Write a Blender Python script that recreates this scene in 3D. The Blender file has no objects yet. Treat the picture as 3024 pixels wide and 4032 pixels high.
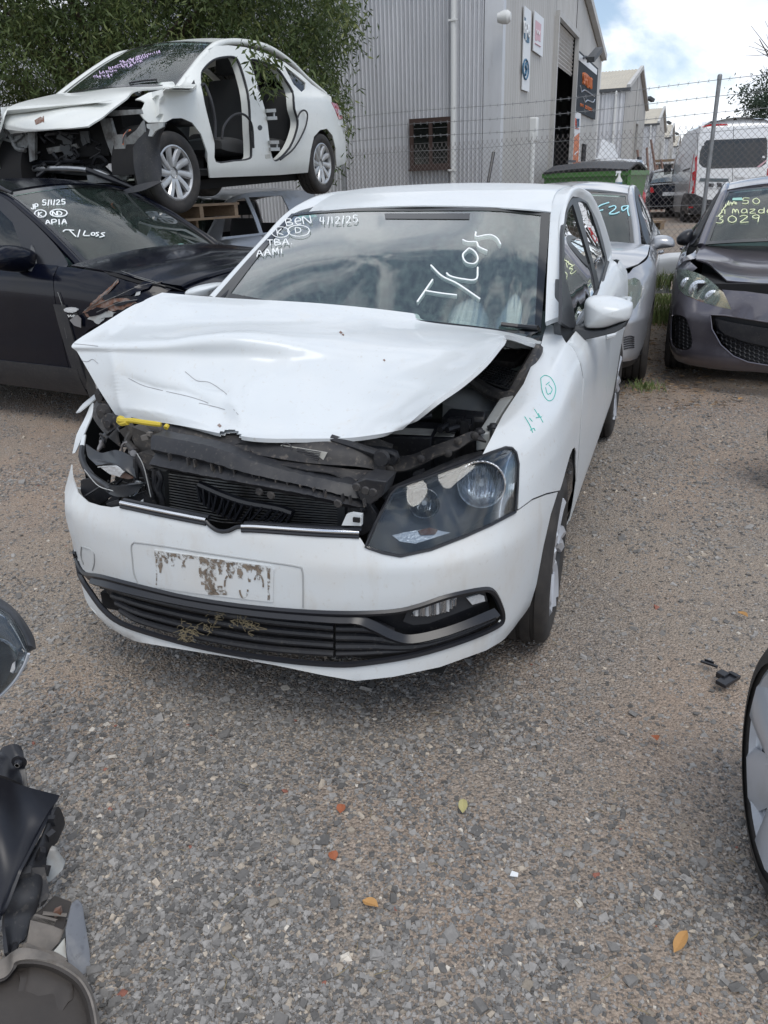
import bpy, math, random
import numpy as np
from mathutils import Matrix, Vector
from mathutils.bvhtree import BVHTree
from mathutils.geometry import delaunay_2d_cdt
sc = bpy.context.scene
R = math.radians
# ---------------------------------------------------------------- camera
H_CAM, PITCH, ROLL, FOC = 1.491, R(22.912), R(1.974), 3009.0
cam = bpy.data.cameras.new('camera'); camo = bpy.data.objects.new('camera', cam); sc.collection.objects.link(camo)
_cp, _sp, _c, _s = math.cos(PITCH), math.sin(PITCH), math.cos(ROLL), math.sin(ROLL)
RM = np.array([[_c, _s, 0], [-_s, _c, 0], [0, 0, 1]]) @ np.array([[1, 0, 0], [0, -_sp, -_cp], [0, _cp, -_sp]])
_m = RM.T @ np.diag([1, -1, -1])
camo.matrix_world = Matrix([[*_m[0], 0], [*_m[1], 0], [*_m[2], H_CAM], [0, 0, 0, 1]])
cam.sensor_fit = 'VERTICAL'; cam.sensor_height = 24; cam.lens = 24 * FOC / 4032
cam.clip_start = .05; cam.clip_end = 3000
sc.camera = camo
sc.render.resolution_x, sc.render.resolution_y = 768, 1024
# ---------------------------------------------------------------- sky, sun, exposure
SUN_EL, SUN_AZ = R(62), R(163)     # azimuth from +Y towards +X (veiled sun, high behind the camera)
w = bpy.data.worlds.new('World'); sc.world = w; w.use_nodes = True
nt = w.node_tree; nt.nodes.clear(); N = nt.nodes.new; L = nt.links.new
out = N('ShaderNodeOutputWorld'); bg = N('ShaderNodeBackground'); bg.inputs[1].default_value = 0.10
sky = N('ShaderNodeTexSky'); sky.sky_type = 'NISHITA'; sky.sun_disc = False
sky.dust_density = .3; sky.ozone_density = 2.5; sky.sun_elevation = SUN_EL; sky.sun_rotation = SUN_AZ
tc = N('ShaderNodeTexCoord'); sx = N('ShaderNodeSeparateXYZ'); L(tc.outputs['Generated'], sx.inputs[0])
def mth(op, a, b=None, c=None, clamp=False):
    n = N('ShaderNodeMath'); n.operation = op; n.use_clamp = clamp
    for i, v in enumerate((a, b, c)):
        if v is None: continue
        if isinstance(v, (int, float)): n.inputs[i].default_value = v
        else: L(v, n.inputs[i])
    return n.outputs[0]
cx = N('ShaderNodeCombineXYZ'); L(sx.outputs[0], cx.inputs[0]); L(sx.outputs[1], cx.inputs[1]); L(mth('MULTIPLY', sx.outputs[2], 2.0), cx.inputs[2])
n1 = N('ShaderNodeTexNoise'); n1.inputs['Scale'].default_value = 2.6; n1.inputs['Detail'].default_value = 8; n1.inputs['Roughness'].default_value = .56; n1.inputs['Distortion'].default_value = .3
L(cx.outputs[0], n1.inputs['Vector'])
cov = N('ShaderNodeMapRange'); cov.interpolation_type = 'SMOOTHSTEP'; cov.inputs[1].default_value = .425; cov.inputs[2].default_value = .54; L(n1.outputs[0], cov.inputs[0])
n2 = N('ShaderNodeTexNoise'); n2.inputs['Scale'].default_value = 4.5; n2.inputs['Detail'].default_value = 6; L(cx.outputs[0], n2.inputs['Vector'])
cr = N('ShaderNodeValToRGB'); L(n2.outputs[0], cr.inputs[0])
cr.color_ramp.elements[0].position = .36; cr.color_ramp.elements[0].color = (6.2, 6.7, 7.8, 1)
cr.color_ramp.elements[1].position = .58; cr.color_ramp.elements[1].color = (10.4, 10.7, 11.2, 1)
mx = N('ShaderNodeMix'); mx.data_type = 'RGBA'; L(cov.outputs[0], mx.inputs[0]); L(sky.outputs[0], mx.inputs[6]); L(cr.outputs[0], mx.inputs[7])
hz_ = N('ShaderNodeMix'); hz_.data_type = 'RGBA'; hz_.inputs[0].default_value = .18; L(mx.outputs[2], hz_.inputs[6]); hz_.inputs[7].default_value = (8.2, 8.9, 9.8, 1); L(hz_.outputs[2], bg.inputs[0]); L(bg.outputs[0], out.inputs[0])
sl = bpy.data.lights.new('sun', 'SUN'); sl.energy = 1.25; sl.angle = R(30); sl.color = (1, .955, .89)
so = bpy.data.objects.new('sun', sl); sc.collection.objects.link(so)
_d = Vector((math.sin(SUN_AZ) * math.cos(SUN_EL), math.cos(SUN_AZ) * math.cos(SUN_EL), math.sin(SUN_EL)))
so.rotation_euler = _d.to_track_quat('Z', 'Y').to_euler()
sc.view_settings.view_transform = 'Standard'; sc.view_settings.look = 'None'; sc.view_settings.exposure = 0.36; sc.view_settings.gamma = 1
sc.render.engine = 'CYCLES'

# ---------------------------------------------------------------- pixel -> ray helpers (native photo pixels)
CR = {'n': (0, 0, 1, 1), 'd': (0, 0, 1.8228, 1.8228), '1': (0, 0, .9114, .9114), 'z2': (2300, 200, .43641, .43641), 'b': (2200, 500, .49728, .49728),
      '3': (1900, 700, .42194, .42194), '6': (1900, 1300, .36166, .36166), '4': (250, 1550, .45208, .45208), '5': (900, 1650, .72333, .72333),
      'H': (200, 1100, .90416, .90416), 'E': (1300, 1100, .7836, .7836), 'S': (0, 650, .60277, .60277), 'G': (200, 1900, 1.26582, 1.26582),
      'F': (1400, 0, .60277, .60277), 'L': (0, 2300, .783, .783), 'R': (2600, 2300, .58807, .58807), 'W': (800, 750, .90416, .90416), 'T': (2000, 1700, .45208, .45208)}
def nat(c, u, v): a = CR[c]; return a[0] + u * a[2], a[1] + v * a[3]
def ray(u, v): return RM.T @ np.array([(u - 1512) / FOC, (v - 2016) / FOC, 1.])
C0 = np.array([0, 0, H_CAM])
class Fr:                                   # a thing's own frame: x forward, y left, z up
    def __init__(s, o, a=0, pitch=0, roll=0):
        s.o = np.array(o, float); a = R(a); ca, sa = math.cos(a), math.sin(a)
        p, r = R(pitch), R(roll)
        s.M = (np.array([[ca, -sa, 0], [sa, ca, 0], [0, 0, 1.]]) @ np.array([[math.cos(p), 0, -math.sin(p)], [0, 1, 0], [math.sin(p), 0, math.cos(p)]])
               @ np.array([[1, 0, 0], [0, math.cos(r), -math.sin(r)], [0, math.sin(r), math.cos(r)]]))
    def lr(s, u, v): return s.M.T @ (C0 - s.o), s.M.T @ ray(u, v)
    def p(s, c, u, v, ax, val):
        u, v = nat(c, u, v); o, d = s.lr(u, v); i = 'xyz'.index(ax); return tuple(o + (val - o[i]) / d[i] * d)
    def S(s, c, pts, **k):                  # list of (u, v[, axis, value]) -> 3D points
        dk = list(k.items())[0] if k else None
        return [s.p(c, q[0], q[1], *(q[2:4] if len(q) > 2 else dk)) for q in pts]
    def w(s, P): return s.M @ np.array(P, float) + s.o
    def mat(s): m = s.M; return Matrix([[*m[0], s.o[0]], [*m[1], s.o[1]], [*m[2], s.o[2]], [0, 0, 0, 1]])
WF = Fr((0, 0, 0))

# ---------------------------------------------------------------- mesh helpers
def cr1(P, n):                              # Catmull-Rom through the points, n samples, by index
    P = np.asarray(P, float); k = len(P)
    if k == 2: t = np.linspace(0, 1, n)[:, None]; return P[0] * (1 - t) + P[1] * t
    t = np.linspace(0, k - 1, n); i = np.minimum(t.astype(int), k - 2); f = (t - i)[:, None]
    E = np.vstack([2 * P[0] - P[1], P, 2 * P[-1] - P[-2]]); a, b, c, d = E[i], E[i + 1], E[i + 2], E[i + 3]
    return .5 * (2 * b + (c - a) * f + (2 * a - 5 * b + 4 * c - d) * f * f + (3 * b - a - 3 * c + d) * f ** 3)
def ln1(P, n):
    P = np.asarray(P, float); t = np.linspace(0, len(P) - 1, n); i = np.minimum(t.astype(int), len(P) - 2); f = (t - i)[:, None]
    return P[i] * (1 - f) + P[i + 1] * f
def grid(rows, nu, nv, lin=False):
    A = np.array([cr1(r, nu) for r in rows]); f = ln1 if lin else cr1
    return np.stack([f(A[:, j], nv) for j in range(nu)], 1)       # [nv, nu, 3]
def gfaces(nv, nu, o=0, wrap=False):
    F = []
    for i in range(nv - 1):
        for j in range(nu - 1 + (1 if wrap else 0)):
            k = (j + 1) % nu; F.append((o + i * nu + j, o + i * nu + k, o + (i + 1) * nu + k, o + (i + 1) * nu + j))
    return F
def itp(x, xs, ys): return float(np.interp(x, xs, ys))
class MB:
    def __init__(s): s.V = []; s.F = []; s.M = []
    def add(s, V, F, m=0):
        o = len(s.V); s.V += [tuple(map(float, v)) for v in V]; s.F += [tuple(int(i) + o for i in f) for f in F]; s.M += [m] * len(F); return s
    def grid(s, G, m=0, wrap=False): nv, nu = G.shape[:2]; return s.add(G.reshape(-1, 3), gfaces(nv, nu, 0, wrap), m)
    def slab(s, G, t, m=0):                 # a grid given real thickness t (along -normal side), closed rim
        nv, nu = G.shape[:2]; du = np.gradient(G, axis=1); dv = np.gradient(G, axis=0); n = np.cross(du, dv)
        n /= (np.linalg.norm(n, axis=2, keepdims=True) + 1e-12); B = G - n * t
        k = nv * nu; F = gfaces(nv, nu) + [f[::-1] for f in gfaces(nv, nu, k)]
        rim = [j for j in range(nu)] + [i * nu + nu - 1 for i in range(1, nv)] + [(nv - 1) * nu + j for j in range(nu - 2, -1, -1)] + [i * nu for i in range(nv - 2, 0, -1)]
        for a, b in zip(rim, rim[1:] + rim[:1]): F.append((b, a, a + k, b + k))
        return s.add(np.vstack([G.reshape(-1, 3), B.reshape(-1, 3)]), F, m)
    def box(s, c, d, rz=0, ry=0, rx=0, m=0):
        M = Matrix.Rotation(rz, 3, 'Z') @ Matrix.Rotation(ry, 3, 'Y') @ Matrix.Rotation(rx, 3, 'X')
        V = [Vector(c) + M @ Vector((x * d[0] / 2, y * d[1] / 2, z * d[2] / 2)) for x in (-1, 1) for y in (-1, 1) for z in (-1, 1)]
        return s.add(V, [(0, 1, 3, 2), (4, 6, 7, 5), (0, 4, 5, 1), (2, 3, 7, 6), (0, 2, 6, 4), (1, 5, 7, 3)], m)
    def bar(s, a, b, wd, ht, up=(0, 0, 1), m=0):          # rectangular bar from a to b
        a, b, up = Vector(a), Vector(b), Vector(up); d = (b - a).normalized(); x = d.cross(up).normalized(); y = x.cross(d)
        V = [p + x * i * wd / 2 + y * j * ht / 2 for p in (a, b) for i, j in ((-1, -1), (1, -1), (1, 1), (-1, 1))]
        return s.add(V, [(3, 2, 1, 0), (4, 5, 6, 7), (0, 1, 5, 4), (1, 2, 6, 5), (2, 3, 7, 6), (3, 0, 4, 7)], m)
    def tube(s, P, r, n=8, m=0, closed=False, flat=1.0, up=None):
        P = np.asarray(P, float); k = len(P); rr = np.full(k, r) if np.isscalar(r) else np.asarray(r, float)
        T = np.gradient(P, axis=0) if not closed else np.roll(P, -1, 0) - np.roll(P, 1, 0); T /= (np.linalg.norm(T, axis=1, keepdims=True) + 1e-12)
        u = np.array(up, float) if up is not None else (np.array([0, 0, 1.]) if abs(T[0][2]) < .9 else np.array([1., 0, 0])); V = []
        for i in range(k):
            a = np.cross(T[i], u); a /= (np.linalg.norm(a) + 1e-12); b = np.cross(a, T[i])
            if up is None: u = b
            for j in range(n): t = 2 * math.pi * j / n; V.append(P[i] + rr[i] * (a * math.cos(t) + b * math.sin(t) * flat))
        F = gfaces(k, n, 0, True)
        if closed: F += [((k - 1) * n + j, (k - 1) * n + (j + 1) % n, (j + 1) % n, j) for j in range(n)]
        else: F += [tuple(range(n))[::-1], tuple((k - 1) * n + j for j in range(n))]
        return s.add(V, F, m)
    def lathe(s, prof, c=(0, 0, 0), ax='y', n=32, m=0, sg=1, a0=0, a1=2 * math.pi):
        full = a1 - a0 > 6.28; V = []
        for (r, h) in prof:
            for j in range(n + (0 if full else 1)):
                t = a0 + (a1 - a0) * j / n; a, b = r * math.cos(t), r * math.sin(t); h_ = h * sg
                q = {'y': (a, h_, b), 'x': (h_, a, b), 'z': (a, b, h_)}[ax]; V.append((c[0] + q[0], c[1] + q[1], c[2] + q[2]))
        return s.add(V, gfaces(len(prof), n + (0 if full else 1), 0, full), m)
    def prism(s, P, off, m=0):              # polygon P (3D points) extruded by vector off
        P = [np.array(p, float) for p in P]; off = np.array(off, float); n = len(P)
        return s.add(P + [p + off for p in P], [tuple(range(n))[::-1], tuple(range(n, 2 * n))] + [(i, (i + 1) % n, (i + 1) % n + n, i + n) for i in range(n)], m)
    def done(s, name, mats, parent=None, smooth=True, ang=38, bevel=0, label=None, loc=None):
        me = bpy.data.meshes.new(name); me.from_pydata(s.V, [], s.F); me.validate(); me.update()
        for q in (mats if isinstance(mats, (list, tuple)) else [mats]): me.materials.append(q)
        if max(s.M or [0]) and len(s.M) == len(me.polygons): me.polygons.foreach_set('material_index', s.M)
        if smooth:
            me.polygons.foreach_set('use_smooth', [True] * len(me.polygons)); me.set_sharp_from_angle(angle=R(ang))
        o = bpy.data.objects.new(name, me); sc.collection.objects.link(o)
        if parent is not None: o.parent = parent
        if loc is not None: o.location = loc
        if bevel:
            b = o.modifiers.new('bevel', 'BEVEL'); b.width = bevel; b.segments = 2; b.limit_method = 'ANGLE'; b.angle_limit = R(40)
        if label: o['label'] = label
        return o
def tag(o, label=None, cat=None, group=None, kind=None):
    for k, v in (('label', label), ('category', cat), ('group', group), ('kind', kind)):
        if v: o[k] = v
    return o
def thing(name, label, cat, fr=None, group=None, loc=None):
    o = bpy.data.objects.new(name, None); sc.collection.objects.link(o); o.empty_display_size = .2
    if fr is not None: o.matrix_world = fr.mat()
    if loc is not None: o.location = loc
    return tag(o, label, cat, group)
def bvh(G, wrap=False): nv, nu = G.shape[:2]; return BVHTree.FromPolygons([tuple(p) for p in G.reshape(-1, 3)], gfaces(nv, nu, 0, wrap))
def resamp(P, step, closed=True):
    P = [np.array(p, float) for p in P]; out = []; n = len(P)
    for i in range(n if closed else n - 1):
        a, b = P[i], P[(i + 1) % n]; k = max(1, int(round(np.linalg.norm(b - a) / step)))
        out += [a + (b - a) * j / k for j in range(k)]
    if not closed: out.append(P[-1])
    return out
def smooth_poly(P, n=6):                   # closed Catmull-Rom
    P = np.array(P, float); k = len(P); E = np.vstack([P[-1:], P, P[:2]]); o = []
    for i in range(k):
        a, b, c, d = E[i], E[i + 1], E[i + 2], E[i + 3] if i + 3 < len(E) else P[(i + 2) % k]
        for j in range(n):
            f = j / n; o.append(.5 * (2 * b + (c - a) * f + (2 * a - 5 * b + 4 * c - d) * f * f + (3 * b - a - 3 * c + d) * f ** 3))
    return o
class Surf:                                # a smooth surface that outlines are laid on
    def __init__(s, G, fr=None, wrap=False): s.G = G; s.t = bvh(G, wrap); s.fr = fr
    def hit(s, q, mode, off=0.0, c='d'):
        if mode == 'px': o, d = s.fr.lr(*nat(c, *q)); o, d = Vector(o), Vector(d).normalized()
        elif mode == 'xz': o, d = Vector((q[0], 3, q[1])), Vector((0, -1, 0))
        elif mode == 'xz-': o, d = Vector((q[0], -3, q[1])), Vector((0, 1, 0))
        elif mode == 'yz': o, d = Vector((5, q[0], q[1])), Vector((-1, 0, 0))
        elif mode == 'yz-': o, d = Vector((-9, q[0], q[1])), Vector((1, 0, 0))
        else: o, d = Vector((q[0], q[1], 5)), Vector((0, 0, -1))
        p, n, i, t = s.t.ray_cast(o, d)
        if p is None:
            c0 = getattr(s, 'lastp', 0) if mode == 'px' else 0; best = None
            for k in (range(41) if c0 else range(240)):
                r_ = s.t.find_nearest(o + d * ((c0 + (k - 20) * .04) if c0 else .8 + k * .06))
                if r_[0] is not None and (best is None or r_[3] < best[3]): best = r_
            return np.array(best[0])
        if mode == 'px': s.lastp = t
        if n.dot(d) > 0: n = -n
        return np.array(p + n * off)
    def line(s, pts, mode='px', off=.002, c='d', step=None, cr=True):
        P = cr1(pts, max(2, len(pts) * 4)) if cr and len(pts) > 2 else np.array(pts, float)
        if step: P = np.array(resamp(P, step, False))
        return np.array([s.hit(q, mode, off, c) for q in P])
    def skin(s, poly, mode='px', step=.03, off=0, c='d', holes=(), thick=0.003, mb=None, m=0):
        B = resamp(poly, step); n = len(B); pts = list(B); ed = [(i, (i + 1) % n) for i in range(n)]; hs = []
        for h in holes:
            hb = resamp(h, step); k = len(pts); pts += hb; ed += [(k + i, k + (i + 1) % len(hb)) for i in range(len(hb))]; hs.append(np.array(hb))
        A = np.array(B); lo, hi = A.min(0), A.max(0)
        g = [(x, y) for x in np.arange(lo[0] + step * .5, hi[0], step) for y in np.arange(lo[1] + step * .5, hi[1], step)]
        ins = lambda q, Pg: bool(_inp(q, Pg))
        for q in g:
            if _inp(q, A) and _dist(q, A) > step * .45 and not any(_inp(q, h) or _dist(q, h) < step * .45 for h in hs): pts.append(np.array(q))
        r = delaunay_2d_cdt([Vector((float(p[0]), float(p[1]))) for p in pts], ed, [], 0, 1e-6)
        V2, Fs = r[0], r[2]; keep = []
        for f in Fs:
            cc = (sum(V2[i].x for i in f) / len(f), sum(V2[i].y for i in f) / len(f))
            if _inp(cc, A) and not any(_inp(cc, h) for h in hs): keep.append(tuple(f))
        V3 = np.array([s.hit((v.x, v.y), mode, off, c) for v in V2])
        # shell with thickness: offset inward along vertex normals
        nn = np.zeros_like(V3)
        for f in keep:
            a, b, e = V3[f[0]], V3[f[1]], V3[f[2]]; q = np.cross(b - a, e - a)
            for i in f: nn[i] += q
        nn /= (np.linalg.norm(nn, axis=1, keepdims=True) + 1e-12)
        if mode == 'px': vd = s.fr.M.T @ (C0 - s.fr.o) - V3.mean(0)
        else: vd = np.array({'xz': (0, 1, 0), 'xz-': (0, -1, 0), 'yz': (1, 0, 0), 'yz-': (-1, 0, 0), 'xy': (0, 0, 1)}[mode], float)
        if (nn.sum(0) @ vd) < 0: keep = [f[::-1] for f in keep]; nn = -nn
        k = len(V3); F = list(keep)
        if thick:
            F += [tuple(i + k for i in f[::-1]) for f in keep]; cnt = {}
            for f in keep:
                for a, b in zip(f, f[1:] + f[:1]): cnt[(a, b)] = 1
            for (a, b) in cnt:
                if (b, a) not in cnt: F.append((b, a, a + k, b + k))
            V3 = np.vstack([V3, V3 - nn * thick])
        mb = mb or MB(); mb.add(V3, F, m); return mb
def _inp(q, P):
    x, y = q; X, Y = P[:, 0], P[:, 1]; X2, Y2 = np.roll(X, -1), np.roll(Y, -1)
    c = ((Y > y) != (Y2 > y)); xi = X + (y - Y) * (X2 - X) / np.where(Y2 == Y, 1e-9, Y2 - Y); return int((c & (x < xi)).sum()) % 2 == 1
def _dist(q, P):
    q = np.array(q); A = P; B = np.roll(P, -1, 0); d = B - A; t = np.clip(((q - A) * d).sum(1) / ((d * d).sum(1) + 1e-12), 0, 1)
    return float(np.sqrt((((A + d * t[:, None]) - q) ** 2).sum(1).min()))
# ---------------------------------------------------------------- materials
def mat(name, col, rough=.5, metal=0, coat=0, spec=.5, noise=None, bump=None, trans=0, emit=None, coord='Object', coatr=.05):
    m = bpy.data.materials.new(name); m.use_nodes = True; t = m.node_tree; b = t.nodes['Principled BSDF']
    c = (*col, 1) if len(col) == 3 else col
    b.inputs['Base Color'].default_value = c; b.inputs['Roughness'].default_value = rough; b.inputs['Metallic'].default_value = metal
    b.inputs['Coat Weight'].default_value = coat; b.inputs['Coat Roughness'].default_value = coatr; b.inputs['Specular IOR Level'].default_value = spec
    if trans: b.inputs['Transmission Weight'].default_value = trans
    co = t.nodes.new('ShaderNodeTexCoord')
    if noise:                                # [(scale, lo, hi, colour, strength, detail), ...]
        prev = None
        for (scl, lo, hi, c2, st, *_r) in noise:
            n = t.nodes.new('ShaderNodeTexNoise'); n.inputs['Scale'].default_value = scl; n.inputs['Detail'].default_value = 8; n.inputs['Roughness'].default_value = .6
            vec = co.outputs[coord]
            if _r and _r[0]:
                mp = t.nodes.new('ShaderNodeMapping'); mp.inputs['Scale'].default_value = _r[0]; t.links.new(vec, mp.inputs[0]); vec = mp.outputs[0]
            t.links.new(vec, n.inputs['Vector'])
            mr = t.nodes.new('ShaderNodeMapRange'); mr.inputs[1].default_value = lo; mr.inputs[2].default_value = hi; mr.inputs[4].default_value = st
            t.links.new(n.outputs[0], mr.inputs[0])
            mi = t.nodes.new('ShaderNodeMix'); mi.data_type = 'RGBA'; t.links.new(mr.outputs[0], mi.inputs[0])
            if prev is None: mi.inputs[6].default_value = c
            else: t.links.new(prev, mi.inputs[6])
            mi.inputs[7].default_value = (*c2, 1); prev = mi.outputs[2]
        t.links.new(prev, b.inputs['Base Color'])
    if bump:                                 # (scale, strength, distance[, stretch])
        n = t.nodes.new('ShaderNodeTexNoise'); n.inputs['Scale'].default_value = bump[0]; n.inputs['Detail'].default_value = 5
        vec = co.outputs[coord]
        if len(bump) > 3:
            mp = t.nodes.new('ShaderNodeMapping'); mp.inputs['Scale'].default_value = bump[3]; t.links.new(vec, mp.inputs[0]); vec = mp.outputs[0]
        t.links.new(vec, n.inputs['Vector'])
        bp = t.nodes.new('ShaderNodeBump'); bp.inputs['Strength'].default_value = bump[1]; bp.inputs['Distance'].default_value = bump[2]
        t.links.new(n.outputs[0], bp.inputs['Height']); t.links.new(bp.outputs[0], b.inputs['Normal'])
    if emit: b.inputs['Emission Color'].default_value = (*emit[0], 1); b.inputs['Emission Strength'].default_value = emit[1]
    return m
def glassmat(name, tint, ior=1.5, rough=0.0, dust=.0, boost=1.0):
    m = bpy.data.materials.new(name); m.use_nodes = True; t = m.node_tree; t.nodes.clear(); n = t.nodes.new; l = t.links.new
    o = n('ShaderNodeOutputMaterial'); tr = n('ShaderNodeBsdfTransparent'); tr.inputs[0].default_value = (*tint, 1)
    gl = n('ShaderNodeBsdfGlossy'); gl.inputs['Roughness'].default_value = rough; gl.inputs[0].default_value = (1, 1, 1, 1)
    f = n('ShaderNodeFresnel'); f.inputs[0].default_value = ior; ml = n('ShaderNodeMath'); ml.operation = 'MULTIPLY'; ml.use_clamp = True; ml.inputs[1].default_value = boost; l(f.outputs[0], ml.inputs[0])
    mi = n('ShaderNodeMixShader'); l(ml.outputs[0], mi.inputs[0]); l(tr.outputs[0], mi.inputs[1]); l(gl.outputs[0], mi.inputs[2]); last = mi.outputs[0]
    if dust:
        d = n('ShaderNodeBsdfDiffuse'); d.inputs[0].default_value = (.34, .44, .41, 1); co = n('ShaderNodeTexCoord'); no = n('ShaderNodeTexNoise'); no.inputs['Scale'].default_value = 40; no.inputs['Detail'].default_value = 9; no.inputs['Roughness'].default_value = .75
        l(co.outputs['Object'], no.inputs['Vector']); mr = n('ShaderNodeMapRange'); mr.inputs[1].default_value = .42; mr.inputs[2].default_value = .8; mr.inputs[3].default_value = dust * .3; mr.inputs[4].default_value = dust * 3; l(no.outputs[0], mr.inputs[0])
        m2 = n('ShaderNodeMixShader'); l(mr.outputs[0], m2.inputs[0]); l(last, m2.inputs[1]); l(d.outputs[0], m2.inputs[2]); last = m2.outputs[0]
    l(last, o.inputs[0]); return m
M = {}
M['white'] = mat('white_paint', (.62, .655, .675), .42, coat=.35, noise=[(3.5, .45, .75, (.66, .67, .66), .6), (60, .60, .72, (.45, .40, .33), .35), (9, .62, .8, (.60, .58, .53), .5)])
M['white_low'] = mat('white_paint_dirty', (.62, .65, .665), .42, coat=.3, noise=[(3.5, .42, .7, (.62, .61, .58), .8), (70, .60, .74, (.42, .38, .32), .35), (14, .55, .8, (.50, .46, .40), .5, (1, 1, .35))])
M['white2'] = mat('cream_white_paint', (.69, .71, .685), .4, coat=.4, noise=[(3, .45, .75, (.60, .62, .58), .6), (30, .60, .75, (.42, .40, .33), .35)])
M['black'] = mat('black_paint', (.003, .004, .010), .22, coat=.25, spec=.15, noise=[(5, .45, .75, (.006, .007, .012), .5)])
M['blackroof'] = mat('dusty_black_paint', (.006, .007, .011), .3, coat=.3, spec=.2, noise=[(6, .42, .7, (.045, .045, .047), .7), (70, .56, .7, (.25, .23, .2), .5)])
M['grey'] = mat('purple_grey_paint', (.105, .098, .118), .34, metal=.55, coat=1, noise=[(4, .45, .75, (.15, .14, .15), .5), (50, .6, .75, (.3, .28, .25), .3)])
M['silver'] = mat('silver_paint', (.40, .41, .43), .36, metal=.6, coat=.9, noise=[(4, .45, .75, (.34, .34, .35), .6), (50, .6, .75, (.3, .28, .24), .35)])
M['vanwhite'] = mat('van_white', (.76, .78, .80), .35, coat=.9, noise=[(2, .45, .75, (.68, .70, .70), .6)])
M['plas'] = mat('black_plastic', (.014, .015, .019), .5, noise=[(12, .45, .75, (.035, .034, .034), .7), (80, .58, .72, (.12, .11, .095), .45)], bump=(60, .15, .004))
M['plasdust'] = mat('dusty_black_plastic', (.018, .018, .021), .62, noise=[(7, .42, .68, (.075, .068, .06), .75), (60, .55, .7, (.20, .17, .14), .5)], bump=(40, .25, .005))
M['plasnew'] = mat('satin_black_plastic', (.012, .013, .017), .33)
M['rubber'] = mat('tyre_rubber', (.022, .021, .021), .78, noise=[(10, .4, .7, (.055, .048, .042), .8)], bump=(70, .3, .004))
M['trim'] = mat('trim_grey_plastic', (.055, .06, .066), .6, noise=[(20, .4, .7, (.085, .088, .09), .6)])
M['chrome'] = mat('chrome', (.72, .73, .75), .12, metal=1)
M['alloy'] = mat('silver_alloy', (.50, .51, .52), .34, metal=.75, noise=[(14, .45, .7, (.30, .28, .26), .6)])
M['cover'] = mat('silver_wheel_cover', (.52, .55, .60), .34, metal=.35, coat=.3, noise=[(12, .5, .75, (.42, .43, .44), .6)])
M['darkalloy'] = mat('dark_grey_wheel', (.035, .038, .042), .35, metal=.2)
M['steel'] = mat('bare_metal', (.30, .30, .31), .45, metal=.8, noise=[(8, .45, .7, (.16, .12, .10), .7)])
M['primer'] = mat('grey_primer_metal', (.40, .42, .42), .5, metal=.1, noise=[(9, .5, .72, (.20, .15, .11), .7)])
M['dullprimer'] = mat('dirty_primer_metal', (.20, .21, .21), .6, noise=[(9, .42, .65, (.05, .04, .035), .85), (30, .5, .7, (.30, .30, .29), .5)])
M['rust'] = mat('rust', (.16, .07, .04), .85, noise=[(25, .4, .65, (.30, .26, .24), .8)])
M['gl'] = glassmat('windscreen_glass', (.82, .92, .88), 1.52, dust=.05, boost=3.4)
M['gllow'] = glassmat('car_window_glass', (.70, .80, .76), 1.5, dust=.02, boost=1.15)
M['glside'] = glassmat('side_glass', (.60, .70, .66), 1.55, dust=.03, boost=2.4)
M['gldark'] = glassmat('privacy_glass', (.05, .06, .065), 1.5, dust=.02, boost=1.1)
M['lens'] = glassmat('headlamp_lens', (.80, .83, .86), 1.45, dust=.014, boost=.8)
M['lenshazy'] = glassmat('hazed_headlamp_lens', (.92, .88, .78), 1.45, rough=.06, dust=.16)
M['lampbeige'] = mat('aged_lamp_housing', (.62, .56, .46), .5)
M['refldark'] = mat('smoked_reflector', (.20, .21, .22), .15, metal=1, bump=(25, .5, .02, (1, 6, 1)))
M['frit'] = mat('black_glass_border', (.006, .007, .008), .12, coat=.6)
M['seat'] = mat('charcoal_seat_cloth', (.055, .057, .06), .95, bump=(300, .3, .002), noise=[(4, .4, .7, (.05, .05, .052), .6)])
M['dash'] = mat('grey_dashboard', (.10, .125, .14), .75)
M['head'] = mat('light_headlining', (.42, .43, .40), .9)
M['lampblack'] = mat('lamp_housing_black', (.030, .033, .038), .35)
M['lampgrey'] = mat('lamp_housing_grey', (.055, .06, .07), .45)
M['refl'] = mat('lamp_reflector', (.62, .64, .67), .14, metal=1, bump=(25, .5, .02, (1, 6, 1)))
M['amber'] = mat('amber_lens', (.75, .28, .08), .3, coat=.6)
M['orange'] = mat('orange_reflector', (.55, .16, .07), .3, coat=.5)
M['red'] = mat('red_lamp', (.42, .012, .02), .18, coat=1)
M['clearlamp'] = mat('clear_lamp_prism', (.62, .64, .66), .15, metal=.3, bump=(120, .6, .004))
M['chalk'] = mat('white_paint_pen', (.86, .88, .88), .8)
M['yellow'] = mat('yellow_handle', (.55, .42, .04), .6)
M['greenpen'] = mat('green_marker', (.06, .50, .42), .7)
M['yelpen'] = mat('yellow_paint_pen', (.80, .84, .55), .8)
M['cyanpen'] = mat('pale_blue_pen', (.45, .78, .85), .8)
M['pinkpen'] = mat('lilac_pen', (.62, .50, .70), .8)
M['tealst'] = mat('pale_green_sticker', (.30, .55, .48), .5)
M['label'] = mat('printed_label', (.50, .50, .46), .6, noise=[(25, .4, .7, (.35, .33, .3), .6)])
M['ink'] = mat('dark_print', (.06, .06, .065), .7)
M['dirt'] = mat('dried_mud_stain', (.15, .115, .085), .95, noise=[(40, .4, .65, (.30, .25, .20), .7)])
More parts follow.
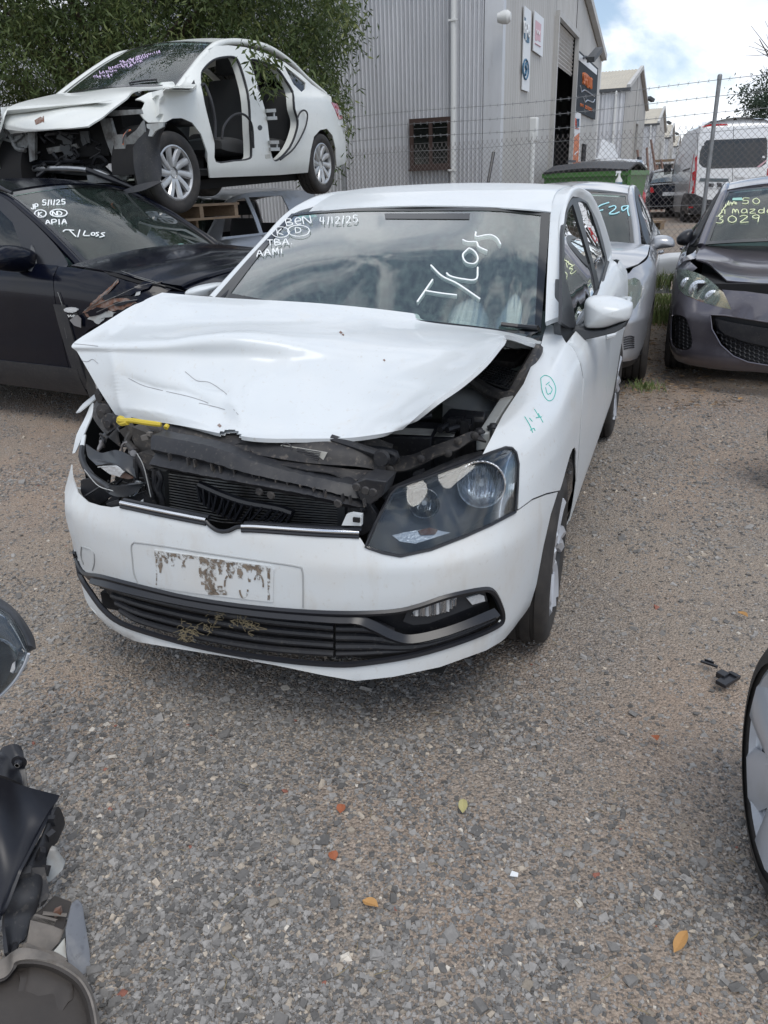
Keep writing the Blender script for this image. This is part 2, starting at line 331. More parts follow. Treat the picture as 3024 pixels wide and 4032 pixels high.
_t = M['dirt'].node_tree; _n = _t.nodes.new('ShaderNodeTexNoise'); _n.inputs['Scale'].default_value = 55; _n.inputs['Detail'].default_value = 9; _n.inputs['Roughness'].default_value = .7; _t.links.new(_t.nodes['Texture Coordinate'].outputs['Object'], _n.inputs['Vector']); _r = _t.nodes.new('ShaderNodeMapRange'); _r.inputs[1].default_value = .44; _r.inputs[2].default_value = .56; _t.links.new(_n.outputs[0], _r.inputs[0]); _t.links.new(_r.outputs[0], _t.nodes['Principled BSDF'].inputs['Alpha'])
M['crackdark'] = mat('crack_scuff_grey', (.33, .33, .34), .9)  # plain grey of the thin bonnet crack lines and the bumper scuff
M['recess'] = mat('recess_line_grey', (.36, .37, .37), .6)
M['wood'] = mat('pallet_wood', (.26, .19, .125), .85, noise=[(6, .4, .7, (.18, .12, .08), .8, (1, 8, 8))])
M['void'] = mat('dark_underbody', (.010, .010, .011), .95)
M['straw'] = mat('dry_grass_fibre', (.20, .165, .10), .95)
# ---------------------------------------------------------------- car-building kit
def plate(mb, fr, c, pts, x, th, m=0, ax='x', dirn=None):      # a flat piece traced at its own depth, with thickness
    P = [fr.p(c, q[0], q[1], ax, q[2] if len(q) > 2 else x) for q in pts]
    off = {'x': (-th, 0, 0), 'y': (0, -th, 0), 'z': (0, 0, -th)}[ax] if dirn is None else dirn
    return mb.prism(P, off, m)
def wrapsurf(plan, z0, zt, lean, secS, secF, n=150, nz=34, zl=.58, fr=None):
    """closed body side surface: half plan curve front centre -> rear centre, mirrored"""
    P = cr1(plan, n); s = np.linspace(0, 1, n); ks = np.linspace(0, 1, len(plan))
    T = np.gradient(P, axis=0); T /= np.linalg.norm(T, axis=1, keepdims=True); Nn = np.stack([-T[:, 1], T[:, 0]], 1)  # outward -> fix sign
    cen = np.array([P[:, 0].mean(), 0]); sg = np.sign(((P - cen) * Nn).sum(1).sum()); Nn *= sg
    a0, at, al = np.interp(s, ks, z0), np.interp(s, ks, zt), np.interp(s, ks, lean)
    wf = np.abs(Nn[:, 0]) ** 1.5
    def inset(sec, t): return np.interp(t, [q[0] for q in sec], [q[1] for q in sec])
    t = np.concatenate([np.linspace(0, 1, nz), [1.0]]); rows = []
    for i, tt in enumerate(t):
        tq = 1.02 if i == nz else tt
        z = a0 + (at - a0) * tt; ins = inset(secS, tq) * (1 - wf) + inset(secF, tq) * wf + al * np.maximum(0, z - zl)
        xy = P - Nn * ins[:, None]; rows.append(np.column_stack([xy, z]))
    G = np.array(rows); G[:, 0, 1] = 0; G[:, -1, 1] = 0
    Mr = G[:, ::-1].copy(); Mr[..., 1] *= -1
    return np.concatenate([G, Mr[:, 1:-1]], 1), G
def wheel(parent, c, rad, wid, rimr, sg, style='five', rimm='alloy', steer=0, cover=False, name='wheel', lab=None, flat=0):
    """tyre with rounded shoulders and grooves, dished rim with spokes; axle along y, outer side sg"""
    w = MB(); t = MB(); h = wid / 2
    prof = [(rimr - .005, -h * .86), (rimr + .008, -h * .93), (rimr + .03, -h), (rad - .055, -h * 1.04), (rad - .022, -h * .97), (rad - .006, -h * .86), (rad, -h * .62)]
    for g in (-.42, 0, .42): prof += [(rad, g * h * 1.2 - .008), (rad - .009, g * h * 1.2 - .005), (rad - .009, g * h * 1.2 + .005), (rad, g * h * 1.2 + .008)]
    prof += [(rad, h * .62), (rad - .006, h * .86), (rad - .022, h * .97), (rad - .055, h * 1.04), (rimr + .03, h), (rimr + .008, h * .93), (rimr - .005, h * .86)]
    t.lathe(prof, (0, 0, 0), 'y', 56, sg=sg)
    w.lathe([(rimr + .004, h * .90), (rimr - .008, h * .93), (rimr - .022, h * .80), (rimr - .030, h * .45), (rimr - .045, -h * .3), (rimr - .03, -h * .8), (rimr, -h * .86)], (0, 0, 0), 'y', 48, sg=sg)
    back = MB(); back.lathe([(0, -h * .15), (rimr * .55, -h * .15), (rimr * .56, -h * .05), (rimr * .98, -h * .3)], (0, 0, 0), 'y', 40, sg=sg)
    face = h * .72
    def spoke(a, w0, w1, r0, r1, y0, y1, tw=0, th=.018, m=0):
        P = []
        for k in range(7):
            f = k / 6; r = r0 + (r1 - r0) * f; aa = a + tw * f; ww = w0 + (w1 - w0) * f; y = y0 + (y1 - y0) * f
            ca, sa = math.cos(aa), math.sin(aa); nx, nz = -sa, ca
            P.append([(r * ca + nx * ww * j, sg * (y - th * (1 if abs(j) > .7 else 0) * .6), r * sa + nz * ww * j) for j in (-1, -.6, 0, .6, 1)])
        G = np.array(P); 
        if sg > 0: G = G[:, ::-1]
        w.slab(G, th, m)
    if style == 'multi':
        for k in range(10):
            a = k * 2 * math.pi / 10; spoke(a, .012, .021, .05, rimr - .012, face * .75, face, .16)
        hub = [(0, face * .86), (.03, face * .86), (.035, face * .8), (.075, face * .74), (.085, face * .5)]
    elif style == 'turbine':
        for k in range(5):
            a = k * 2 * math.pi / 5 + .2
            spoke(a, .028, .05, .04, rimr - .004, face * .9, face * 1.02, .5, .014, 0); spoke(a + .30, .006, .009, .09, rimr - .004, face * .95, face * 1.18, .35, .02, 1); spoke(a - .12, .005, .007, .06, rimr - .004, face * 1.0, face * 1.2, .5, .02, 1)
        hub = [(0, face), (.035, face), (.04, face * .92), (.07, face * .85), (.075, face * .6)]
        w.lathe([(rimr - .022, face * .92), (rimr - .012, face * 1.12), (rimr + .004, face * 1.08), (rimr + .006, face * .9)], (0, 0, 0), 'y', 48, sg=sg, m=1)
    elif style == 'wide':
        for k in range(7):
            a = k * 2 * math.pi / 7; spoke(a, .03, .072, .05, rimr - .006, face * .9, face * 1.06, .12, .02)
        hub = [(0, face), (.04, face), (.05, face * .9), (.09, face * .85), (.1, face * .6)]
        w.lathe([(rimr - .03, face * .92), (rimr - .012, face * 1.12), (rimr + .006, face * 1.08)], (0, 0, 0), 'y', 56, sg=sg)
    else:
        for k in range(5): spoke(k * 2 * math.pi / 5 + .3, .03, .04, .05, rimr - .012, face * .8, face, 0)
        hub = [(0, face * .9), (.03, face * .9), (.04, face * .84), (.07, face * .78), (.08, face * .5)]
    w.lathe(hub, (0, 0, 0), 'y', 28, sg=sg)
    for k in range(5):
        a = k * 2 * math.pi / 5; w.lathe([(0, face * .88), (.009, face * .88), (.010, face * .7)], (.055 * math.cos(a), 0, .055 * math.sin(a)), 'y', 8, sg=sg)
    mats = [M[rimm], M['cover']] if style != 'turbine' else [M['darkalloy'], M['cover']]
    o = w.done(name, mats, parent, ang=30, label=lab); o.location = c; o.rotation_euler = (0, 0, R(steer))
    t.done('tyre', M['rubber'], o, ang=50); back.done('brake_disc', M['void'], o)
    return o
def strokes(mb, surf, segs, r=.004, c='d', off=.003, m=0, flat=.35):
    for s in segs:
        P = surf.line(s, 'px', off, c, cr=len(s) > 2)
        if len(P) > 1: mb.tube(P, r, 6, m, flat=1)
    return mb
# stroke alphabet in a unit box (x right, y up), used for the hand-written chalk and for signs
GL = {'A': [[(0, 0), (.5, 1), (1, 0)], [(.2, .4), (.8, .4)]], 'B': [[(0, 0), (0, 1), (.6, .95), (.7, .7), (.1, .52), (.8, .4), (.8, .1), (0, 0)]], 'C': [[(1, .85), (.5, 1), (.05, .6), (.1, .2), (.5, 0), (1, .15)]], 'D': [[(0, 0), (0, 1), (.7, .9), (1, .5), (.7, .1), (0, 0)]],
      'E': [[(1, 1), (0, 1), (0, 0), (1, 0)], [(0, .5), (.8, .5)]], 'e': [[(.1, .5), (.9, .55), (.8, .95), (.3, .95), (.05, .5), (.3, .05), (.9, .1)]], 'F': [[(1, 1), (0, 1), (0, 0)], [(0, .5), (.75, .5)]], 'G': [[(1, .8), (.5, 1), (0, .5), (.5, 0), (1, .2), (1, .5), (.6, .5)]],
      'H': [[(0, 0), (0, 1)], [(1, 0), (1, 1)], [(0, .5), (1, .5)]], 'I': [[(.5, 0), (.5, 1)], [(.1, 1), (.9, 1)], [(.1, 0), (.9, 0)]], 'i': [[(.4, 0), (.5, .8)]], 'J': [[(.7, 1), (.7, .2), (.35, 0), (0, .25)]], 'K': [[(0, 0), (0, 1)], [(.9, 1), (.1, .45), (1, 0)]],
      'L': [[(0, 1), (0, 0), (.9, 0)]], 'M': [[(0, 0), (.1, 1), (.5, .4), (.9, 1), (1, 0)]], 'N': [[(0, 0), (0, 1), (1, 0), (1, 1)]], 'O': [[(.5, 1), (.05, .7), (.05, .3), (.5, 0), (.95, .3), (.95, .7), (.5, 1)]], 'o': [[(.5, .7), (.05, .5), (.1, .15), (.5, 0), (.95, .2), (.9, .55), (.5, .7)]],
      'P': [[(0, 0), (0, 1), (.7, 1), (.95, .75), (.7, .5), (0, .45)]], 'R': [[(0, 0), (0, 1), (.7, 1), (.9, .75), (.7, .5), (0, .5)], [(.4, .5), (1, 0)]], 'S': [[(.95, .85), (.5, 1), (.1, .8), (.4, .52), (.85, .3), (.5, 0), (0, .12)]], 's': [[(.8, .65), (.3, .7), (.2, .45), (.7, .3), (.6, .02), (.1, .0)]],
      'T': [[(0, 1), (1, 1)], [(.5, 1), (.5, 0)]], 'U': [[(0, 1), (0, .2), (.5, 0), (1, .2), (1, 1)]], 'W': [[(0, 1), (.25, 0), (.5, .7), (.75, 0), (1, 1)]], 'Z': [[(0, 1), (1, 1), (0, 0), (1, 0)]], 'z': [[(.05, .7), (.85, .7), (0, 0), (.95, 0)]], 'a': [[(.9, .65), (.3, .7), (.05, .3), (.35, 0), (.85, .2), (.85, .65), (.95, 0)]], 'd': [[(.9, .5), (.3, .6), (.05, .3), (.35, 0), (.9, .2), (.9, 1), (.95, 0)]],
      'm': [[(0, 0), (.1, .7), (.3, .65), (.45, .1), (.55, .65), (.8, .6), (1, 0)]], '0': [[(.5, 1), (.1, .7), (.1, .3), (.5, 0), (.9, .3), (.9, .7), (.5, 1)]], '1': [[(.5, 1), (.5, 0)]], '2': [[(.05, .8), (.5, 1), (.85, .75), (.5, .4), (.05, 0), (1, 0)]], '3': [[(.05, .95), (.8, .95), (.4, .6), (.85, .35), (.5, 0), (0, .1)]],
      '4': [[(.1, 1), (0, .45), (.9, .5)], [(.7, 1), (.6, 0)]], '5': [[(.95, 1), (.2, 1), (.15, .6), (.75, .55), (.8, .2), (.4, 0), (0, .1)]], '6': [[(.8, 1), (.2, .6), (.1, .2), (.5, 0), (.9, .25), (.6, .5), (.15, .3)]], '7': [[(0, 1), (1, 1), (.35, 0)]], '8': [[(.5, .52), (.15, .75), (.5, 1), (.85, .75), (.5, .52), (.1, .25), (.5, 0), (.9, .25), (.5, .52)]], '9': [[(.85, .6), (.4, .5), (.1, .75), (.5, 1), (.85, .8), (.8, .4), (.7, 0)]], '/': [[(.9, 1), (.1, -.1)]], '.': [[(.4, 0), (.55, .05)]], '-': [[(.1, .45), (.9, .45)]]}
def ptext(mb, surf, txt, x, y, w, h, ang=0, r=.004, c='d', gap=.35, jit=.06, seed=1, off=.003, m=0):
    """write txt on a surface: baseline start (x,y) in picture-trace units, char w,h, slope ang degrees"""
    rg = random.Random(seed); ca, sa = math.cos(R(ang)), math.sin(R(ang)); cx = 0
    for ch in txt:
        if ch == ' ': cx += w * .9; continue
        ww = w * (.35 if ch in '1Ii./' else 1)
        for st in GL[ch]:
            P = []
            for (a, b) in st:
                a += rg.uniform(-jit, jit); b += rg.uniform(-jit, jit); px, py = cx + a * ww, b * h
                P.append((x + px * ca - py * sa * -1 * -1 if False else x + px * ca + py * sa, y + px * sa - py * ca))
            if len(P) > 2: P = [tuple(q) for q in cr1(P, len(P) * 3)]
            Q = [surf.hit(q, 'px', off, c) for q in P]; mb.tube(Q, r, 5, m)
        cx += ww + w * gap
    return mb
def seat(parent, x, y, z, mt='seat', name='front_seat', wd=.50, hr=True, face=1, bh=.62):
    s = MB()
    def cush(P, yy, w_, th):                   # rounded pad swept along profile P (x,z) with thickness
        P = cr1(P, 14); T = np.gradient(P, axis=0); T /= np.linalg.norm(T, axis=1, keepdims=True); Nn = np.stack([-T[:, 1], T[:, 0]], 1); rows = []
        for i in range(14):
            e = math.sin(math.pi * min(1, max(0, (i + .6) / 14.2))) ** .35; ring = []
            for j in range(20):
                t = 2 * math.pi * j / 20; cu, su = math.cos(t), math.sin(t)
                a = math.copysign(abs(cu) ** .5, cu) * w_ / 2 * (.85 + .15 * e); b = math.copysign(abs(su) ** .6, su) * th / 2 * e
                bol = .03 * (abs(cu) ** 6) * (1 if su * face > 0 else 0)
                ring.append((P[i][0] + Nn[i][0] * (b + bol), yy + a, P[i][1] + Nn[i][1] * (b + bol)))
            rows.append(ring)
        G = np.array(rows); s.grid(G, 0, True); k = len(s.V); s.F += [tuple(range(k - 280, k - 260))[::-1], tuple(range(k - 20, k))]; s.M += [0, 0]
    f = face
    cush([(x + .28 * f, z + .02), (x, z), (x - .22 * f, z - .02)], y, wd, .17)
    cush([(x - .17 * f, z + .02), (x - .25 * f, z + .30), (x - .31 * f, z + bh)], y, wd * .96, .16)
    if hr:
        cush([(x - .31 * f, z + bh + .05), (x - .325 * f, z + bh + .13), (x - .335 * f, z + bh + .22)], y, .26, .10)
        for yy in (-.06, .06): s.tube([(x - .305 * f, y + yy, z + bh - .03), (x - .325 * f, y + yy, z + bh + .1)], .007, 6)
    return s.done(name, M[mt], parent, ang=60)
def steering(parent, c, rad=.185, tilt=28, sgn=1):
    s = MB(); a = [(0, rad * math.cos(t), rad * math.sin(t)) for t in np.linspace(0, 2 * math.pi, 33)[:-1]]
    s.tube(a, .016, 8, closed=True); s.lathe([(0, .02), (.05, .018), (.07, 0), (.06, -.03), (0, -.04)], (0, 0, 0), 'x', 20)
    for t in (0, math.pi, -math.pi / 2): s.bar((0, .05 * math.cos(t), .05 * math.sin(t)), (0, rad * math.cos(t), rad * math.sin(t)), .012, .04, up=(1, 0, 0))
    o = s.done('steering_wheel', M['plasnew'], parent); o.location = c; o.rotation_euler = (0, R(-tilt), 0); return o

def joined(grids, fr):
    V, F = [], []
    for G, wrap in grids:
        nv, nu = G.shape[:2]; o = len(V); V += [tuple(p) for p in G.reshape(-1, 3)]; F += gfaces(nv, nu, o, wrap)
    s = Surf.__new__(Surf); s.t = BVHTree.FromPolygons(V, F); s.fr = fr; s.G = None; return s
# ================================================================ THE WHITE HATCHBACK
HF = Fr((-.183, 2.655, .01), -111.0, .1, -.75)
hero = thing('wrecked_hatchback', 'white hatchback with crumpled bonnet and missing grille, centre of the gravel yard', 'car', HF, 'crashed cars in the yard')
plan = [(.835, 0), (.828, .2), (.795, .4), (.735, .55), (.655, .66), (.54, .745), (.36, .80), (.12, .83), (-.2, .838), (-.8, .838), (-1.6, .838), (-2.3, .835), (-2.7, .82), (-2.97, .75), (-3.09, .58), (-3.13, .3), (-3.14, 0)]
z0 = [.16, .16, .165, .17, .18, .18, .2, .2, .19, .19, .19, .2, .22, .25, .27, .28, .28]
zt = [.70, .70, .735, .77, .81, .835, .86, .89, .94, 1.0, 1.03, 1.06, 1.06, 1.02, 1.0, .98, .98]
lean = [.10, .10, .25, .55, .60, .32, .10, 0, 0, 0, 0, 0, 0, 0, 0, 0, 0]
secS = [(0, .06), (.08, .03), (.16, .012), (.32, .004), (.55, 0), (.78, .004), (.9, .018), (.955, .035), (1.0, .085), (1.02, .34)]
secF = [(0, .07), (.05, .025), (.12, 0), (.3, .012), (.55, .0), (.75, .004), (.9, .012), (1.0, .03), (1.02, .06)]
GW, GH = wrapsurf(plan, z0, zt, lean, secS, secF, fr=HF)
SW = Surf(GW, HF, True)
# ---- front bumper skin, traced on the surface, with the lower intake left open
bo = [(152, 1003), (140, 1050), (140, 1110), (148, 1160), (158, 1200), (168, 1240), (185, 1295), (205, 1335), (228, 1366), (300, 1387), (400, 1404), (500, 1420), (600, 1438), (700, 1459), (768, 1471), (850, 1462), (950, 1441), (1050, 1405), (1103, 1374), (1124, 1350), (1142, 1318), (1159, 1262), (1174, 1180), (1190, 1110), (1205, 1063),
      (1180, 1069), (1150, 1081), (1114, 1107), (1060, 1134), (1000, 1161), (930, 1188), (865, 1202), (828, 1195), (790, 1181), (778, 1162), (700, 1158), (600, 1150), (525, 1138), (505, 1146), (485, 1149), (466, 1143), (446, 1130), (350, 1113), (262, 1093), (240, 1096), (215, 1092), (190, 1084), (168, 1064), (156, 1030)]
gp = [(159, 1192), (172, 1222), (186, 1240), (222, 1246), (300, 1266), (400, 1290), (520, 1309), (650, 1321), (760, 1325), (850, 1321), (905, 1309), (965, 1289), (1038, 1274), (1063, 1278), (1079, 1305), (1086, 1334), (1071, 1354), (1000, 1384), (900, 1414), (800, 1431), (725, 1436), (600, 1425), (450, 1401), (330, 1370), (262, 1346), (225, 1318), (196, 1280), (172, 1240)]
b = SW.skin(bo, 'px', 13, 0, 'd', [gp], .004).done('front_bumper', M['white_low'], hero, ang=50)
grl = MB(); SW.skin([(q[0] + (6 if q[0] < 500 else -6) * 0, q[1]) for q in gp], 'px', 18, -.045, 'd', (), .003, grl)
gr = grl.done('lower_grille', M['plas'], hero)
f = MB(); P = SW.line(smooth_poly(gp, 4), 'px', .0, 'd', cr=False); f.tube(P, .009, 6, closed=True); f.done('grille_surround', M['plasnew'], gr)
sl_ = MB()
def slat(pts, r0=.011, off=-.018, flat=.55):
    P = SW.line(pts, 'px', off, 'd'); sl_.tube(P, r0, 8, flat=1)
for k in range(5):
    slat([(214 + k * 9, 1258 + k * 16), (300, 1280 + k * 17), (430, 1308 + k * 18.5), (570, 1330 + k * 19), (718, 1346 + k * 18)], .010)
slat([(724, 1346), (800, 1352), (850, 1372)], .010); slat([(724, 1366), (800, 1369), (880, 1388), (920, 1389)], .010)
slat([(724, 1384), (800, 1386), (900, 1393), (990, 1374), (1070, 1340)], .012); slat([(724, 1402), (800, 1402), (900, 1402), (1000, 1374), (1075, 1341)], .012); slat([(724, 1418), (800, 1416), (900, 1407), (1000, 1378), (1076, 1344)], .008)
sl_.done('grille_slats', M['plas'], gr)
wg = MB()
up = [(200, 1246), (300, 1272), (430, 1298), (570, 1318), (720, 1331), (776, 1333), (811, 1346), (853, 1367), (894, 1374), (978, 1354), (1068, 1316)]
lo = [(206, 1262), (300, 1286), (430, 1313), (570, 1332), (720, 1344), (766, 1346), (800, 1360), (845, 1381), (894, 1388), (978, 1366), (1074, 1332)]
wg.slab(np.array([[SW.hit(q, 'px', o_, 'd') for q in cr1(r_, 44)] for r_, o_ in ((up, -.004), ([((a[0] + b_[0]) / 2, (a[1] + b_[1]) / 2) for a, b_ in zip(up, lo)], .012), (lo, -.002))]), .006)
up = [(160, 1192), (176, 1226), (196, 1244)]; lo = [(166, 1204), (182, 1240), (206, 1262)]
wg.slab(np.array([[SW.hit(q, 'px', o_, 'd') for q in cr1(r_, 8)] for r_, o_ in ((up, -.004), (lo, -.002))]), .006)
wg.done('grille_trim', M['plasnew'], gr)
tw = MB(); rg = random.Random(5)
for cx_, cy_, n_ in ((405, 1360, 34), (448, 1345, 14), (543, 1350, 16), (470, 1322, 12), (520, 1335, 14)):
    for i in range(n_):
        x0, y0 = cx_ + rg.gauss(0, 9), cy_ + rg.gauss(0, 8)
        tw.tube(SW.line([(x0, y0), (x0 + rg.gauss(0, 6), y0 + rg.uniform(0, 8)), (x0 + rg.gauss(0, 8), y0 + rg.uniform(4, 16))], 'px', .004), .0008, 4)
tw.done('grass_debris', M['straw'], gr)
# fog lamp
fg = MB(); SW.skin([(872, 1348), (884, 1320), (960, 1292), (1038, 1278), (1054, 1282), (1060, 1302), (1000, 1326), (930, 1352), (895, 1356)], 'px', 12, -.012, 'd', (), .003, fg)
fo = fg.done('fog_lamp', M['lampblack'], hero)
fg = MB(); rg = random.Random(14); fl_ = [(890, 1334), (900, 1314), (950, 1300), (990, 1291), (988, 1308), (968, 1324), (930, 1334)]; fla = np.array(fl_, float)
for k in range(13):
    u = 893 + k * 7.6; ys_ = [v for v in range(1288, 1340, 2) if _inp((u, v), fla)]
    if len(ys_) > 2: A_, B_ = SW.hit((u, ys_[0]), 'px', -.004, 'd'), SW.hit((u, ys_[-1]), 'px', -.004, 'd'); fg.bar(A_, B_, .0075, .004, up=(1, rg.uniform(-.9, .9), rg.uniform(-.3, .3)), m=k % 3 == 1)
SW.skin(fl_, 'px', 8, -.008, 'd', (), .003, fg, 1); fg.done('fog_reflector', [M['refl'], M['clearlamp']], fo)
fg = MB(); SW.skin([(1010, 1294), (1038, 1285), (1048, 1289), (1050, 1300), (1022, 1308)], 'px', 8, -.004, 'd', (), .006, fg); fg.done('running_lamp', M['clearlamp'], fo)
# number plate bay, tow cover, dirt
nb = MB(); P = SW.line([(290, 1171), (350, 1179), (450, 1195), (560, 1211), (640, 1223), (653, 1232), (655, 1270), (655, 1312)], 'px', .0005); nb.tube(P, .0024, 6)
P = SW.line([(290, 1171), (284, 1180), (286, 1205), (290, 1240), (300, 1262)], 'px', .0005); nb.tube(P, .0024, 6)
nb.tube(SW.line([(176, 1180), (200, 1190), (204, 1213), (200, 1232)], 'px', .0005), .0022, 5); nb.tube(SW.line([(176, 1180), (175, 1200), (180, 1220)], 'px', .0005), .0022, 5)
nb.done('plate_recess_line', M['recess'], b)
pl = SW.skin([(334, 1187), (420, 1199), (510, 1212), (586, 1222), (592, 1230), (590, 1300), (500, 1290), (420, 1280), (335, 1267)], 'px', 10, .003, 'd', (), .003).done('plate_mount', M['white_low'], hero)
rg = random.Random(3); dm = MB()
def drip(x, y0, y1, w0, w1):
    L_, R_ = [], []
    for k in range(7):
        t = k / 6; y = y0 + (y1 - y0) * t; w = (w0 + (w1 - w0) * t) * rg.uniform(.6, 1.3); L_.append((x - w + rg.uniform(-1, 1), y)); R_.append((x + w + rg.uniform(-1, 1), y))
    SW.skin(L_ + R_[::-1], 'px', 8, .0042, 'd', (), 0, dm)
drip(348, 1190, 1236, 9, 2); drip(362, 1193, 1216, 6, 3); drip(375, 1196, 1222, 6, 2); drip(398, 1198, 1226, 5, 3); drip(440, 1206, 1262, 10, 4); drip(458, 1208, 1283, 12, 14); drip(478, 1212, 1240, 8, 4); drip(500, 1214, 1248, 12, 5); drip(520, 1216, 1250, 10, 5); drip(540, 1220, 1256, 8, 2); drip(560, 1222, 1252, 8, 3); drip(582, 1226, 1296, 4, 2); drip(470, 1264, 1284, 14, 20); drip(340, 1196, 1262, 3, 1)
top_ = [(336 + i * 9, 1188 + i * 1.28 + rg.uniform(-1, 1)) for i in range(28)]; bot_ = [(336 + i * 9, 1188 + i * 1.28 + rg.uniform(4, 16)) for i in range(28)]
SW.skin(top_ + bot_[::-1], 'px', 8, .0045, 'd', (), 0, dm)
def arcd(cx, cy, rx, ry, a0, a1): return [(cx + rx * math.cos(t), cy + ry * math.sin(t)) for t in np.linspace(a0, a1, 10)]
strokes(dm, SW, [arcd(528, 1268, 9, 22, .2, 2.9), arcd(495, 1262, 8, 20, 2.0, 4.4), arcd(560, 1262, 10, 22, -2.6, .2)], .0025, off=.004)
dm.done('dried_mud', M['dirt'], pl)
cd = MB(); strokes(cd, SW, [[(448, 1404), (470, 1408), (520, 1419), (548, 1428)]], .0032, off=.001)
cd.done('scuff', M['crackdark'], b)
# bright strip with black carrier along the bumper's top edge
ch = MB(); ck = MB()
for seg in ([(263, 1086), (350, 1104), (447, 1123)], [(524, 1137), (560, 1138), (680, 1146), (776, 1150)]):
    P = cr1([SW.hit(q, 'px', .004, 'd') for q in seg], 14); ch.tube(P, .0062, 10); ck.tube(P + np.array([0.002, 0, -.011]), .006, 8); ck.tube(P + np.array([-.016, 0, .001]), .007, 8)
ch.done('chrome_strip', M['chrome'], hero); co_ = ck.done('strip_carrier', M['plasnew'], hero)
bd = MB(); bd.tube(cr1([SW.hit(q, 'px', .004, 'd') for q in [(447, 1126), (458, 1138), (476, 1147), (496, 1146), (512, 1139), (524, 1138)]], 14), .006, 8)
bd.done('badge_ring_stub', M['plasnew'], hero)
pp = MB(); plate(pp, HF, 'd', [(738, 1135), (748, 1112), (760, 1109), (781, 1112), (780, 1136)], .765, .012); pp.box(HF.p('d', 770, 1123, 'x', .772), (.006, .018, .012), m=1); pp.done('white_clip', [M['white'], M['void']], hero)
# ---- left headlamp
hl = [(790, 1181), (812, 1130), (842, 1068), (856, 1054), (920, 1033), (1000, 1003), (1060, 979), (1092, 968), (1106, 970), (1114, 982), (1118, 1002), (1116, 1050), (1111, 1106), (1060, 1133), (1000, 1160), (930, 1187), (865, 1201), (828, 1194)]
lm = MB(); SW.skin(hl, 'px', 14, -.075, 'd', (), .004, lm)
# side walls of the lamp housing
A_ = [SW.hit(q, 'px', -.002, 'd') for q in resamp(hl, 12)]; B_ = [SW.hit(q, 'px', -.078, 'd') for q in resamp(hl, 12)]
lm.grid(np.array([B_ + B_[:1], A_ + A_[:1]])); lamp = lm.done('headlight', M['lampgrey'], hero)
SW.skin(hl, 'px', 12, .004, 'd', (), .004).done('lamp_lens', M['lens'], lamp, ang=60)
le = MB(); le.tube([SW.hit(q, 'px', .003, 'd') for q in resamp(hl, 8)], .0045, 6, closed=True); le.tube(SW.line([(795, 1176), (845, 1077), (858, 1064), (920, 1044), (1000, 1014), (1060, 991), (1095, 979)], 'px', -.004), .004, 6); le.done('lens_seal', M['plasnew'], lamp)
def bowl(c, u, v, rad, deep, offc, mb, m=0, aim=(1, .25, .12), sc_=1):
    P = SW.hit((u, v), 'px', offc, c); z = Vector(aim).normalized(); q = z.to_track_quat('Z', 'Y').to_matrix(); pr = [(rad * math.sin(t), -deep * math.cos(t)) for t in np.linspace(0.02, math.pi / 2, 9)]; V = []
    for (r_, h_) in pr:
        for j in range(28): a = 2 * math.pi * j / 28; V.append(Vector(P) + q @ Vector((r_ * math.cos(a), r_ * math.sin(a) * sc_, h_)))
    mb.add(V, gfaces(len(pr), 28, 0, True), m)
    rim = [Vector(P) + q @ Vector(((rad + .002) * math.cos(2 * math.pi * j / 28), (rad + .002) * math.sin(2 * math.pi * j / 28) * sc_, 0)) for j in range(28)]; mb.tube([tuple(p) for p in rim], .003, 6, 0, True)
    return Vector(P), q
rf = MB(); P, q = bowl('d', 1044, 1046, .062, .055, -.012, rf); 
for k in range(9):                           # fluted reflector ribs
    a = -.9 + k * .22; rf.tube([tuple(P + q @ Vector((.058 * math.sin(a), -.045 + .002 * k, -.045))), tuple(P + q @ Vector((.058 * math.sin(a), .04, -.02)))], .0022, 5)
rf.done('main_reflector', M['refl'], lamp)
rf = MB(); P2, q2 = bowl('d', 921, 1082, .038, .04, -.026, rf); rf.done('inner_reflector', M['refldark'], lamp)
bl = MB(); 
for Pp, qq in ((P, q), (P2, q2)): bl.tube([tuple(Pp + qq @ Vector((0, 0, -.05))), tuple(Pp + qq @ Vector((0, 0, -.005)))], [.009, .007], 10)
bl.done('bulb', M['clearlamp'], lamp)
SW.skin([(850, 1155), (880, 1147), (930, 1138), (980, 1148), (940, 1160), (900, 1172), (868, 1168)], 'px', 8, -.02, 'd', (), .004).done('turn_lamp', M['clearlamp'], lamp)
SW.skin([(905, 1144), (932, 1137), (950, 1142), (944, 1152), (912, 1154)], 'px', 8, -.015, 'd', (), .004).done('turn_bulb_cover', M['rust'], lamp)
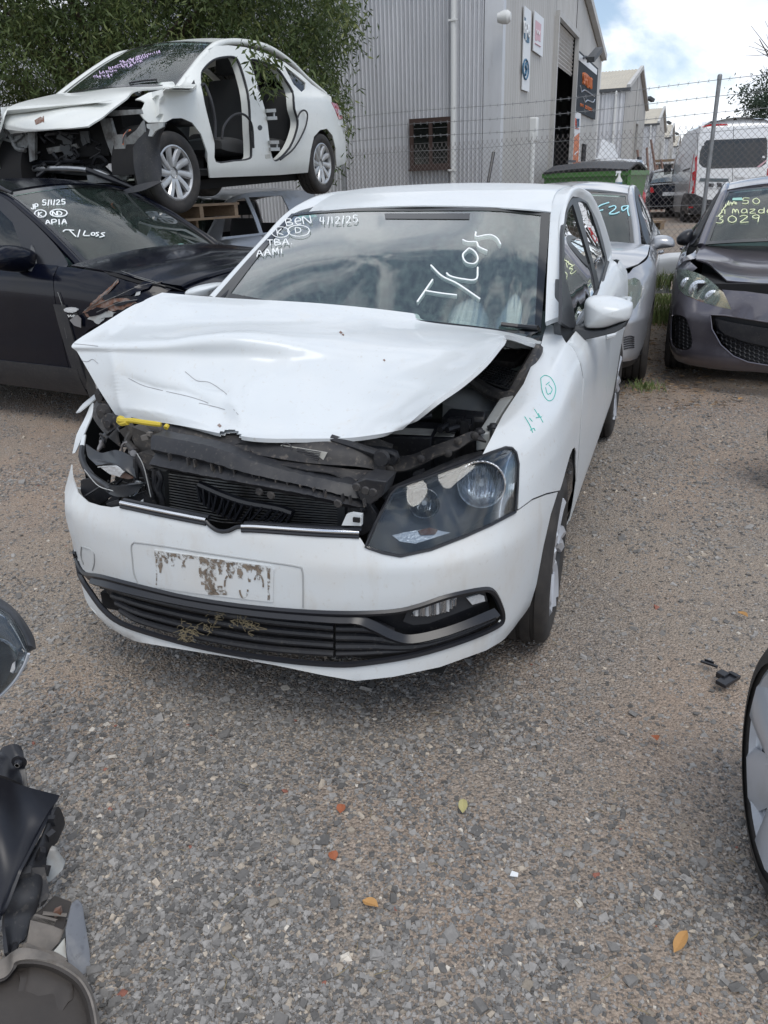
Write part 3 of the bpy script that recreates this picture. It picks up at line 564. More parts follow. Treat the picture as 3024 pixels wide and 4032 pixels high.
# ---- left fender
fe = [(1037, 992), (1060, 948), (1086, 898), (1112, 858), (1131, 830), (1148, 790), (1160, 757), (1170, 742), (1175, 720), (1182, 700), (1213, 708), (1214, 726), (1222, 740), (1234, 748), (1243, 762), (1252, 785), (1259, 818), (1257, 852), (1254, 900), (1252, 932), (1247, 1000), (1244, 1040), (1243, 1000), (1244, 975), (1241, 966), (1236, 970), (1230, 985), (1222, 1014), (1215, 1040), (1209, 1059),
      (1180, 1065), (1150, 1077), (1119, 1100), (1121, 1050), (1122, 1000), (1117, 976), (1106, 965), (1090, 964), (1060, 977)]
SW.skin(fe, 'px', 11, .001, 'd', (), .003).done('front_fender', M['white'], hero, ang=50)
gm = MB(); strokes(gm, SW, [[(1168, 818), (1177, 812), (1190, 818), (1200, 840), (1194, 862), (1183, 866), (1172, 850), (1168, 818)], [(1179, 832), (1186, 826)], [(1178, 838), (1182, 852), (1188, 850)], [(1185, 832), (1192, 842), (1188, 852)],
    [(1133, 901), (1143, 918), (1150, 935)], [(1143, 904), (1149, 911)], [(1145, 930), (1152, 926), (1155, 931)], [(1154, 885), (1164, 902)], [(1162, 894), (1172, 913)], [(1157, 903), (1169, 901)]], .0012, off=.002); gm.done('marker_writing', M['greenpen'], hero)
# wiring of gaps: dark inner structure just inside the skin
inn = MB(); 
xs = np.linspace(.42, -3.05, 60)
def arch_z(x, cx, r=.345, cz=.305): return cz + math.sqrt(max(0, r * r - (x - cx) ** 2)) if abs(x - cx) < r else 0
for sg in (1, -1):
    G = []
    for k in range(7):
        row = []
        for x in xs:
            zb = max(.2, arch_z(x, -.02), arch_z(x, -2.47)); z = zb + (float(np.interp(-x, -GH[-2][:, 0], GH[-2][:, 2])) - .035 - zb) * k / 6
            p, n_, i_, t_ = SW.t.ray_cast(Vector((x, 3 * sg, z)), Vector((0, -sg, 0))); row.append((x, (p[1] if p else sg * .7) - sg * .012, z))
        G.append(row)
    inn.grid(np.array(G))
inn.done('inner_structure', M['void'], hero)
def circ(cx, cz, r, a0, a1, n=16): return [(cx + r * math.cos(t), cz + r * math.sin(t)) for t in np.linspace(a0, a1, n)]
seam = [SW.hit(q, 'px', 0, 'd') for q in [(1223, 741), (1235, 749), (1244, 763), (1253, 785), (1260, 818), (1258, 852), (1255, 900), (1253, 932), (1248, 1000), (1245, 1036)]]; seam = [(float(p[0]) - .004, float(p[2])) for p in seam]
for sg, md in ((1, 'xz'), (-1, 'xz-')):
    d1 = [(seam[-1][0], .30), (-1.40, .30), (-1.415, .62), (-1.40, .995), (-.60, .975)] + [q for q in seam if q[1] < .97 and q[1] > .31]
    o = SW.skin(d1, md, .055, .001, 'd', (), .004).done('front_door', M['white'], hero, ang=50)
    hb = MB(); P = [SW.hit((x_, .86), md, .03) for x_ in (-1.34, -1.25, -1.16)]; P = [SW.hit((-1.35, .86), md, .0)] + P + [SW.hit((-1.13, .86), md, .0)]; hb.tube(P, .013, 8); hb.done('door_handle', M['white'], o)
    d2 = [(-1.41, .30), (-2.03, .30)] + [(p[0], p[1]) for p in circ(-2.47, .305, .36, .0, .95, 8) if p[1] > .3] + [(-2.27, .8), (-2.32, 1.045), (-1.9, 1.03), (-1.41, 1.01), (-1.425, .62)]
    o = SW.skin(d2, md, .055, .001, 'd', (), .004).done('rear_door', M['white'], hero, ang=50)
    hb = MB(); P = [SW.hit((-2.22, .88), md, .0)] + [SW.hit((x_, .88), md, .03) for x_ in (-2.20, -2.10, -2.02)] + [SW.hit((-1.99, .88), md, .0)]; hb.tube(P, .013, 8); hb.done('door_handle', M['white'], o)
    SW.skin([(-.40, .22), (-2.10, .22), (-2.10, .293), (-.43, .293)], md, .05, .0, 'd', (), .004).done('sill', M['white_low'], hero)
    q_ = [(-2.33, 1.05), (-2.28, .8)] + circ(-2.47, .305, .36, .99, math.pi - .02, 14) + [(-2.84, .26), (-3.05, .28), (-3.06, 1.0), (-2.98, 1.04), (-2.6, 1.052)]
    SW.skin(q_, md, .05, .001, 'd', (), .004).done('rear_quarter', M['white'], hero, ang=50)
SW.skin([(-.72, .28), (.72, .28), (.72, .97), (-.72, .97)], 'yz-', .07, 0, 'd', (), .004).done('tailgate', M['white'], hero)
# right fender (torn) : remains of the wing behind the lamp
fr_ = MB(); SW.skin([(.30, .66), (.12, .69), (-.1, .67), (-.27, .58), (-.36, .42), (-.40, .30), (-.438, .30), (-.44, .94), (-.1, .88), (.25, .84)], 'xz-', .05, .001, 'd', (), .004, fr_); fr_.done('torn_fender', M['white'], hero)
tf = MB()
def ribbon(pts, wd, th=.004, c='4'):         # a torn strip of sheet metal: points (u, v, x)
    P = cr1([HF.p(c, q[0], q[1], 'x', q[2]) for q in pts], 16); ws = np.interp(np.linspace(0, 1, 16), np.linspace(0, 1, len(wd)), wd)
    G = np.array([[p + np.array((-.3 * w_, -.55 * w_ * 0 + (k - 1) * w_, .3 * w_ * (k - 1))) for k in range(3)] for p, w_ in zip(P, ws)]); tf.slab(G, th)
ribbon([(120, 160, .46), (200, 80, .40), (300, 0, .33)], [.008, .022, .025]); ribbon([(85, 520, .52), (140, 350, .50), (215, 190, .45), (245, 85, .40)], [.006, .018, .014, .006]); ribbon([(160, 600, .56), (150, 480, .54), (175, 360, .5)], [.01, .010, .006])
tf.done('fender_shred', M['white'], hero)
# ---- windscreen
WS_top = HF.S('3', [(628, 345, 'x', -1.06), (300, 306, 'x', -1.03), (0, 291, 'x', -1.01)]) + HF.S('d', [(900, 452, 'x', -1.01), (780, 453, 'x', -1.01), (700, 457, 'x', -1.03), (631, 464, 'x', -1.07)])
WS_bot = HF.S('d', [(1168, 716, 'x', -.50), (1100, 708, 'x', -.40), (1000, 697, 'x', -.33), (900, 686, 'x', -.30), (800, 673, 'x', -.29), (640, 655, 'x', -.33), (465, 643, 'x', -.50)])
WS_bot = [np.array(p) + np.array((-.10, 0, -.065)) for p in WS_bot]; WS_bot[0] = np.array(HF.p('d', 1169, 718, 'x', -.49)); WS_bot[-1] = np.array(HF.p('d', 466, 644, 'x', -.49))
mid = [(np.array(a) * .5 + np.array(b_) * .5) + np.array((.022, 0, .030)) * (1 - .8 * ((i - 3) / 3) ** 2) for i, (a, b_) in enumerate(zip(WS_top, WS_bot))]
GWS = grid([WS_top, mid, WS_bot], 50, 34); SG = Surf(GWS, HF)
g = MB(); g.slab(GWS[::-1], .004); ws = g.done('windscreen', M['gl'], hero, ang=80)
f = MB(); nv, nu = GWS.shape[:2]
def frit(i0, i1, j0, j1):
    A = GWS[i0:i1, j0:j1] + np.array((.003, 0, .004)); f.slab(A[::-1], .002)
frit(0, 2, 0, nu); frit(1, nv, 0, 3); frit(1, nv, nu - 2, nu); frit(nv - 3, nv, 2, nu - 1); frit(2, 5, 18, 30); f.done('glass_border', M['frit'], ws)
wt = MB()
strokes(wt, SG, [[(1000, 390), (932, 488)], [(965, 438), (1030, 449), (1105, 458)], [(992, 328), (1040, 375), (1110, 410), (1205, 475)], [(1060, 362), (1078, 376), (1130, 388), (1188, 389), (1195, 337)],
    [(1148, 262), (1130, 285), (1145, 315), (1180, 321), (1196, 300), (1185, 272), (1160, 255), (1148, 262)], [(1130, 217), (1150, 226), (1190, 228), (1200, 248), (1237, 266)], [(1187, 184), (1190, 204), (1245, 196), (1278, 210), (1295, 238)]], .0036, 'W', .003)
ptext(wt, SG, 'BeN', 368, 166, 30, 30, -8, .0026, 'W', .25, .05, 2, .012); ptext(wt, SG, '4/12/25', 515, 158, 21, 30, -3, .0024, 'W', .45, .05, 3, .012)
ptext(wt, SG, 'K', 328, 206, 24, 26, -8, .0022, 'W', .3, .03, 4, .012); ptext(wt, SG, 'D', 408, 196, 24, 22, -8, .0022, 'W', .3, .03, 5, .012)
strokes(wt, SG, [arcd(341, 192, 39, 23, 0, 6.3), arcd(420, 186, 48, 24, 0, 6.5)], .0021, 'W', .012)
ptext(wt, SG, 'TBA.', 284, 252, 26, 25, -4, .0026, 'W', .3, .05, 6, .012); ptext(wt, SG, 'AAMi', 238, 298, 26, 26, -7, .0026, 'W', .35, .05, 7, .012)
wt.done('glass_writing', M['chalk'], ws)
st = MB(); SG.skin([(645, 468), (683, 465), (685, 470), (646, 474)], 'px', 6, .004, 'd', (), .001, st); st.done('windscreen_sticker', M['tealst'], ws)
wp = MB(); P = [SG.hit(q, 'px', .012, 'd') for q in [(1165, 712), (1120, 709), (1080, 704)]]; wp.tube(P, .009, 6); wp.done('wiper', M['plasnew'], hero)
cw = MB(); cw.grid(grid([[p + np.array((.02, 0, -.012)) for p in WS_bot], [p + np.array((.20, 0, -.07)) for p in WS_bot]], 20, 4)); cw.done('cowl_panel', M['plasdust'], hero)
# ---- roof and pillars
RE = [HF.S('3', [(u, v, 'x', x)])[0] for u, v, x in ((640, 330, -1.07), (650, 230, -1.16), (700, 130, -1.35), (800, 88, -1.62), (870, 110, -1.92), (960, 170, -2.22), (1020, 270, -2.52), (1090, 420, -2.82), (1150, 600, -3.0))]
rr = []
ctr = [1.405, 1.435, 1.468, 1.492, 1.485, 1.455, 1.40, 1.30, 1.16]
for k, p in enumerate(RE):
    x, y, z = p; zc = ctr[k]; x0 = x + (.05 if k == 0 else .02)
    rr.append([(x, y, z), (x0, y * .8, z + (zc - z) * .45), (x0 + .01, y * .45, z + (zc - z) * .82), (x0 + .015, 0, zc), (x0 + .01, -y * .45, z + (zc - z) * .82), (x0, -y * .8, z + (zc - z) * .45), (x, -y, z)])
g = MB(); g.slab(grid(rr, 40, 60), .006); g.done('roof', M['white'], hero, ang=60)
hd = MB(); hd.grid(grid(rr, 24, 30) + np.array((0, 0, -.03))); hd.done('headlining', M['head'], hero)
ins_ = [(585, 1345, -.46), (598, 1000, -.63), (618, 600, -.86), (634, 345, -1.05), (650, 230, -1.16), (700, 130, -1.35), (800, 88, -1.62), (870, 110, -1.92), (960, 170, -2.22), (1020, 270, -2.52), (1090, 420, -2.82), (1150, 600, -3.0), (1172, 770, -3.02)]
outs = [(728, 1350, -.50), (735, 900, -.72), (740, 500, -.93), (772, 325, -1.06), (832, 185, -1.27), (865, 178, -1.45), (900, 185, -1.62), (935, 205, -1.78), (975, 240, -1.95), (1060, 400, -2.3), (1130, 620, -2.6), (1165, 790, -2.75), (1140, 850, -2.6)]
ip = [np.array(HF.p('3', u, v, 'x', x)) for u, v, x in ins_]; op = [np.array(HF.p('3', u, v, 'x', x)) for u, v, x in outs]
rows = []
for a, b_ in zip(ip, op): m_ = (a + b_) / 2 + np.array((.0, .028, .022)); rows.append([a, m_, b_])
wsl, wst_ = np.array(WS_bot[-1]), np.array(WS_top[-1])
for sgn in (1, -1):
    RW = [[np.array((p[0], p[1] * sgn, p[2])) for p in r_] for r_ in rows]
    if sgn < 0:
        for k in range(4):
            a = wsl + (wst_ - wsl) * k / 3; RW[k] = [a, a + (-.008, -.035, .008), a + (-.03, -.070, -.02)]
    g = MB(); Gp = grid(RW, 9, 70); g.slab(Gp if sgn > 0 else Gp[:, ::-1], .02); g.done('roof_pillar', M['white'], hero, ang=60)
# glasshouse side surface
zy = [(.90, .775), (.96, .762), (1.0, .75), (1.05, .738), (1.15, .698), (1.3, .648), (1.4, .616), (1.45, .59)]
GG = np.array([[(x, itp(z, [q[0] for q in zy], [q[1] for q in zy]) - max(0, -x - 2.2) * .12, z) for x in np.linspace(-.3, -3.1, 40)] for z in np.linspace(.9, 1.45, 30)])
GGm = GG.copy(); GGm[..., 1] = .022 - GGm[..., 1]; SS = Surf(GG, HF); SSm = Surf(GGm, HF)
tri = lambda P: [(p[0], p[1]) for p in P]
frame = [(727, 1350), (735, 900), (738, 520), (752, 400), (785, 270), (830, 185), (900, 188), (975, 232), (1060, 395), (1130, 615), (1162, 785), (1120, 960), (1075, 1090), (960, 1260), (870, 1400), (800, 1400)]
g1 = [(786, 320), (812, 272), (836, 250), (930, 560), (1000, 800), (1048, 1050), (960, 1240), (866, 1378), (832, 1180), (772, 950), (756, 860), (757, 500)]
g2 = [(884, 228), (925, 222), (965, 246), (1010, 330), (1085, 560), (1136, 740), (1136, 800), (1082, 990), (1055, 880), (960, 520)]
# glass and frame as seen; both sides get the same real outlines
def toxz(c, P): return [(lambda h: (h[0], h[2]))(SS.hit(q, 'px', 0, c)) for q in P]
for sgn, Sx, md in ((1, SS, 'xz'), (-1, SSm, 'xz-')):
    F_, A_, B_ = toxz('3', frame), toxz('3', g1), toxz('3', g2)
    if sgn < 0: F_, A_, B_ = [[(x - .085, z - .01) for x, z in q] for q in (F_, A_, B_)]
    wf_ = Sx.skin(F_, md, .05, .004, 'd', [A_, B_], .012).done('door_frame', M['plasnew'], hero)
    Sx.skin(A_, md, .07, -.002, 'd', (), .003).done('side_window', M['glside'], hero, ang=80)
    Sx.skin(B_, md, .07, -.002, 'd', (), .003).done('side_window', M['glside'], hero, ang=80)
JS = joined([(GW, True), (GG, False)], HF); JS.skin([(1110, 975), (1140, 860), (1162, 785), (1200, 765), (1242, 800), (1264, 880), (1280, 1010), (1240, 1080), (1200, 1118), (1080, 1118), (1062, 1100), (1085, 1040)], 'px', 22, .006, '3', (), .004).done('rear_shoulder', M['white'], hero, ang=60)
bt = MB(); P = [SS.hit(q, 'px', .006, '3') for q in cr1([(866, 1395), (960, 1262), (1050, 1085), (1090, 1020), (1140, 850), (1162, 790)], 20)]; bt.tube(P, .008, 6); bt.done('window_trim', M['trim'], hero)
bw = MB(); bw.grid(grid([[(-3.0, .5, 1.2), (-3.03, 0, 1.24), (-3.0, -.5, 1.2)], [(-3.1, .58, .98), (-3.14, 0, .98), (-3.1, -.58, .98)]], 12, 6)); bw.done('rear_window', M['glside'], hero)
# ---- left door mirror
def mirror(parent, fr, c, capo, capx, arm, base, capm, name='door_mirror', depth=.10, lip=None):
    """capo: outline points (u,v) of the shell traced at x=capx"""
    P = np.array(smooth_poly([fr.p(c, u, v, 'x', capx) for u, v in capo], 5))
    for _ in range(4): P = (np.roll(P, 1, 0) + 2 * P + np.roll(P, -1, 0)) / 4
    cc = P.mean(0); mb = MB(); rows = []
    for k, (s_, dx) in enumerate(((.0, .066), (.2, .065), (.4, .060), (.58, .052), (.73, .041), (.85, .028), (.93, .014), (.98, -.002), (1.0, -.022), (1.0, -.05), (.97, -.085))):
        rows.append([cc + (p - cc) * s_ + np.array((dx, 0, 0)) for p in P])
    mb.grid(np.array([r_ + r_[:1] for r_ in rows])); mb.add([tuple(p) for p in rows[-1]], [tuple(range(len(P)))[::-1]])
    o = mb.done(name, capm, parent, ang=60)
    a = MB(); low = [q for q in range(len(P))]; 
    if lip: 
        Pl = [np.array(fr.p(c, u, v, 'x', capx - .02)) for u, v in lip]; a.prism(Pl, (-.075, 0, 0)); a.prism([p + np.array((.045, 0, 0)) for p in [Pl_ * .92 + np.mean(Pl, 0) * .08 for Pl_ in Pl]], (-.05, 0, 0))
    Pb = [np.array(fr.p(c, u, v, 'x', x)) for u, v, x in base]; a.prism(Pb, (-.02, -.03 * np.sign(cc[1]), 0))
    a.tube(cr1([fr.p(c, u, v, 'x', x) for u, v, x in arm], 8), [.020] * 8, 10)
    a.done('mirror_base', M['trim'], o, bevel=.004); return o
cap = [(945, 1200), (955, 1150), (1000, 1122), (1080, 1117), (1180, 1125), (1290, 1150), (1370, 1178), (1396, 1195), (1392, 1260), (1370, 1325), (1290, 1350), (1150, 1400), (1040, 1408), (960, 1402), (942, 1350), (940, 1270)]
mirror(hero, HF, '3', cap, -.60, [(840, 1430, -.60), (900, 1430, -.60), (980, 1430, -.62)], [(740, 1200, -.52), (745, 950, -.60), (770, 960, -.68), (830, 1180, -.66), (852, 1380, -.62), (900, 1400, -.60), (890, 1500, -.56), (840, 1560, -.52), (795, 1578, -.50), (745, 1545, -.48), (730, 1450, -.48), (728, 1330, -.49)], M['white'],
       lip=[(830, 1400), (945, 1385), (960, 1404), (1040, 1412), (1150, 1404), (1290, 1354), (1372, 1320), (1340, 1385), (1260, 1430), (1100, 1470), (940, 1505), (840, 1520), (800, 1460)])
cap2 = [(402, 630), (412, 622), (430, 616), (455, 614), (468, 618), (462, 630), (450, 642), (425, 646), (405, 642)]
mirror(hero, HF, 'd', cap2, -.62, [(455, 636, -.60), (470, 640, -.6)], [(470, 632, -.56), (478, 640, -.56), (470, 650, -.56)], M['white'])
# ---- wheels
for x_, sg, nm, st_ in ((0, 1, '', 2), (-2.47, 1, '', 0), (0, -1, '', 2), (-2.47, -1, '', 0)):
    wheel(hero, (x_, sg * .735, .298), .298, .185, .205, sg, 'turbine', 'darkalloy', steer=st_)
for x_ in (-.02, -2.47):
    for sg in (1, -1): ar = MB(); ar.lathe([(.352, .775), (.352, .50), (.30, .49), (.05, .49)], (x_, 0, .31), 'y', 26, sg=sg, a0=-.1, a1=math.pi + .1); ar.done('wheel_arch_liner', M['plasdust'], hero)
ub = MB(); ub.box((-1.2, 0, .26), (3.5, 1.35, .10)); ub.box((.32, 0, .22), (.62, 1.2, .06)); ub.done('underbody', M['void'], hero)
# ---- cabin
for y_ in (.36, -.36): seat(hero, -1.42, y_, .58, bh=.58)
rs = MB(); o = seat(hero, -2.30, 0, .62, name='rear_seat', wd=1.18, hr=False, bh=.52)
for y_ in (.33, -.33, 0):
    h_ = MB(); h_.box((-2.62, y_, 1.20), (.09, .25, .16)); h_.done('head_restraint', M['seat'], o, bevel=.03)
ds = MB(); G = grid([[(-.50, y_, .965) for y_ in np.linspace(.66, -.66, 7)], [(-.78, y_, 1.0 + (.05 if -.56 < y_ < -.16 else 0)) for y_ in np.linspace(.66, -.66, 7)], [(-.94, y_, .97) for y_ in np.linspace(.66, -.66, 7)], [(-.98, y_, .78) for y_ in np.linspace(.66, -.66, 7)]], 36, 20); ds.slab(G[:, ::-1], .02); ds.done('dashboard', M['dash'], hero)
steering(hero, (-1.02, -.36, .98))
rv = MB(); rv.box(HF.p('W', 830, 200, 'x', -1.12), (.03, .24, .07)); rv.box(np.array(HF.p('W', 830, 175, 'x', -1.10)), (.03, .05, .05)); rv.done('rear_view_mirror', M['plasnew'], hero, bevel=.012)
vs = MB()
for (a, b2) in (((722, 110), (990, 235)), ((1290, 140), (1500, 250))): pass
vs.prism([HF.p('W', u, v, 'x', -1.16) for u, v in ((722, 150), (985, 145), (990, 235), (725, 235))], (-.012, 0, 0)); vs.done('sun_visor', M['dash'], hero)
M['dustclip'] = mat('dusty_clip', (.13, .12, .11), .7)
# ---- crumpled bonnet: rows from the rear edge to the front edge, right side of the car to left
HR = [
 [(350, 632, -.64), (480, 643, -.45), (700, 656, -.14), (900, 678, .17), (1080, 710, .47), (1172, 738, .66)],
 [(300, 653, -.67), (455, 660, -.43), (690, 676, -.12), (900, 696, .19), (1060, 717, .48), (1158, 744, .668)],
 [(225, 698, -.71), (420, 700, -.40), (640, 706, -.11), (850, 716, .20), (1020, 722, .48), (1098, 724, .672)],
 [(158, 742, -.74), (330, 738, -.40), (520, 722, -.13), (760, 748, .17), (960, 752, .46), (1082, 742, .668)],
 [(168, 762, -.715), (330, 768, -.38), (530, 775, -.10), (750, 785, .19), (930, 785, .45), (1048, 783, .655)],
 [(190, 800, -.66), (340, 812, -.34), (545, 828, -.04), (740, 835, .21), (890, 830, .44), (998, 828, .615)],
 [(212, 838, -.61), (350, 860, -.31), (548, 880, .01), (735, 882, .24), (860, 875, .42), (940, 868, .565)],
 [(238, 878, -.55), (355, 897, -.28), (545, 930, .045), (730, 927, .27), (830, 914, .41), (893, 907, .51)],
 [(256, 904, -.51), (358, 914, -.27), (540, 945, .06), (725, 947, .285), (810, 939, .40), (870, 928, .475)]]
HR3 = [[np.array(HF.p('d', u, v, 'y', y)) for u, v, y in r_] for r_ in HR]
GHd = grid(HR3, 130, 120)
# pixel position of every bonnet vertex so dents follow traced lines
def uv_of(P):
    W_ = P @ HF.M.T + HF.o - C0; D_ = W_ @ RM.T; return np.stack([1512 + FOC * D_[..., 0] / D_[..., 2], 2016 + FOC * D_[..., 1] / D_[..., 2]], -1) / 1.8228
UVh = uv_of(GHd); du = np.gradient(GHd, axis=1); dv = np.gradient(GHd, axis=0); NH = np.cross(du, dv); NH /= np.linalg.norm(NH, axis=2, keepdims=True)
if NH[..., 2].mean() < 0: NH = -NH
def crease(pts, amp, wd, ends=True, side=None):
    global GHd
    Q = cr1(pts, 30) if len(pts) > 2 else ln1(pts, 30); d2 = ((UVh[:, :, None] - Q[None, None]) ** 2).sum(-1); k = d2.argmin(-1); d = np.sqrt(d2.min(-1)); t = k / 29.
    e = np.sin(np.pi * np.clip(t, .03, .97)) ** .5 if ends else 1
    GHd = GHd + NH * (amp * e * np.exp(-(d / wd) ** 1.05))[..., None]
def dent(u, v, ru, rv, amp): 
    global GHd
    GHd = GHd + NH * (amp * np.exp(-(((UVh[..., 0] - u) / ru) ** 2 + ((UVh[..., 1] - v) / rv) ** 2)))[..., None]
crease([(235, 738), (330, 733), (440, 726), (520, 716), (580, 722), (660, 752)], .006, 16)
crease([(655, 747), (600, 800), (545, 830), (530, 870), (515, 930)], .012, 15)
dent(440, 800, 75, 38, -.013); dent(330, 800, 50, 40, -.008); dent(600, 800, 45, 35, -.013); dent(640, 860, 40, 60, .010)
crease([(236, 740), (250, 800), (262, 870), (275, 900)], .009, 12); crease([(315, 640), (275, 690), (232, 735)], -.010, 10); crease([(300, 650), (258, 695), (225, 735)], .008, 9)
crease([(268, 812), (330, 836), (400, 846), (450, 870), (480, 882)], -.012, 8); crease([(400, 800), (430, 825), (478, 838), (492, 858)], -.014, 8); crease([(492, 858), (505, 880), (520, 905)], .012, 9)
crease([(270, 880), (360, 895), (470, 925)], .006, 8); crease([(545, 925), (650, 930), (760, 925)], .003, 10)
dent(480, 900, 26, 22, -.012); dent(860, 800, 120, 60, .006)
_rg = np.random.RandomState(2)
for _ in range(26): dent(_rg.uniform(230, 700), _rg.uniform(720, 920), _rg.uniform(14, 40), _rg.uniform(10, 26), _rg.uniform(-.0016, .0016))
hm = MB(); notch = [(466, 955), (472, 940), (480, 931), (492, 927), (506, 929), (517, 936), (526, 955)]; na = np.array(notch, float)
nv, nu = GHd.shape[:2]; cen = (UVh[:-1, :-1] + UVh[1:, 1:]) / 2
hm.slab(GHd[::-1], .012)
k = nv * nu; keepF = []
uvf = UVh[::-1].reshape(-1, 2)
for f_ in hm.F:
    c_ = uvf[[i % k for i in f_]].mean(0)
    if not (462 < c_[0] < 530 and c_[1] > 922 and _inp(c_, na)): keepF.append(f_)
hm.F = keepF; hm.M = [0] * len(keepF)
hood = hm.done('bonnet', M['white'], hero, ang=55)
SH = Surf(GHd, HF)
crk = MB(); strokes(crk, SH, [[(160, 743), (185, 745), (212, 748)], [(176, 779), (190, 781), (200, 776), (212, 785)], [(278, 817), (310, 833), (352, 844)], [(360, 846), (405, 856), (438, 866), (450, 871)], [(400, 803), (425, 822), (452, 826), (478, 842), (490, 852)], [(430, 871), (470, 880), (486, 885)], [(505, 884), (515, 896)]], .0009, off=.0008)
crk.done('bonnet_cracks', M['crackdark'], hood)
fm = MB()
for (u, v, s_) in ((474, 919, 5), (736, 718, 4), (741, 723, 3), (830, 778, 3)): SH.skin([(u - s_, v), (u, v - s_ * .8), (u + s_, v + s_ * .3), (u + s_ * .2, v + s_)], 'px', 6, .0008, 'd', (), 0, fm)
fm.done('rust_fleck', M['rust'], hood)
un = MB(); un.grid(GHd[4:-24:4, 5:-5:4] - NH[4:-24:4, 5:-5:4] * .035); un.done('bonnet_inner_frame', M['plas'], hood)
hg = MB(); hg.prism(HF.S('E', [(850, 335, 'x', -.25), (935, 330, 'x', -.32), (1030, 345, 'x', -.40), (1025, 318, 'x', -.42), (900, 285, 'x', -.28)]), (0, .02, -.01)); hg.done('bonnet_hinge', M['white_low'], hood)
# ---- things under the bonnet
bk = MB(); bk.box((.02, -.05, .50), (.78, 1.15, .30)); bk.done('engine_bay_floor', M['void'], hero)
en = MB(); en.box((.12, -.12, .66), (.42, .62, .14)); en.tube([(.1, -.4, .75), (.1, 0, .76), (.12, .2, .73)], .04, 10); en.done('engine_cover', M['plas'], hero, bevel=.02)
ba = MB(); 
def hexa(mb, fr, c, top, x0, x1, dz, m=0): pass
ba.prism(HF.S('5', [(838, 92, 'z', .80), (1105, 100, 'z', .80), (1160, 20, 'z', .80), (905, 0, 'z', .80)]), (0, 0, -.16)); bt_ = ba.done('battery', M['plas'], hero, bevel=.004)
bl_ = MB(); bl_.prism(HF.S('5', [(843, 80, 'z', .803), (1100, 90, 'z', .803), (1118, 55, 'z', .803), (870, 48, 'z', .803)]), (0, 0, .001)); bl_.done('battery_label', M['label'], bt_)
fb = MB(); fb.prism(HF.S('5', [(1112, 100, 'z', .79), (1240, 108, 'z', .79), (1268, 62, 'z', .79), (1140, 55, 'z', .79)]), (0, 0, -.12)); fo_ = fb.done('fuse_box', M['plas'], hero, bevel=.004)
fb = MB(); fb.prism(HF.S('5', [(1118, 94, 'z', .793), (1225, 98, 'z', .793), (1245, 62, 'z', .793), (1145, 56, 'z', .793)]), (0, 0, .001)); fb.done('fuse_label', M['label'], fo_)
cu = MB()
for q in ([(1150, 60), (1200, 30), (1290, 10)], [(1190, 60), (1260, 40), (1320, 45)], [(900, 30), (980, 0), (1100, -20)]): cu.tube(cr1(HF.S('5', [(a, b2, 'z', .82) for a, b2 in q]), 8), .010, 7)
for u, v in ((1220, 30), (1250, 25), (1290, 40), (1310, 20)): cu.box(HF.p('5', u, v, 'z', .82), (.03, .025, .04))
cu.done('fuse_cables', M['plas'], hero)
ab = MB(); ab.prism(HF.S('E', [(555, 690, 'z', .82), (780, 705, 'z', .82), (790, 660, 'z', .84), (600, 640, 'z', .84)]), (0, 0, -.15)); ab.done('relay_box', M['plas'], hero, bevel=.01)
st_ = MB(); st_.lathe([(.12, -.2), (.12, .04), (.08, .07), (0, .075)], (-.12, .50, .76), 'z', 28); st_.done('strut_tower', M['primer'], hero)
vent = MB(); V_ = HF.S('E', [(720, 500, 'z', .88), (800, 425, 'z', .90), (915, 445, 'z', .90), (900, 560, 'z', .88), (820, 555, 'z', .87)]); vent.prism(V_, (0, 0, -.02)); vn = vent.done('cowl_vent', M['plasnew'], hero)
vg = MB(); c0_, ux, uy = np.array(V_[0]), (np.array(V_[3]) - np.array(V_[0])), (np.array(V_[1]) - np.array(V_[0]))
for i in range(13):
    vg.bar(tuple(c0_ + ux * i / 12 + (0, 0, .004)), tuple(c0_ + ux * i / 12 + uy * .95 + (0, 0, .004)), .003, .006)
for i in range(9): vg.bar(tuple(c0_ + uy * i / 8.4 + (0, 0, .005)), tuple(c0_ + uy * i / 8.4 + ux + (0, 0, .005)), .003, .006)
vg.done('vent_mesh', M['plas'], vn)
ct = MB(); ct.tube(cr1(HF.S('E', [(720, 510, 'z', .87), (820, 575, 'z', .86), (900, 590, 'z', .86), (960, 500, 'z', .90), (1020, 400, 'z', .94), (1040, 350, 'z', .96)]), 20), .022, 8); ct.prism(HF.S('E', [(805, 400, 'z', .91), (930, 420, 'z', .91), (1010, 330, 'z', .95), (860, 330, 'z', .94)]), (0, 0, -.02)); ct.done('cowl_moulding', M['plasdust'], hero)
fl = MB(); fl.prism(HF.S('E', [(735, 780, 'z', .84), (850, 600, 'z', .86), (930, 572, 'z', .87), (880, 640, 'z', .86), (800, 770, 'z', .84)]), (0, 0, -.05)); fl.prism(HF.S('E', [(935, 515, 'z', .88), (990, 520, 'z', .88), (1000, 470, 'z', .89), (965, 462, 'z', .89)]), (0, 0, -.02))
fr2 = fl.done('inner_rail', M['primer'], hero, bevel=.004)
bo_ = MB()
for u, v, z in ((750, 770, .845), (818, 745, .85), (958, 500, .885), (990, 445, .89)): bo_.lathe([(0, .012), (.009, .012), (.012, .006), (.017, .004), (.017, 0)], HF.p('E', u, v, 'z', z), 'z', 10)
bo_.done('bolt', M['plas'], fr2)
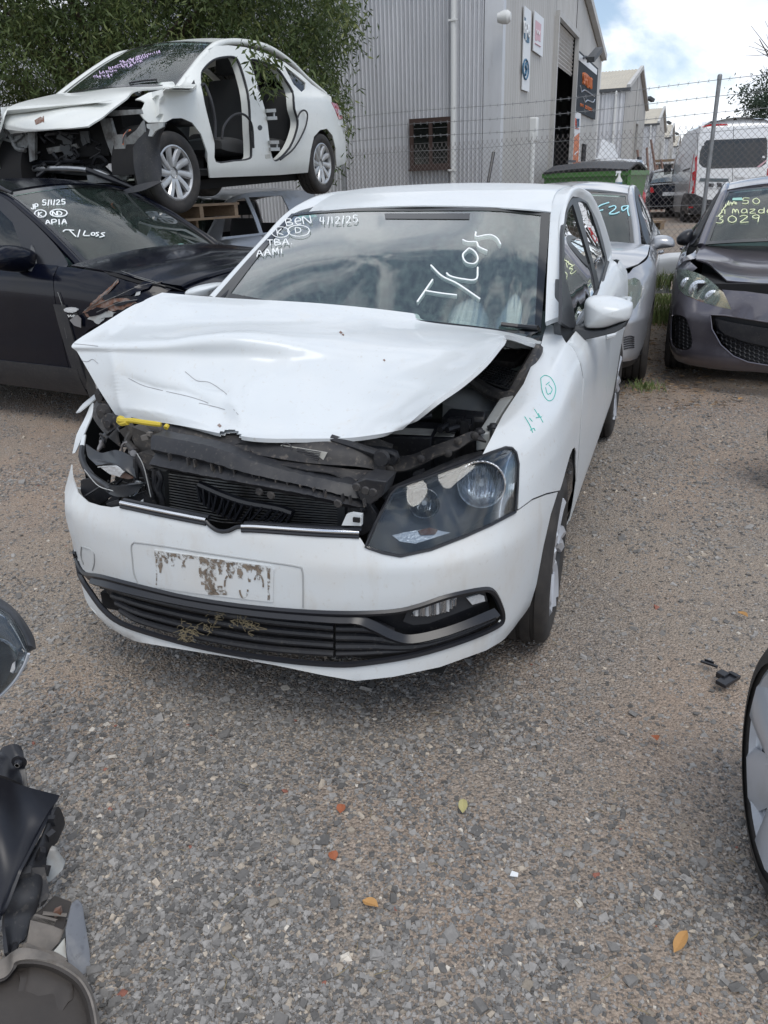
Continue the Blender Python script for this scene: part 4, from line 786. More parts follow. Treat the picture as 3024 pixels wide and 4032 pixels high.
# slam panel and plastic front
sp = MB(); plateP = [(330, 940), (420, 915), (520, 940), (640, 950), (740, 950), (810, 962), (844, 975), (840, 1000), (832, 1022), (700, 1015), (600, 1003), (480, 985), (400, 965), (335, 962)]
G = grid([HF.S('d', [(262, 900, 'x', .50), (400, 905, 'x', .55), (520, 928, 'x', .58), (660, 935, 'x', .58), (780, 945, 'x', .54), (846, 965, 'x', .48)]), HF.S('d', [(300, 915, 'x', .56), (400, 935, 'x', .61), (520, 955, 'x', .64), (660, 968, 'x', .64), (780, 980, 'x', .60), (840, 990, 'x', .54)]), HF.S('d', [(318, 940, 'x', .58), (400, 958, 'x', .63), (520, 980, 'x', .67), (660, 1000, 'x', .66), (780, 1010, 'x', .62), (830, 1024, 'x', .57)])], 60, 14); sp.slab(G, .01); slam = sp.done('slam_panel', M['plasdust'], hero)
lb = MB(); plate(lb, HF, '5', [(285, 140), (537, 182), (505, 243), (272, 198)], .655, .002); lb.done('warning_label', M['label'], slam)
lb = MB()
for k in range(6): P = HF.S('5', [(372 + k * 0, 160 + k * 10, 'x', .660), (500 - k * 3, 181 + k * 10, 'x', .660)]); lb.bar(P[0], P[1], .002, .0035, up=(1, 0, 0))
P = HF.p('5', 318, 158, 'x', .660); lb.tube([(P[0], P[1] + .014 * math.cos(t), P[2] + .014 * math.sin(t)) for t in np.linspace(0, 6.28, 17)[:-1]], .002, 5, closed=True); lb.done('label_print', M['ink'], slam)
tb = MB(); tb.tube(cr1(HF.S('5', [(560, 105, 'x', .60), (700, 150, 'x', .60), (830, 195, 'x', .60), (840, 210, 'x', .60)]), 12), .012, 8); tb.lathe([(0, .01), (.02, .01), (.024, 0)], HF.p('5', 835, 212, 'x', .61), 'x', 14); tb.tube(cr1(HF.S('5', [(150, 130, 'x', .62), (500, 145, 'x', .60), (880, 180, 'x', .56), (885, 240, 'x', .56)]), 16), .012, 8); tb.done('slam_moulding', M['plas'], slam)
lt = MB(); plate(lt, HF, '5', [(0, 150), (60, 130), (205, 165), (180, 215), (90, 200), (10, 195)], .66, .02); plate(lt, HF, '5', [(75, 210), (130, 215), (125, 290), (80, 270)], .68, .02); lt.tube(HF.S('5', [(60, 185, 'x', .675), (140, 195, 'x', .675), (120, 175, 'x', .67)]), .006, 6, m=1)
for u in (20, 150, 165): lt.tube(HF.S('5', [(u, 215, 'x', .68), (u - 8, 255, 'x', .69)]), .008, 7)
lt.done('bonnet_latch', [M['plas'], M['steel']], hero)
def beam(name, up_, lo_, x0, deep, mt, n=70, jag=0, c='d', th=.008, seed=1):
    rg_ = random.Random(seed); A = cr1([HF.p(c, q[0], q[1], 'x', q[2] if len(q) > 2 else x0) for q in up_], n); B = cr1([HF.p(c, q[0], q[1], 'x', q[2] if len(q) > 2 else x0) for q in lo_], n)
    rows_ = [A + (-deep, 0, 0), A + (-.004, 0, 0), A + (0, 0, -.004), (A * .65 + B * .35) + (.008, 0, 0), (A * .4 + B * .6) + (-.012, 0, 0), B + (.01, 0, .004), B + (-.004, 0, 0), B + (-deep, 0, .0)]
    G_ = np.array(rows_)
    if jag:
        for j in range(n): G_[:, j, 2] += rg_.uniform(-jag, jag) * .4; 
        G_[:, 0, 1] += [rg_.uniform(-jag, jag) * 2 for _ in range(8)]; G_[:, -1, 1] += [rg_.uniform(-jag, jag) * 2 for _ in range(8)]
    m_ = MB(); m_.slab(G_, th); return m_.done(name, mt, hero, ang=30)
bm = beam('bumper_beam', [(333, 946, .70), (450, 970, .73), (530, 998, .74), (620, 1024, .73), (700, 1042, .72), (770, 1056, .70), (822, 1066, .66)], [(330, 1004, .72), (450, 1028, .74), (560, 1050, .76), (680, 1075, .75), (770, 1095, .71), (800, 1090, .67)], .73, .05, M['plas'], jag=.003)
bn = MB(); rg = random.Random(8)
for k in range(16):
    u = 370 + k * 28 + rg.uniform(-8, 8); v = 968 + (u - 335) * .235; P = HF.S('d', [(u, v + 4, 'x', .748), (u + 3, v + 20, 'x', .748)]); bn.bar(P[0], P[1], .004, .012, up=(1, 0, 0))
for u, v in ((770, 1052), (790, 1060), (806, 1064), (560, 1062), (585, 1070), (730, 1088)): bn.lathe([(.0, .004), (.009, .004), (.012, 0)], HF.p('d', u, v, 'x', .768), 'x', 10)
bn.done('beam_ribs', M['plasdust'], bm)
br = MB(); plate(br, HF, '5', [(690, 345), (745, 325), (860, 340), (835, 420), (770, 470), (715, 440), (690, 380)], .72, .08); plate(br, HF, '5', [(640, 440), (770, 460), (810, 520), (800, 600), (720, 640), (650, 540)], .69, .02); br.lathe([(0, .012), (.014, .012), (.02, 0)], HF.p('5', 705, 485, 'x', .70), 'x', 12); br.done('lamp_bracket', M['plas'], hero, bevel=.003)
tp = MB(); rg = random.Random(4)
ue = [(190, 215), (300, 235), (430, 280), (560, 300), (640, 345), (690, 350), (740, 325), (790, 325), (868, 332)]
tp.slab(grid([HF.S('5', [(190, 215, 'x', .66), (430, 245, 'x', .66), (640, 275, 'x', .64), (868, 290, 'x', .60)]), HF.S('5', [(200, 240, 'x', .70), (330, 262, 'x', .705), (430, 282, 'x', .70), (560, 300, 'x', .69), (660, 350, 'x', .68), (740, 325, 'x', .66), (866, 334, 'x', .62)])], 50, 6), .003); tp.done('torn_panel', M['plasdust'], hero)
# dusty diagonal bracket
db = MB(); db.slab(grid([HF.S('5', [(865, 215, 'x', .52), (1000, 200, 'x', .50), (1100, 160, 'x', .48), (1220, 115, 'x', .44), (1310, 78, 'x', .40), (1350, 80, 'x', .38)]), HF.S('5', [(870, 295, 'x', .56), (985, 280, 'x', .54), (1130, 210, 'x', .51), (1240, 175, 'x', .47), (1330, 120, 'x', .42), (1400, 130, 'x', .40)])], 40, 8), .006)
for u, v, x in ((912, 215, .545), (880, 275, .57), (1047, 215, .535), (1195, 185, .49), (1250, 120, .465), (1340, 90, .43)): db.lathe([(0, .006), (.007, .006), (.012, .003), (.012, 0)], HF.p('5', u, v, 'x', x), 'x', 10)
db.done('headlamp_crossmember', M['plasdust'], hero)
hb2 = MB(); hb2.tube(cr1(HF.S('5', [(850, 440, 'x', .62), (900, 400, 'x', .60), (1100, 310, 'x', .52), (1260, 240, 'x', .44), (1380, 205, 'x', .38)]), 16), .018, 7); plate(hb2, HF, '5', [(1005, 295), (1055, 280), (1058, 340), (1000, 355)], .54, .02); hb2.done('lamp_housing_rim', M['plas'], lamp)
# condenser
cn = MB(); cnp = [(358, 1022), (480, 1050), (620, 1082), (735, 1092), (735, 1138), (620, 1136), (480, 1126), (360, 1100)]; plate(cn, HF, 'd', cnp, .585, .02); con = cn.done('condenser', M['void'], hero)
cn = MB()
for k in range(15):
    t = k / 14; P = HF.S('d', [(362, 1024 + 80 * t, 'x', .592), (480, 1040 + 88 * t, 'x', .592), (735, 1068 + 72 * t, 'x', .592)]); cn.tube(P, .0024, 5)
cn.done('condenser_tubes', M['dullprimer'], con)
cn = MB()
for P in (HF.S('d', [(354, 1015, 'x', .60), (358, 1105, 'x', .60)]), HF.S('d', [(741, 1078, 'x', .60), (741, 1140, 'x', .60)])): cn.bar(P[0], P[1], .022, .03, up=(1, 0, 0))
cn.done('condenser_tank', M['trim'], con)
# broken louvre lying across it
lv = MB(); U_ = [(430, 1046), (480, 1068), (530, 1085), (600, 1098), (632, 1108)]; L2 = [(438, 1082), (470, 1105), (510, 1122), (560, 1132), (615, 1140)]
for line_, r_ in ((U_, .012), (L2, .006)): lv.tube(cr1(HF.S('d', [(a, b2, 'x', .70) for a, b2 in line_]), 20), r_, 8)
A_ = cr1(HF.S('d', [(a, b2, 'x', .70) for a, b2 in U_]), 15); B_ = cr1(HF.S('d', [(a, b2, 'x', .70) for a, b2 in L2]), 15)
for i in range(15): lv.bar(tuple(A_[i]), tuple(B_[i]), .006, .03, up=(1, 0, 0))
for i in range(0, 14, 2): lv.bar(tuple(A_[i]), tuple(B_[i + 1]), .004, .02, up=(1, 0, 0))
lv.done('broken_louvre', M['plasnew'], hero)
# ---- smashed right lamp
bh_ = MB()
bh_.slab(grid([HF.S('4', [(205, 440, 'x', .58), (330, 520, 'x', .60), (470, 500, 'x', .62), (620, 560, 'x', .64)]), HF.S('4', [(230, 560, 'x', .60), (380, 600, 'x', .63), (500, 610, 'x', .66), (625, 640, 'x', .66)]), HF.S('4', [(300, 630, 'x', .64), (430, 625, 'x', .67), (520, 670, 'x', .68), (636, 735, 'x', .67)])], 30, 16), .006)
bh_.slab(grid([HF.S('4', [(160, 480, 'x', .56), (200, 600, 'x', .60), (330, 760, 'x', .66), (470, 800, 'x', .70), (640, 770, 'x', .70)]), HF.S('4', [(150, 520, 'x', .57), (175, 640, 'x', .61), (300, 790, 'x', .67), (440, 890, 'x', .70), (600, 880, 'x', .70), (720, 770, 'x', .68)])], 30, 6), .006)
bh_.tube(cr1(HF.S('4', [(165, 460, 'x', .57), (160, 560, 'x', .60), (230, 700, 'x', .64), (380, 810, 'x', .69), (450, 890, 'x', .68), (560, 870, 'x', .685)]), 20), .010, 7)
bx_ = bh_.done('smashed_headlight', M['lampblack'], hero)
q = MB(); plate(q, HF, '4', [(318, 640), (440, 636), (470, 655), (515, 690), (490, 725), (400, 700)], .69, .012); q.done('indicator_lens', M['clearlamp'], bx_)
q = MB(); plate(q, HF, '4', [(450, 650), (540, 690), (620, 735), (560, 745), (470, 725)], .665, .02); q.done('orange_inner', M['rust'], bx_)
q = MB(); q.slab(grid([HF.S('4', [(640, 755, 'x', .68), (715, 775, 'x', .70)]), HF.S('4', [(545, 865, 'x', .69), (600, 890, 'x', .69), (700, 800, 'x', .68)])], 8, 5), .003); q.done('lens_shard', M['lens'], bx_)
q = MB(); c_ = HF.p('4', 335, 440, 'x', .60); q.tube(cr1([HF.p('4', 345, 400, 'x', .55), c_, HF.p('4', 300, 495, 'x', .64)], 6), [.012, .011, .009, .008, .007, .004], 10)
c_ = HF.p('4', 575, 500, 'x', .62); q.tube(arc := [(c_[0], c_[1] + .028 * math.cos(t), c_[2] + .028 * math.sin(t)) for t in np.linspace(1.6, 5.2, 12)], .004, 6); q.tube(HF.S('4', [(590, 510, 'x', .62), (610, 520, 'x', .65)]), .010, 8); q.done('bare_bulb', M['steel'], bx_)
# curved black inner wing with bolts, brackets, shields
iw = MB(); iw.slab(grid([HF.S('4', [(400, 50, 'x', .42), (440, 110, 'x', .46), (500, 180, 'x', .50), (560, 260, 'x', .54)]), HF.S('4', [(310, 60, 'x', .42), (300, 150, 'x', .46), (400, 240, 'x', .52), (480, 320, 'x', .56)]), HF.S('4', [(268, 140, 'x', .42), (275, 220, 'x', .46), (380, 360, 'x', .54), (500, 460, 'x', .58)])], 30, 14), .005)
for u, v, x in ((350, 20, .43), (365, 165, .49), (420, 250, .54)): iw.lathe([(0, .022), (.012, .022), (.014, .012), (.03, .008), (.03, 0)], HF.p('4', u, v, 'x', x), 'x', 14)
iw.done('inner_wing', M['plasdust'], hero)
mb_ = MB(); plate(mb_, HF, '4', [(600, 290), (700, 330), (800, 380), (780, 500), (700, 520), (640, 490), (600, 400)], .62, .05); plate(mb_, HF, '4', [(625, 530), (700, 510), (800, 545), (810, 640), (730, 660), (650, 640)], .66, .03); plate(mb_, HF, '4', [(480, 320), (540, 290), (590, 330), (560, 420), (520, 370)], .60, .03)
mb_.tube(cr1(HF.S('4', [(560, 260, 'x', .60), (600, 330, 'x', .60), (560, 420, 'x', .61), (630, 510, 'x', .64)]), 14), .012, 8); mb_.done('lamp_carrier', M['plasdust'], hero, bevel=.003)
sv = MB(); 
for P_ in ([(640, 540), (700, 660), (735, 760), (770, 880), (775, 970)], [(820, 670), (850, 740), (830, 830), (860, 920), (870, 990)], [(630, 560), (635, 760)], [(795, 660), (800, 800), (850, 900)]): sv.tube(cr1(HF.S('4', [(a, b2, 'x', .66) for a, b2 in P_]), 12), .009, 7)
plate(sv, HF, '4', [(700, 660), (880, 690), (895, 1010), (760, 980)], .60, .03); sv.done('radiator_frame', M['plas'], hero)
us = MB(); plate(us, HF, '4', [(150, 755), (250, 735), (330, 790), (430, 890), (300, 970), (190, 940), (150, 850)], .66, .012); plate(us, HF, '4', [(430, 890), (500, 880), (470, 960), (360, 950)], .70, .01); plate(us, HF, '4', [(370, 960), (460, 930), (530, 990), (440, 1020), (400, 1000)], .76, .008)
us.tube(HF.S('4', [(150, 920, 'x', .68), (340, 800, 'x', .69)]), .004, 6); plate(us, HF, '4', [(690, 860), (780, 975), (700, 980), (560, 930), (570, 900)], .68, .02); us.done('splash_shield', M['plas'], hero)
wf2 = MB(); plate(wf2, HF, '4', [(640, 960), (690, 920), (690, 975), (640, 975)], .77, .004); plate(wf2, HF, '4', [(60, 815), (145, 830), (160, 900), (120, 925), (80, 870)], .60, .01); wf2.done('bumper_tab', M['white'], hero)
# bright inner edge of the bent bumper corner
yh = MB(); yh.tube(cr1(HF.S('4', [(482, 215, 'x', .63), (520, 235, 'x', .64), (600, 235, 'x', .65), (700, 250, 'x', .65), (850, 270, 'x', .64)]), 14), [.006, .012, .013, .010, .009, .008, .008, .008, .008, .008, .008, .008, .008, .007], 8); yh.tube(cr1(HF.S('4', [(480, 240, 'x', .63), (510, 260, 'x', .64), (560, 250, 'x', .65)]), 8), .008, 7)
yh.tube(HF.S('4', [(905, 275, 'x', .65), (890, 300, 'x', .66)]), .007, 8); yh.done('yellow_release_handle', M['yellow'], hero)

# loose wiring and clips hanging through the smashed corner
rg = random.Random(31); wr = MB(); wc_ = MB()
for k in range(22):
    u, v = rg.uniform(330, 800), rg.uniform(330, 900); P = [HF.p('4', u, v, 'x', .57 + rg.uniform(0, .06))]
    for j in range(3): u += rg.uniform(-90, 90); v += rg.uniform(-70, 90); P.append(HF.p('4', min(max(u, 300), 860), min(max(v, 300), 960), 'x', .57 + rg.uniform(0, .06)))
    wr.tube(cr1(P, 12), rg.choice((.0022, .003, .0045)), 5)
for k in range(16):
    u, v = rg.uniform(560, 1640), 0; v = 300 + (u - 560) * .27 + rg.uniform(-8, 40); wc_.box(HF.p('4', u, v, 'x', .665), (.012, rg.uniform(.01, .03), rg.uniform(.006, .018)), rx=rg.uniform(-.5, .5), rz=rg.uniform(-.4, .4))
wr.done('loose_wiring', M['plasnew'], hero); wc_.done('plastic_clips', M['dustclip'], hero)
br_ = MB()
for a, b, c in (((300, 640), (440, 636), (520, 690)), ((640, 520), (700, 640), (760, 900)), ((180, 660), (300, 800), (440, 850))): br_.tube(cr1(HF.S('4', [(*a, 'x', .70), (*b, 'x', .70), (*c, 'x', .70)]), 10), .0018, 4)
br_.done('bare_plastic_edge', M['recess'], hero)
# ================================================================ OTHER CARS: one kit, each with its own curves
def both(G, s): 
    H = G.copy(); H[..., 1] *= s; return H
class Car:
    def __init__(s, fr, root, sp):
        s.fr, s.root, s.sp = fr, root, sp
        s.GW, s.GH = wrapsurf(sp['plan'], sp['z0'], sp['zt'], sp['lean'], sp.get('secS', secS), sp.get('secF', secF), fr=fr, zl=sp.get('zl', .55)); s.W = Surf(s.GW, fr, True)
        top = s.GH[-2]; s.top = top
        s.ytop = lambda x: np.interp(-x, -top[:, 0], top[:, 1]); s.ztop = lambda x: np.interp(-x, -top[:, 0], top[:, 2])
        R_ = np.array(sp['rail'], float); a, b = sp['ab']; s.R = R_
        s.RL = cr1(R_, 90)
        xs = np.linspace(R_[0, 0] - .01, R_[-1, 0] + .01, 70); ry = np.interp(-xs, -s.RL[:, 0], s.RL[:, 1]); rz = np.interp(-xs, -s.RL[:, 0], s.RL[:, 2])
        g = []
        for k in range(12):
            f = k / 11; row = []
            for x, y, z in zip(xs, ry, rz): yb, zb = s.ytop(x) + .015, s.ztop(x) - .03; row.append((x, yb + (y - yb) * f + .02 * math.sin(math.pi * f), zb + (z + .02 - zb) * f))
            g.append(row)
        s.GG = np.array(g); s.S = {1: Surf(s.GG, fr), -1: Surf(both(s.GG, -1), fr)}
        s.A = joined([(s.GW, True), (s.GG, False), (both(s.GG, -1), False)], fr)
    def hood(s, mt, crown=.05, name='bonnet', gap=.0, x0=None, rows=None):
        top = s.top; xb = s.sp['xb'] if x0 is None else x0; P = [p for p in top if p[0] > xb]; P = P[::-1]
        r = []
        for p in P[::2]:
            y = max(p[1], .001) - gap; r.append([(p[0] - .02 * (t * t), y * t, p[2] + crown * (1 - t * t) * min(1, (y / .4))) for t in np.linspace(1, -1, 21)])
        m = MB(); m.slab(np.array(r)[:, ::-1], .008); return m.done(name, mt, s.root, ang=60)
    def deck(s, mt, crown=.03):
        top = s.top; xr = s.sp['xr']; P = [p for p in top if p[0] < xr]; r = []
        for p in P[::2]: y = max(p[1], .001); r.append([(p[0], y * t, p[2] + crown * (1 - t * t) * min(1, y / .4)) for t in np.linspace(1, -1, 21)])
        m = MB(); m.slab(np.array(r)[:, ::-1], .008); return m.done('boot_lid', mt, s.root, ang=60)
    def glass(s, mt, rng, name, bul=.05, crown=.035, frit=True, inset=.03):
        i0, i1 = rng; Q = cr1(s.R[i0:i1 + 1], 24); r = []
        fwd = 1 if name == 'windscreen' else -1
        for p in Q:
            y = p[1] - inset; r.append([(p[0] + fwd * bul * (1 - t * t), y * t, p[2] + crown * (1 - t * t) - .006) for t in np.linspace(1, -1, 31)])
        G = np.array(r); G = G if fwd > 0 else G[:, ::-1]; m = MB(); m.slab(G[:, ::-1], .004); o = m.done(name, mt, s.root, ang=80); s_ = Surf(G, s.fr)
        if frit:
            f = MB(); E = G + np.array((.002 * fwd, 0, .004))
            for a, b, c, d in ((0, 2, 0, 31), (22, 24, 0, 31), (1, 23, 0, 2), (1, 23, 29, 31)): f.slab(E[a:b, c:d][:, ::-1], .002)
            f.done('glass_border', M['frit'], o)
        return o, s_
    def roof(s, mt, rng, crown=.06):
        i0, i1 = rng; Q = cr1(s.R[i0:i1 + 1], 30); r = []
        for p in Q: r.append([(p[0] + (.05 * (1 - t * t) if p is Q[0] else .02 * (1 - t * t)), p[1] * t, p[2] + crown * (1 - abs(t) ** 2.2)) for t in np.linspace(1, -1, 25)])
        G = np.array(r); m = MB(); m.slab(G[:, ::-1], .02); s.GR = G; return m.done('roof', mt, s.root, ang=60)
    def side(s, poly, sg, name, mt, step=.06, off=.001, th=.004, holes=(), surf=None, lab=None, parent=None):
        return (surf or s.W).skin(poly, 'xz' if sg > 0 else 'xz-', step, off, 'd', holes, th).done(name, mt, parent or s.root, ang=50, label=lab)
    def px(s, c, poly, name, mt, step=12, off=.003, th=.004, surf=None, holes=(), parent=None, ang=50, lab=None):
        return (surf or s.A).skin(poly, 'px', step, off, c, holes, th).done(name, mt, parent or s.root, ang=ang, label=lab)
    def pillars(s, mt, sgs=(1, -1), w=.035):
        for sg in sgs:
            m = MB(); P = s.RL * (1, sg, 1); T = np.gradient(P, axis=0); T /= np.linalg.norm(T, axis=1, keepdims=True)
            m.tube(P - (0, sg * .02, .012), w, 10, flat=.75); m.done('roof_pillar', mt, s.root, ang=70)
    def std(s, mt, glm, doors, glasses, arches, wheels, wst='multi', wm='alloy', hoodm=None, sgs=(1, -1), r=.315, seats=True, wid=.205, track=None, cr_h=.05, win=True, arch_r=None):
        sp = s.sp; ar_ = arch_r or r + .045
        s.pillars(mt); s.roof(mt, sp['roof'])
        for sg in sgs:
            front = [(arches[0] + ar_ * math.cos(t), r + ar_ * math.sin(t)) for t in np.linspace(math.pi, .35, 14)]
            xf = doors[0][0]; zs = sp.get('zs', .28)
            s.side([(xf + .006, zs)] + [p for p in front if p[1] > zs] + [(sp['xf'], .46), (sp['xf'], 1.3), (xf + .006, 1.3)] if False else [(xf + .006, zs)] + [p for p in front if p[1] > zs] + [(sp['xf'], r + .1), (sp['xf'], float(s.ztop(sp['xf'])) - .01)] + [(x, float(s.ztop(x)) - .006) for x in np.linspace(sp['xf'] - .1, xf + .006, 8)], sg, 'front_fender', mt)
            for k, (x0, x1) in enumerate(doors):
                bot = [(x0, zs), (x1, zs)]
                if x1 < arches[1] + ar_: bot = [(x0, zs)] + [p for p in [(arches[1] + ar_ * math.cos(t), r + ar_ * math.sin(t)) for t in np.linspace(0, 1.3, 12)] if p[1] > zs and p[0] > x1] ; bot = bot + [(x1, bot[-1][1] + .02)]
                o = s.side(bot + [(x, float(s.ztop(x)) - .004) for x in np.linspace(x1, x0, 6)], sg, 'front_door' if k == 0 else 'rear_door', mt)
                h = MB(); md = 'xz' if sg > 0 else 'xz-'; zt_ = float(s.ztop(x1)) - .16; h.tube([s.W.hit((x1 + .06, zt_), md, 0), s.W.hit((x1 + .08, zt_), md, .03), s.W.hit((x1 + .22, zt_), md, .03), s.W.hit((x1 + .24, zt_), md, 0)], .012, 6); h.done('door_handle', mt, o)
            xq = doors[-1][1] - .006
            back = [(arches[1] + ar_ * math.cos(t), r + ar_ * math.sin(t)) for t in np.linspace(0, math.pi, 20)]; back = [p for p in back if p[0] < xq and p[1] > zs]
            s.side([(x, float(s.ztop(x)) - .006) for x in np.linspace(sp['xe'], xq, 8)] + [(xq, back[0][1] + .02)] + back + [(arches[1] - ar_, zs), (sp['xe'], zs + .02)], sg, 'rear_quarter', mt)
            s.side([(arches[0] - ar_ + .01, zs - .10), (arches[1] + ar_, zs - .10), (arches[1] + ar_, zs - .006), (arches[0] - ar_ + .01, zs - .006)], sg, 'sill', sp.get('sillm', mt))
            if win:
                rl = [(float(p[0]), float(p[2]) - .004) for p in s.RL]; bl = [(x, float(s.ztop(x)) - .02) for x in np.linspace(s.R[-1, 0], s.R[0, 0], 14)]
                s.side(rl + bl, sg, 'window_frame', M['plasnew'], surf=s.S[sg], step=.07, holes=glasses, th=.01, off=.0)
                for gq in glasses: s.side(gq, sg, 'side_window', glm, surf=s.S[sg], step=.1, off=-.004)
        fo_ = sp['plan'][0][0]; yh_ = sp['hw'] - .05
        if sp.get('nose', True):
            ty = np.linspace(-yh_, yh_, 13); tz_ = lambda y: float(np.interp(abs(y), s.top[:40, 1], s.top[:40, 2])) - .01
            s.W.skin([(y, .24) for y in ty] + [(y, tz_(y)) for y in ty[::-1]], 'yz', .08, -.002, 'd', (), .004).done('front_panel', mt, s.root, ang=50)
            s.W.skin([(y, sp['z0'][-1] + .06) for y in ty] + [(y, .90) for y in ty[::-1]], 'yz-', .08, -.002, 'd', (), .004).done('rear_panel', mt, s.root, ang=50)
        for x_ in wheels:
            for sg in (1, -1): wheel(s.root, (x_, sg * (track or (float(s.sp['hw']) - wid * .56)), r), r, wid, r - .105 if r < .33 else r - .11, sg, wst, wm)
        for x_ in arches:
            for sg in (1, -1): a = MB(); a.lathe([(ar_ + .02, sp['hw'] - .05), (ar_ + .02, .48), (.05, .47)], (x_, 0, r), 'y', 22, sg=sg, a0=-.1, a1=math.pi + .1); a.done('arch_liner', M['void'], s.root)
        a = MB(); a.box(((arches[0] + arches[1]) / 2, 0, .25), (abs(arches[1] - arches[0]) + .9, sp['hw'] * 1.5, .08)); a.box((arches[0] - .1, 0, .45), (.9, 1.0, .3)); a.done('underbody', M['void'], s.root)
        i = MB(); xs_ = np.linspace(sp['xf'], sp['xe'] + .05, 50)
        for sg in (1, -1):
            G = []
            for k in range(5):
                row = []
                for x in xs_:
                    zb = max(.24, *[r + math.sqrt(max(0, (ar_ + .01) ** 2 - (x - c) ** 2)) if abs(x - c) < ar_ + .01 else 0 for c in arches]); z = zb + (float(s.ztop(x)) - .03 - zb) * k / 4
                    p, n_, i_, t_ = s.W.t.ray_cast(Vector((x, 3 * sg, z)), Vector((0, -sg, 0))); row.append((x, (p[1] if p else sg * .6) - sg * .014, z))
                G.append(row)
            i.grid(np.array(G))
        i.done('inner_structure', M['void'], s.root)
        if seats:
            for y_ in (.37, -.37): seat(s.root, sp['sx'], y_, .56 + sp.get('sz', 0))
            seat(s.root, sp['sx'] - .9, 0, .58 + sp.get('sz', 0), name='rear_seat', wd=1.2, hr=False, bh=.5)
            xd = s.R[0, 0]; zd = float(s.R[0, 2]); yd = float(s.R[0, 1]) - .04; d = MB(); G = grid([[(xd - .02, t * yd, zd - .04) for t in (1, .5, 0, -.5, -1)], [(xd - .35, t * yd, zd + .0 + (.04 if t == -.5 else 0)) for t in (1, .5, 0, -.5, -1)], [(xd - .5, t * yd, zd - .06) for t in (1, .5, 0, -.5, -1)], [(xd - .52, t * yd, zd - .3) for t in (1, .5, 0, -.5, -1)]], 20, 12); d.slab(G[:, ::-1], .02); d.done('dashboard', M['dash'], s.root)
            steering(s.root, (xd - .56, -.37, zd + .0))
SP = dict(lean=[.10, .12, .25, .45, .5, .3, .1, 0, 0, 0, 0, 0, 0, 0.1, .1, .1, .1])
def planof(fo, hw, wb, ro): 
    return [(fo, 0), (fo - .02, .25), (fo - .06, .45), (fo - .13, .60), (fo - .22, hw - .15), (fo - .35, hw - .07), (fo - .52, hw - .03), (.10, hw - .005), (-.3, hw), (-.9, hw), (-1.7, hw), (-wb + .3, hw), (-wb - .25, hw - .02), (-wb - ro + .25, hw - .08), (-wb - ro + .08, hw - .25), (-wb - ro + .02, .35), (-wb - ro, 0)]
# ---------------------------------------------------------------- black off-roader on the left
F2 = Fr((-1.257, 5.77, 0), -29.7)
r2 = thing('black_off_roader', 'black off-road wagon with roof rails and a torn rusty front wing, at the left', 'car', F2, 'crashed cars in the yard')
sp = dict(SP, plan=planof(.80, .925, 2.8, .93), z0=[.25] * 17, zt=[.86, .87, .89, .92, .95, .97, 1.0, 1.05, 1.09, 1.12, 1.14, 1.16, 1.16, 1.14, 1.1, 1.1, 1.1],
          rail=[(-.40, .73, 1.09), (-.62, .70, 1.24), (-.90, .655, 1.40), (-1.22, .61, 1.545), (-1.6, .60, 1.595), (-2.2, .60, 1.60), (-2.9, .60, 1.58), (-3.3, .60, 1.50), (-3.55, .64, 1.18)], ab=(3, 7), roof=(3, 7), xb=-.38, xf=.62, xr=-3.5, xe=-3.5, hw=.925, sx=-1.45, sz=.15, zs=.42, sillm=M['plas'])
c2 = Car(F2, r2, sp)
gls = [[(-.78, 1.14), (-1.0, 1.36), (-1.25, 1.49), (-1.50, 1.53), (-1.50, 1.14)], [(-1.60, 1.14), (-1.60, 1.53), (-2.35, 1.53), (-2.40, 1.15)], [(-2.48, 1.16), (-2.45, 1.52), (-3.05, 1.50), (-3.25, 1.2)]]
c2.std(M['black'], M['gldark'], [(-.46, -1.55), (-1.56, -2.50)], gls, (0, -2.8), (0, -2.8), r=.355, wst='five', hoodm=M['black'])
c2.hood(M['black'], .06); ws2, g2s = c2.glass(M['gllow'], (0, 3), 'windscreen', bul=.10, crown=.05)
rr_ = c2.roof(M['blackroof'], (3, 7), .05); 
m = MB(); c2.side([(x, .25 if k == 0 else .25) for k, x in enumerate((-.36, -2.4))] + [(-2.4, .44), (-.36, .44)], -1, 'door_cladding', M['plas'], off=.014, th=.02)
c2.side([(-.30, .30), (-.40, .30), (-.47, .86), (-.36, .86), (-.33, .60)], -1, 'wheel_trim', M['plas'], off=.012, th=.02)
# front bumper and lamps (mostly hidden by the hatchback's bonnet)
c2.W.skin([(-.80, .30), (.80, .30), (.80, .62), (.0, .66), (-.80, .62)], 'yz', .08, .001, 'd', (), .004).done('front_bumper', M['black'], r2)
for sg in (1, -1): c2.W.skin([(.50 * sg, .66), (.80 * sg, .68), (.82 * sg, .82), (.50 * sg, .82)], 'yz', .06, .002, 'd', (), .004).done('headlight', M['lenshazy'], r2)
c2.W.skin([(-.46, .68), (.46, .68), (.46, .83), (-.46, .83)], 'yz', .08, -.01, 'd', (), .004).done('grille', M['plas'], r2)
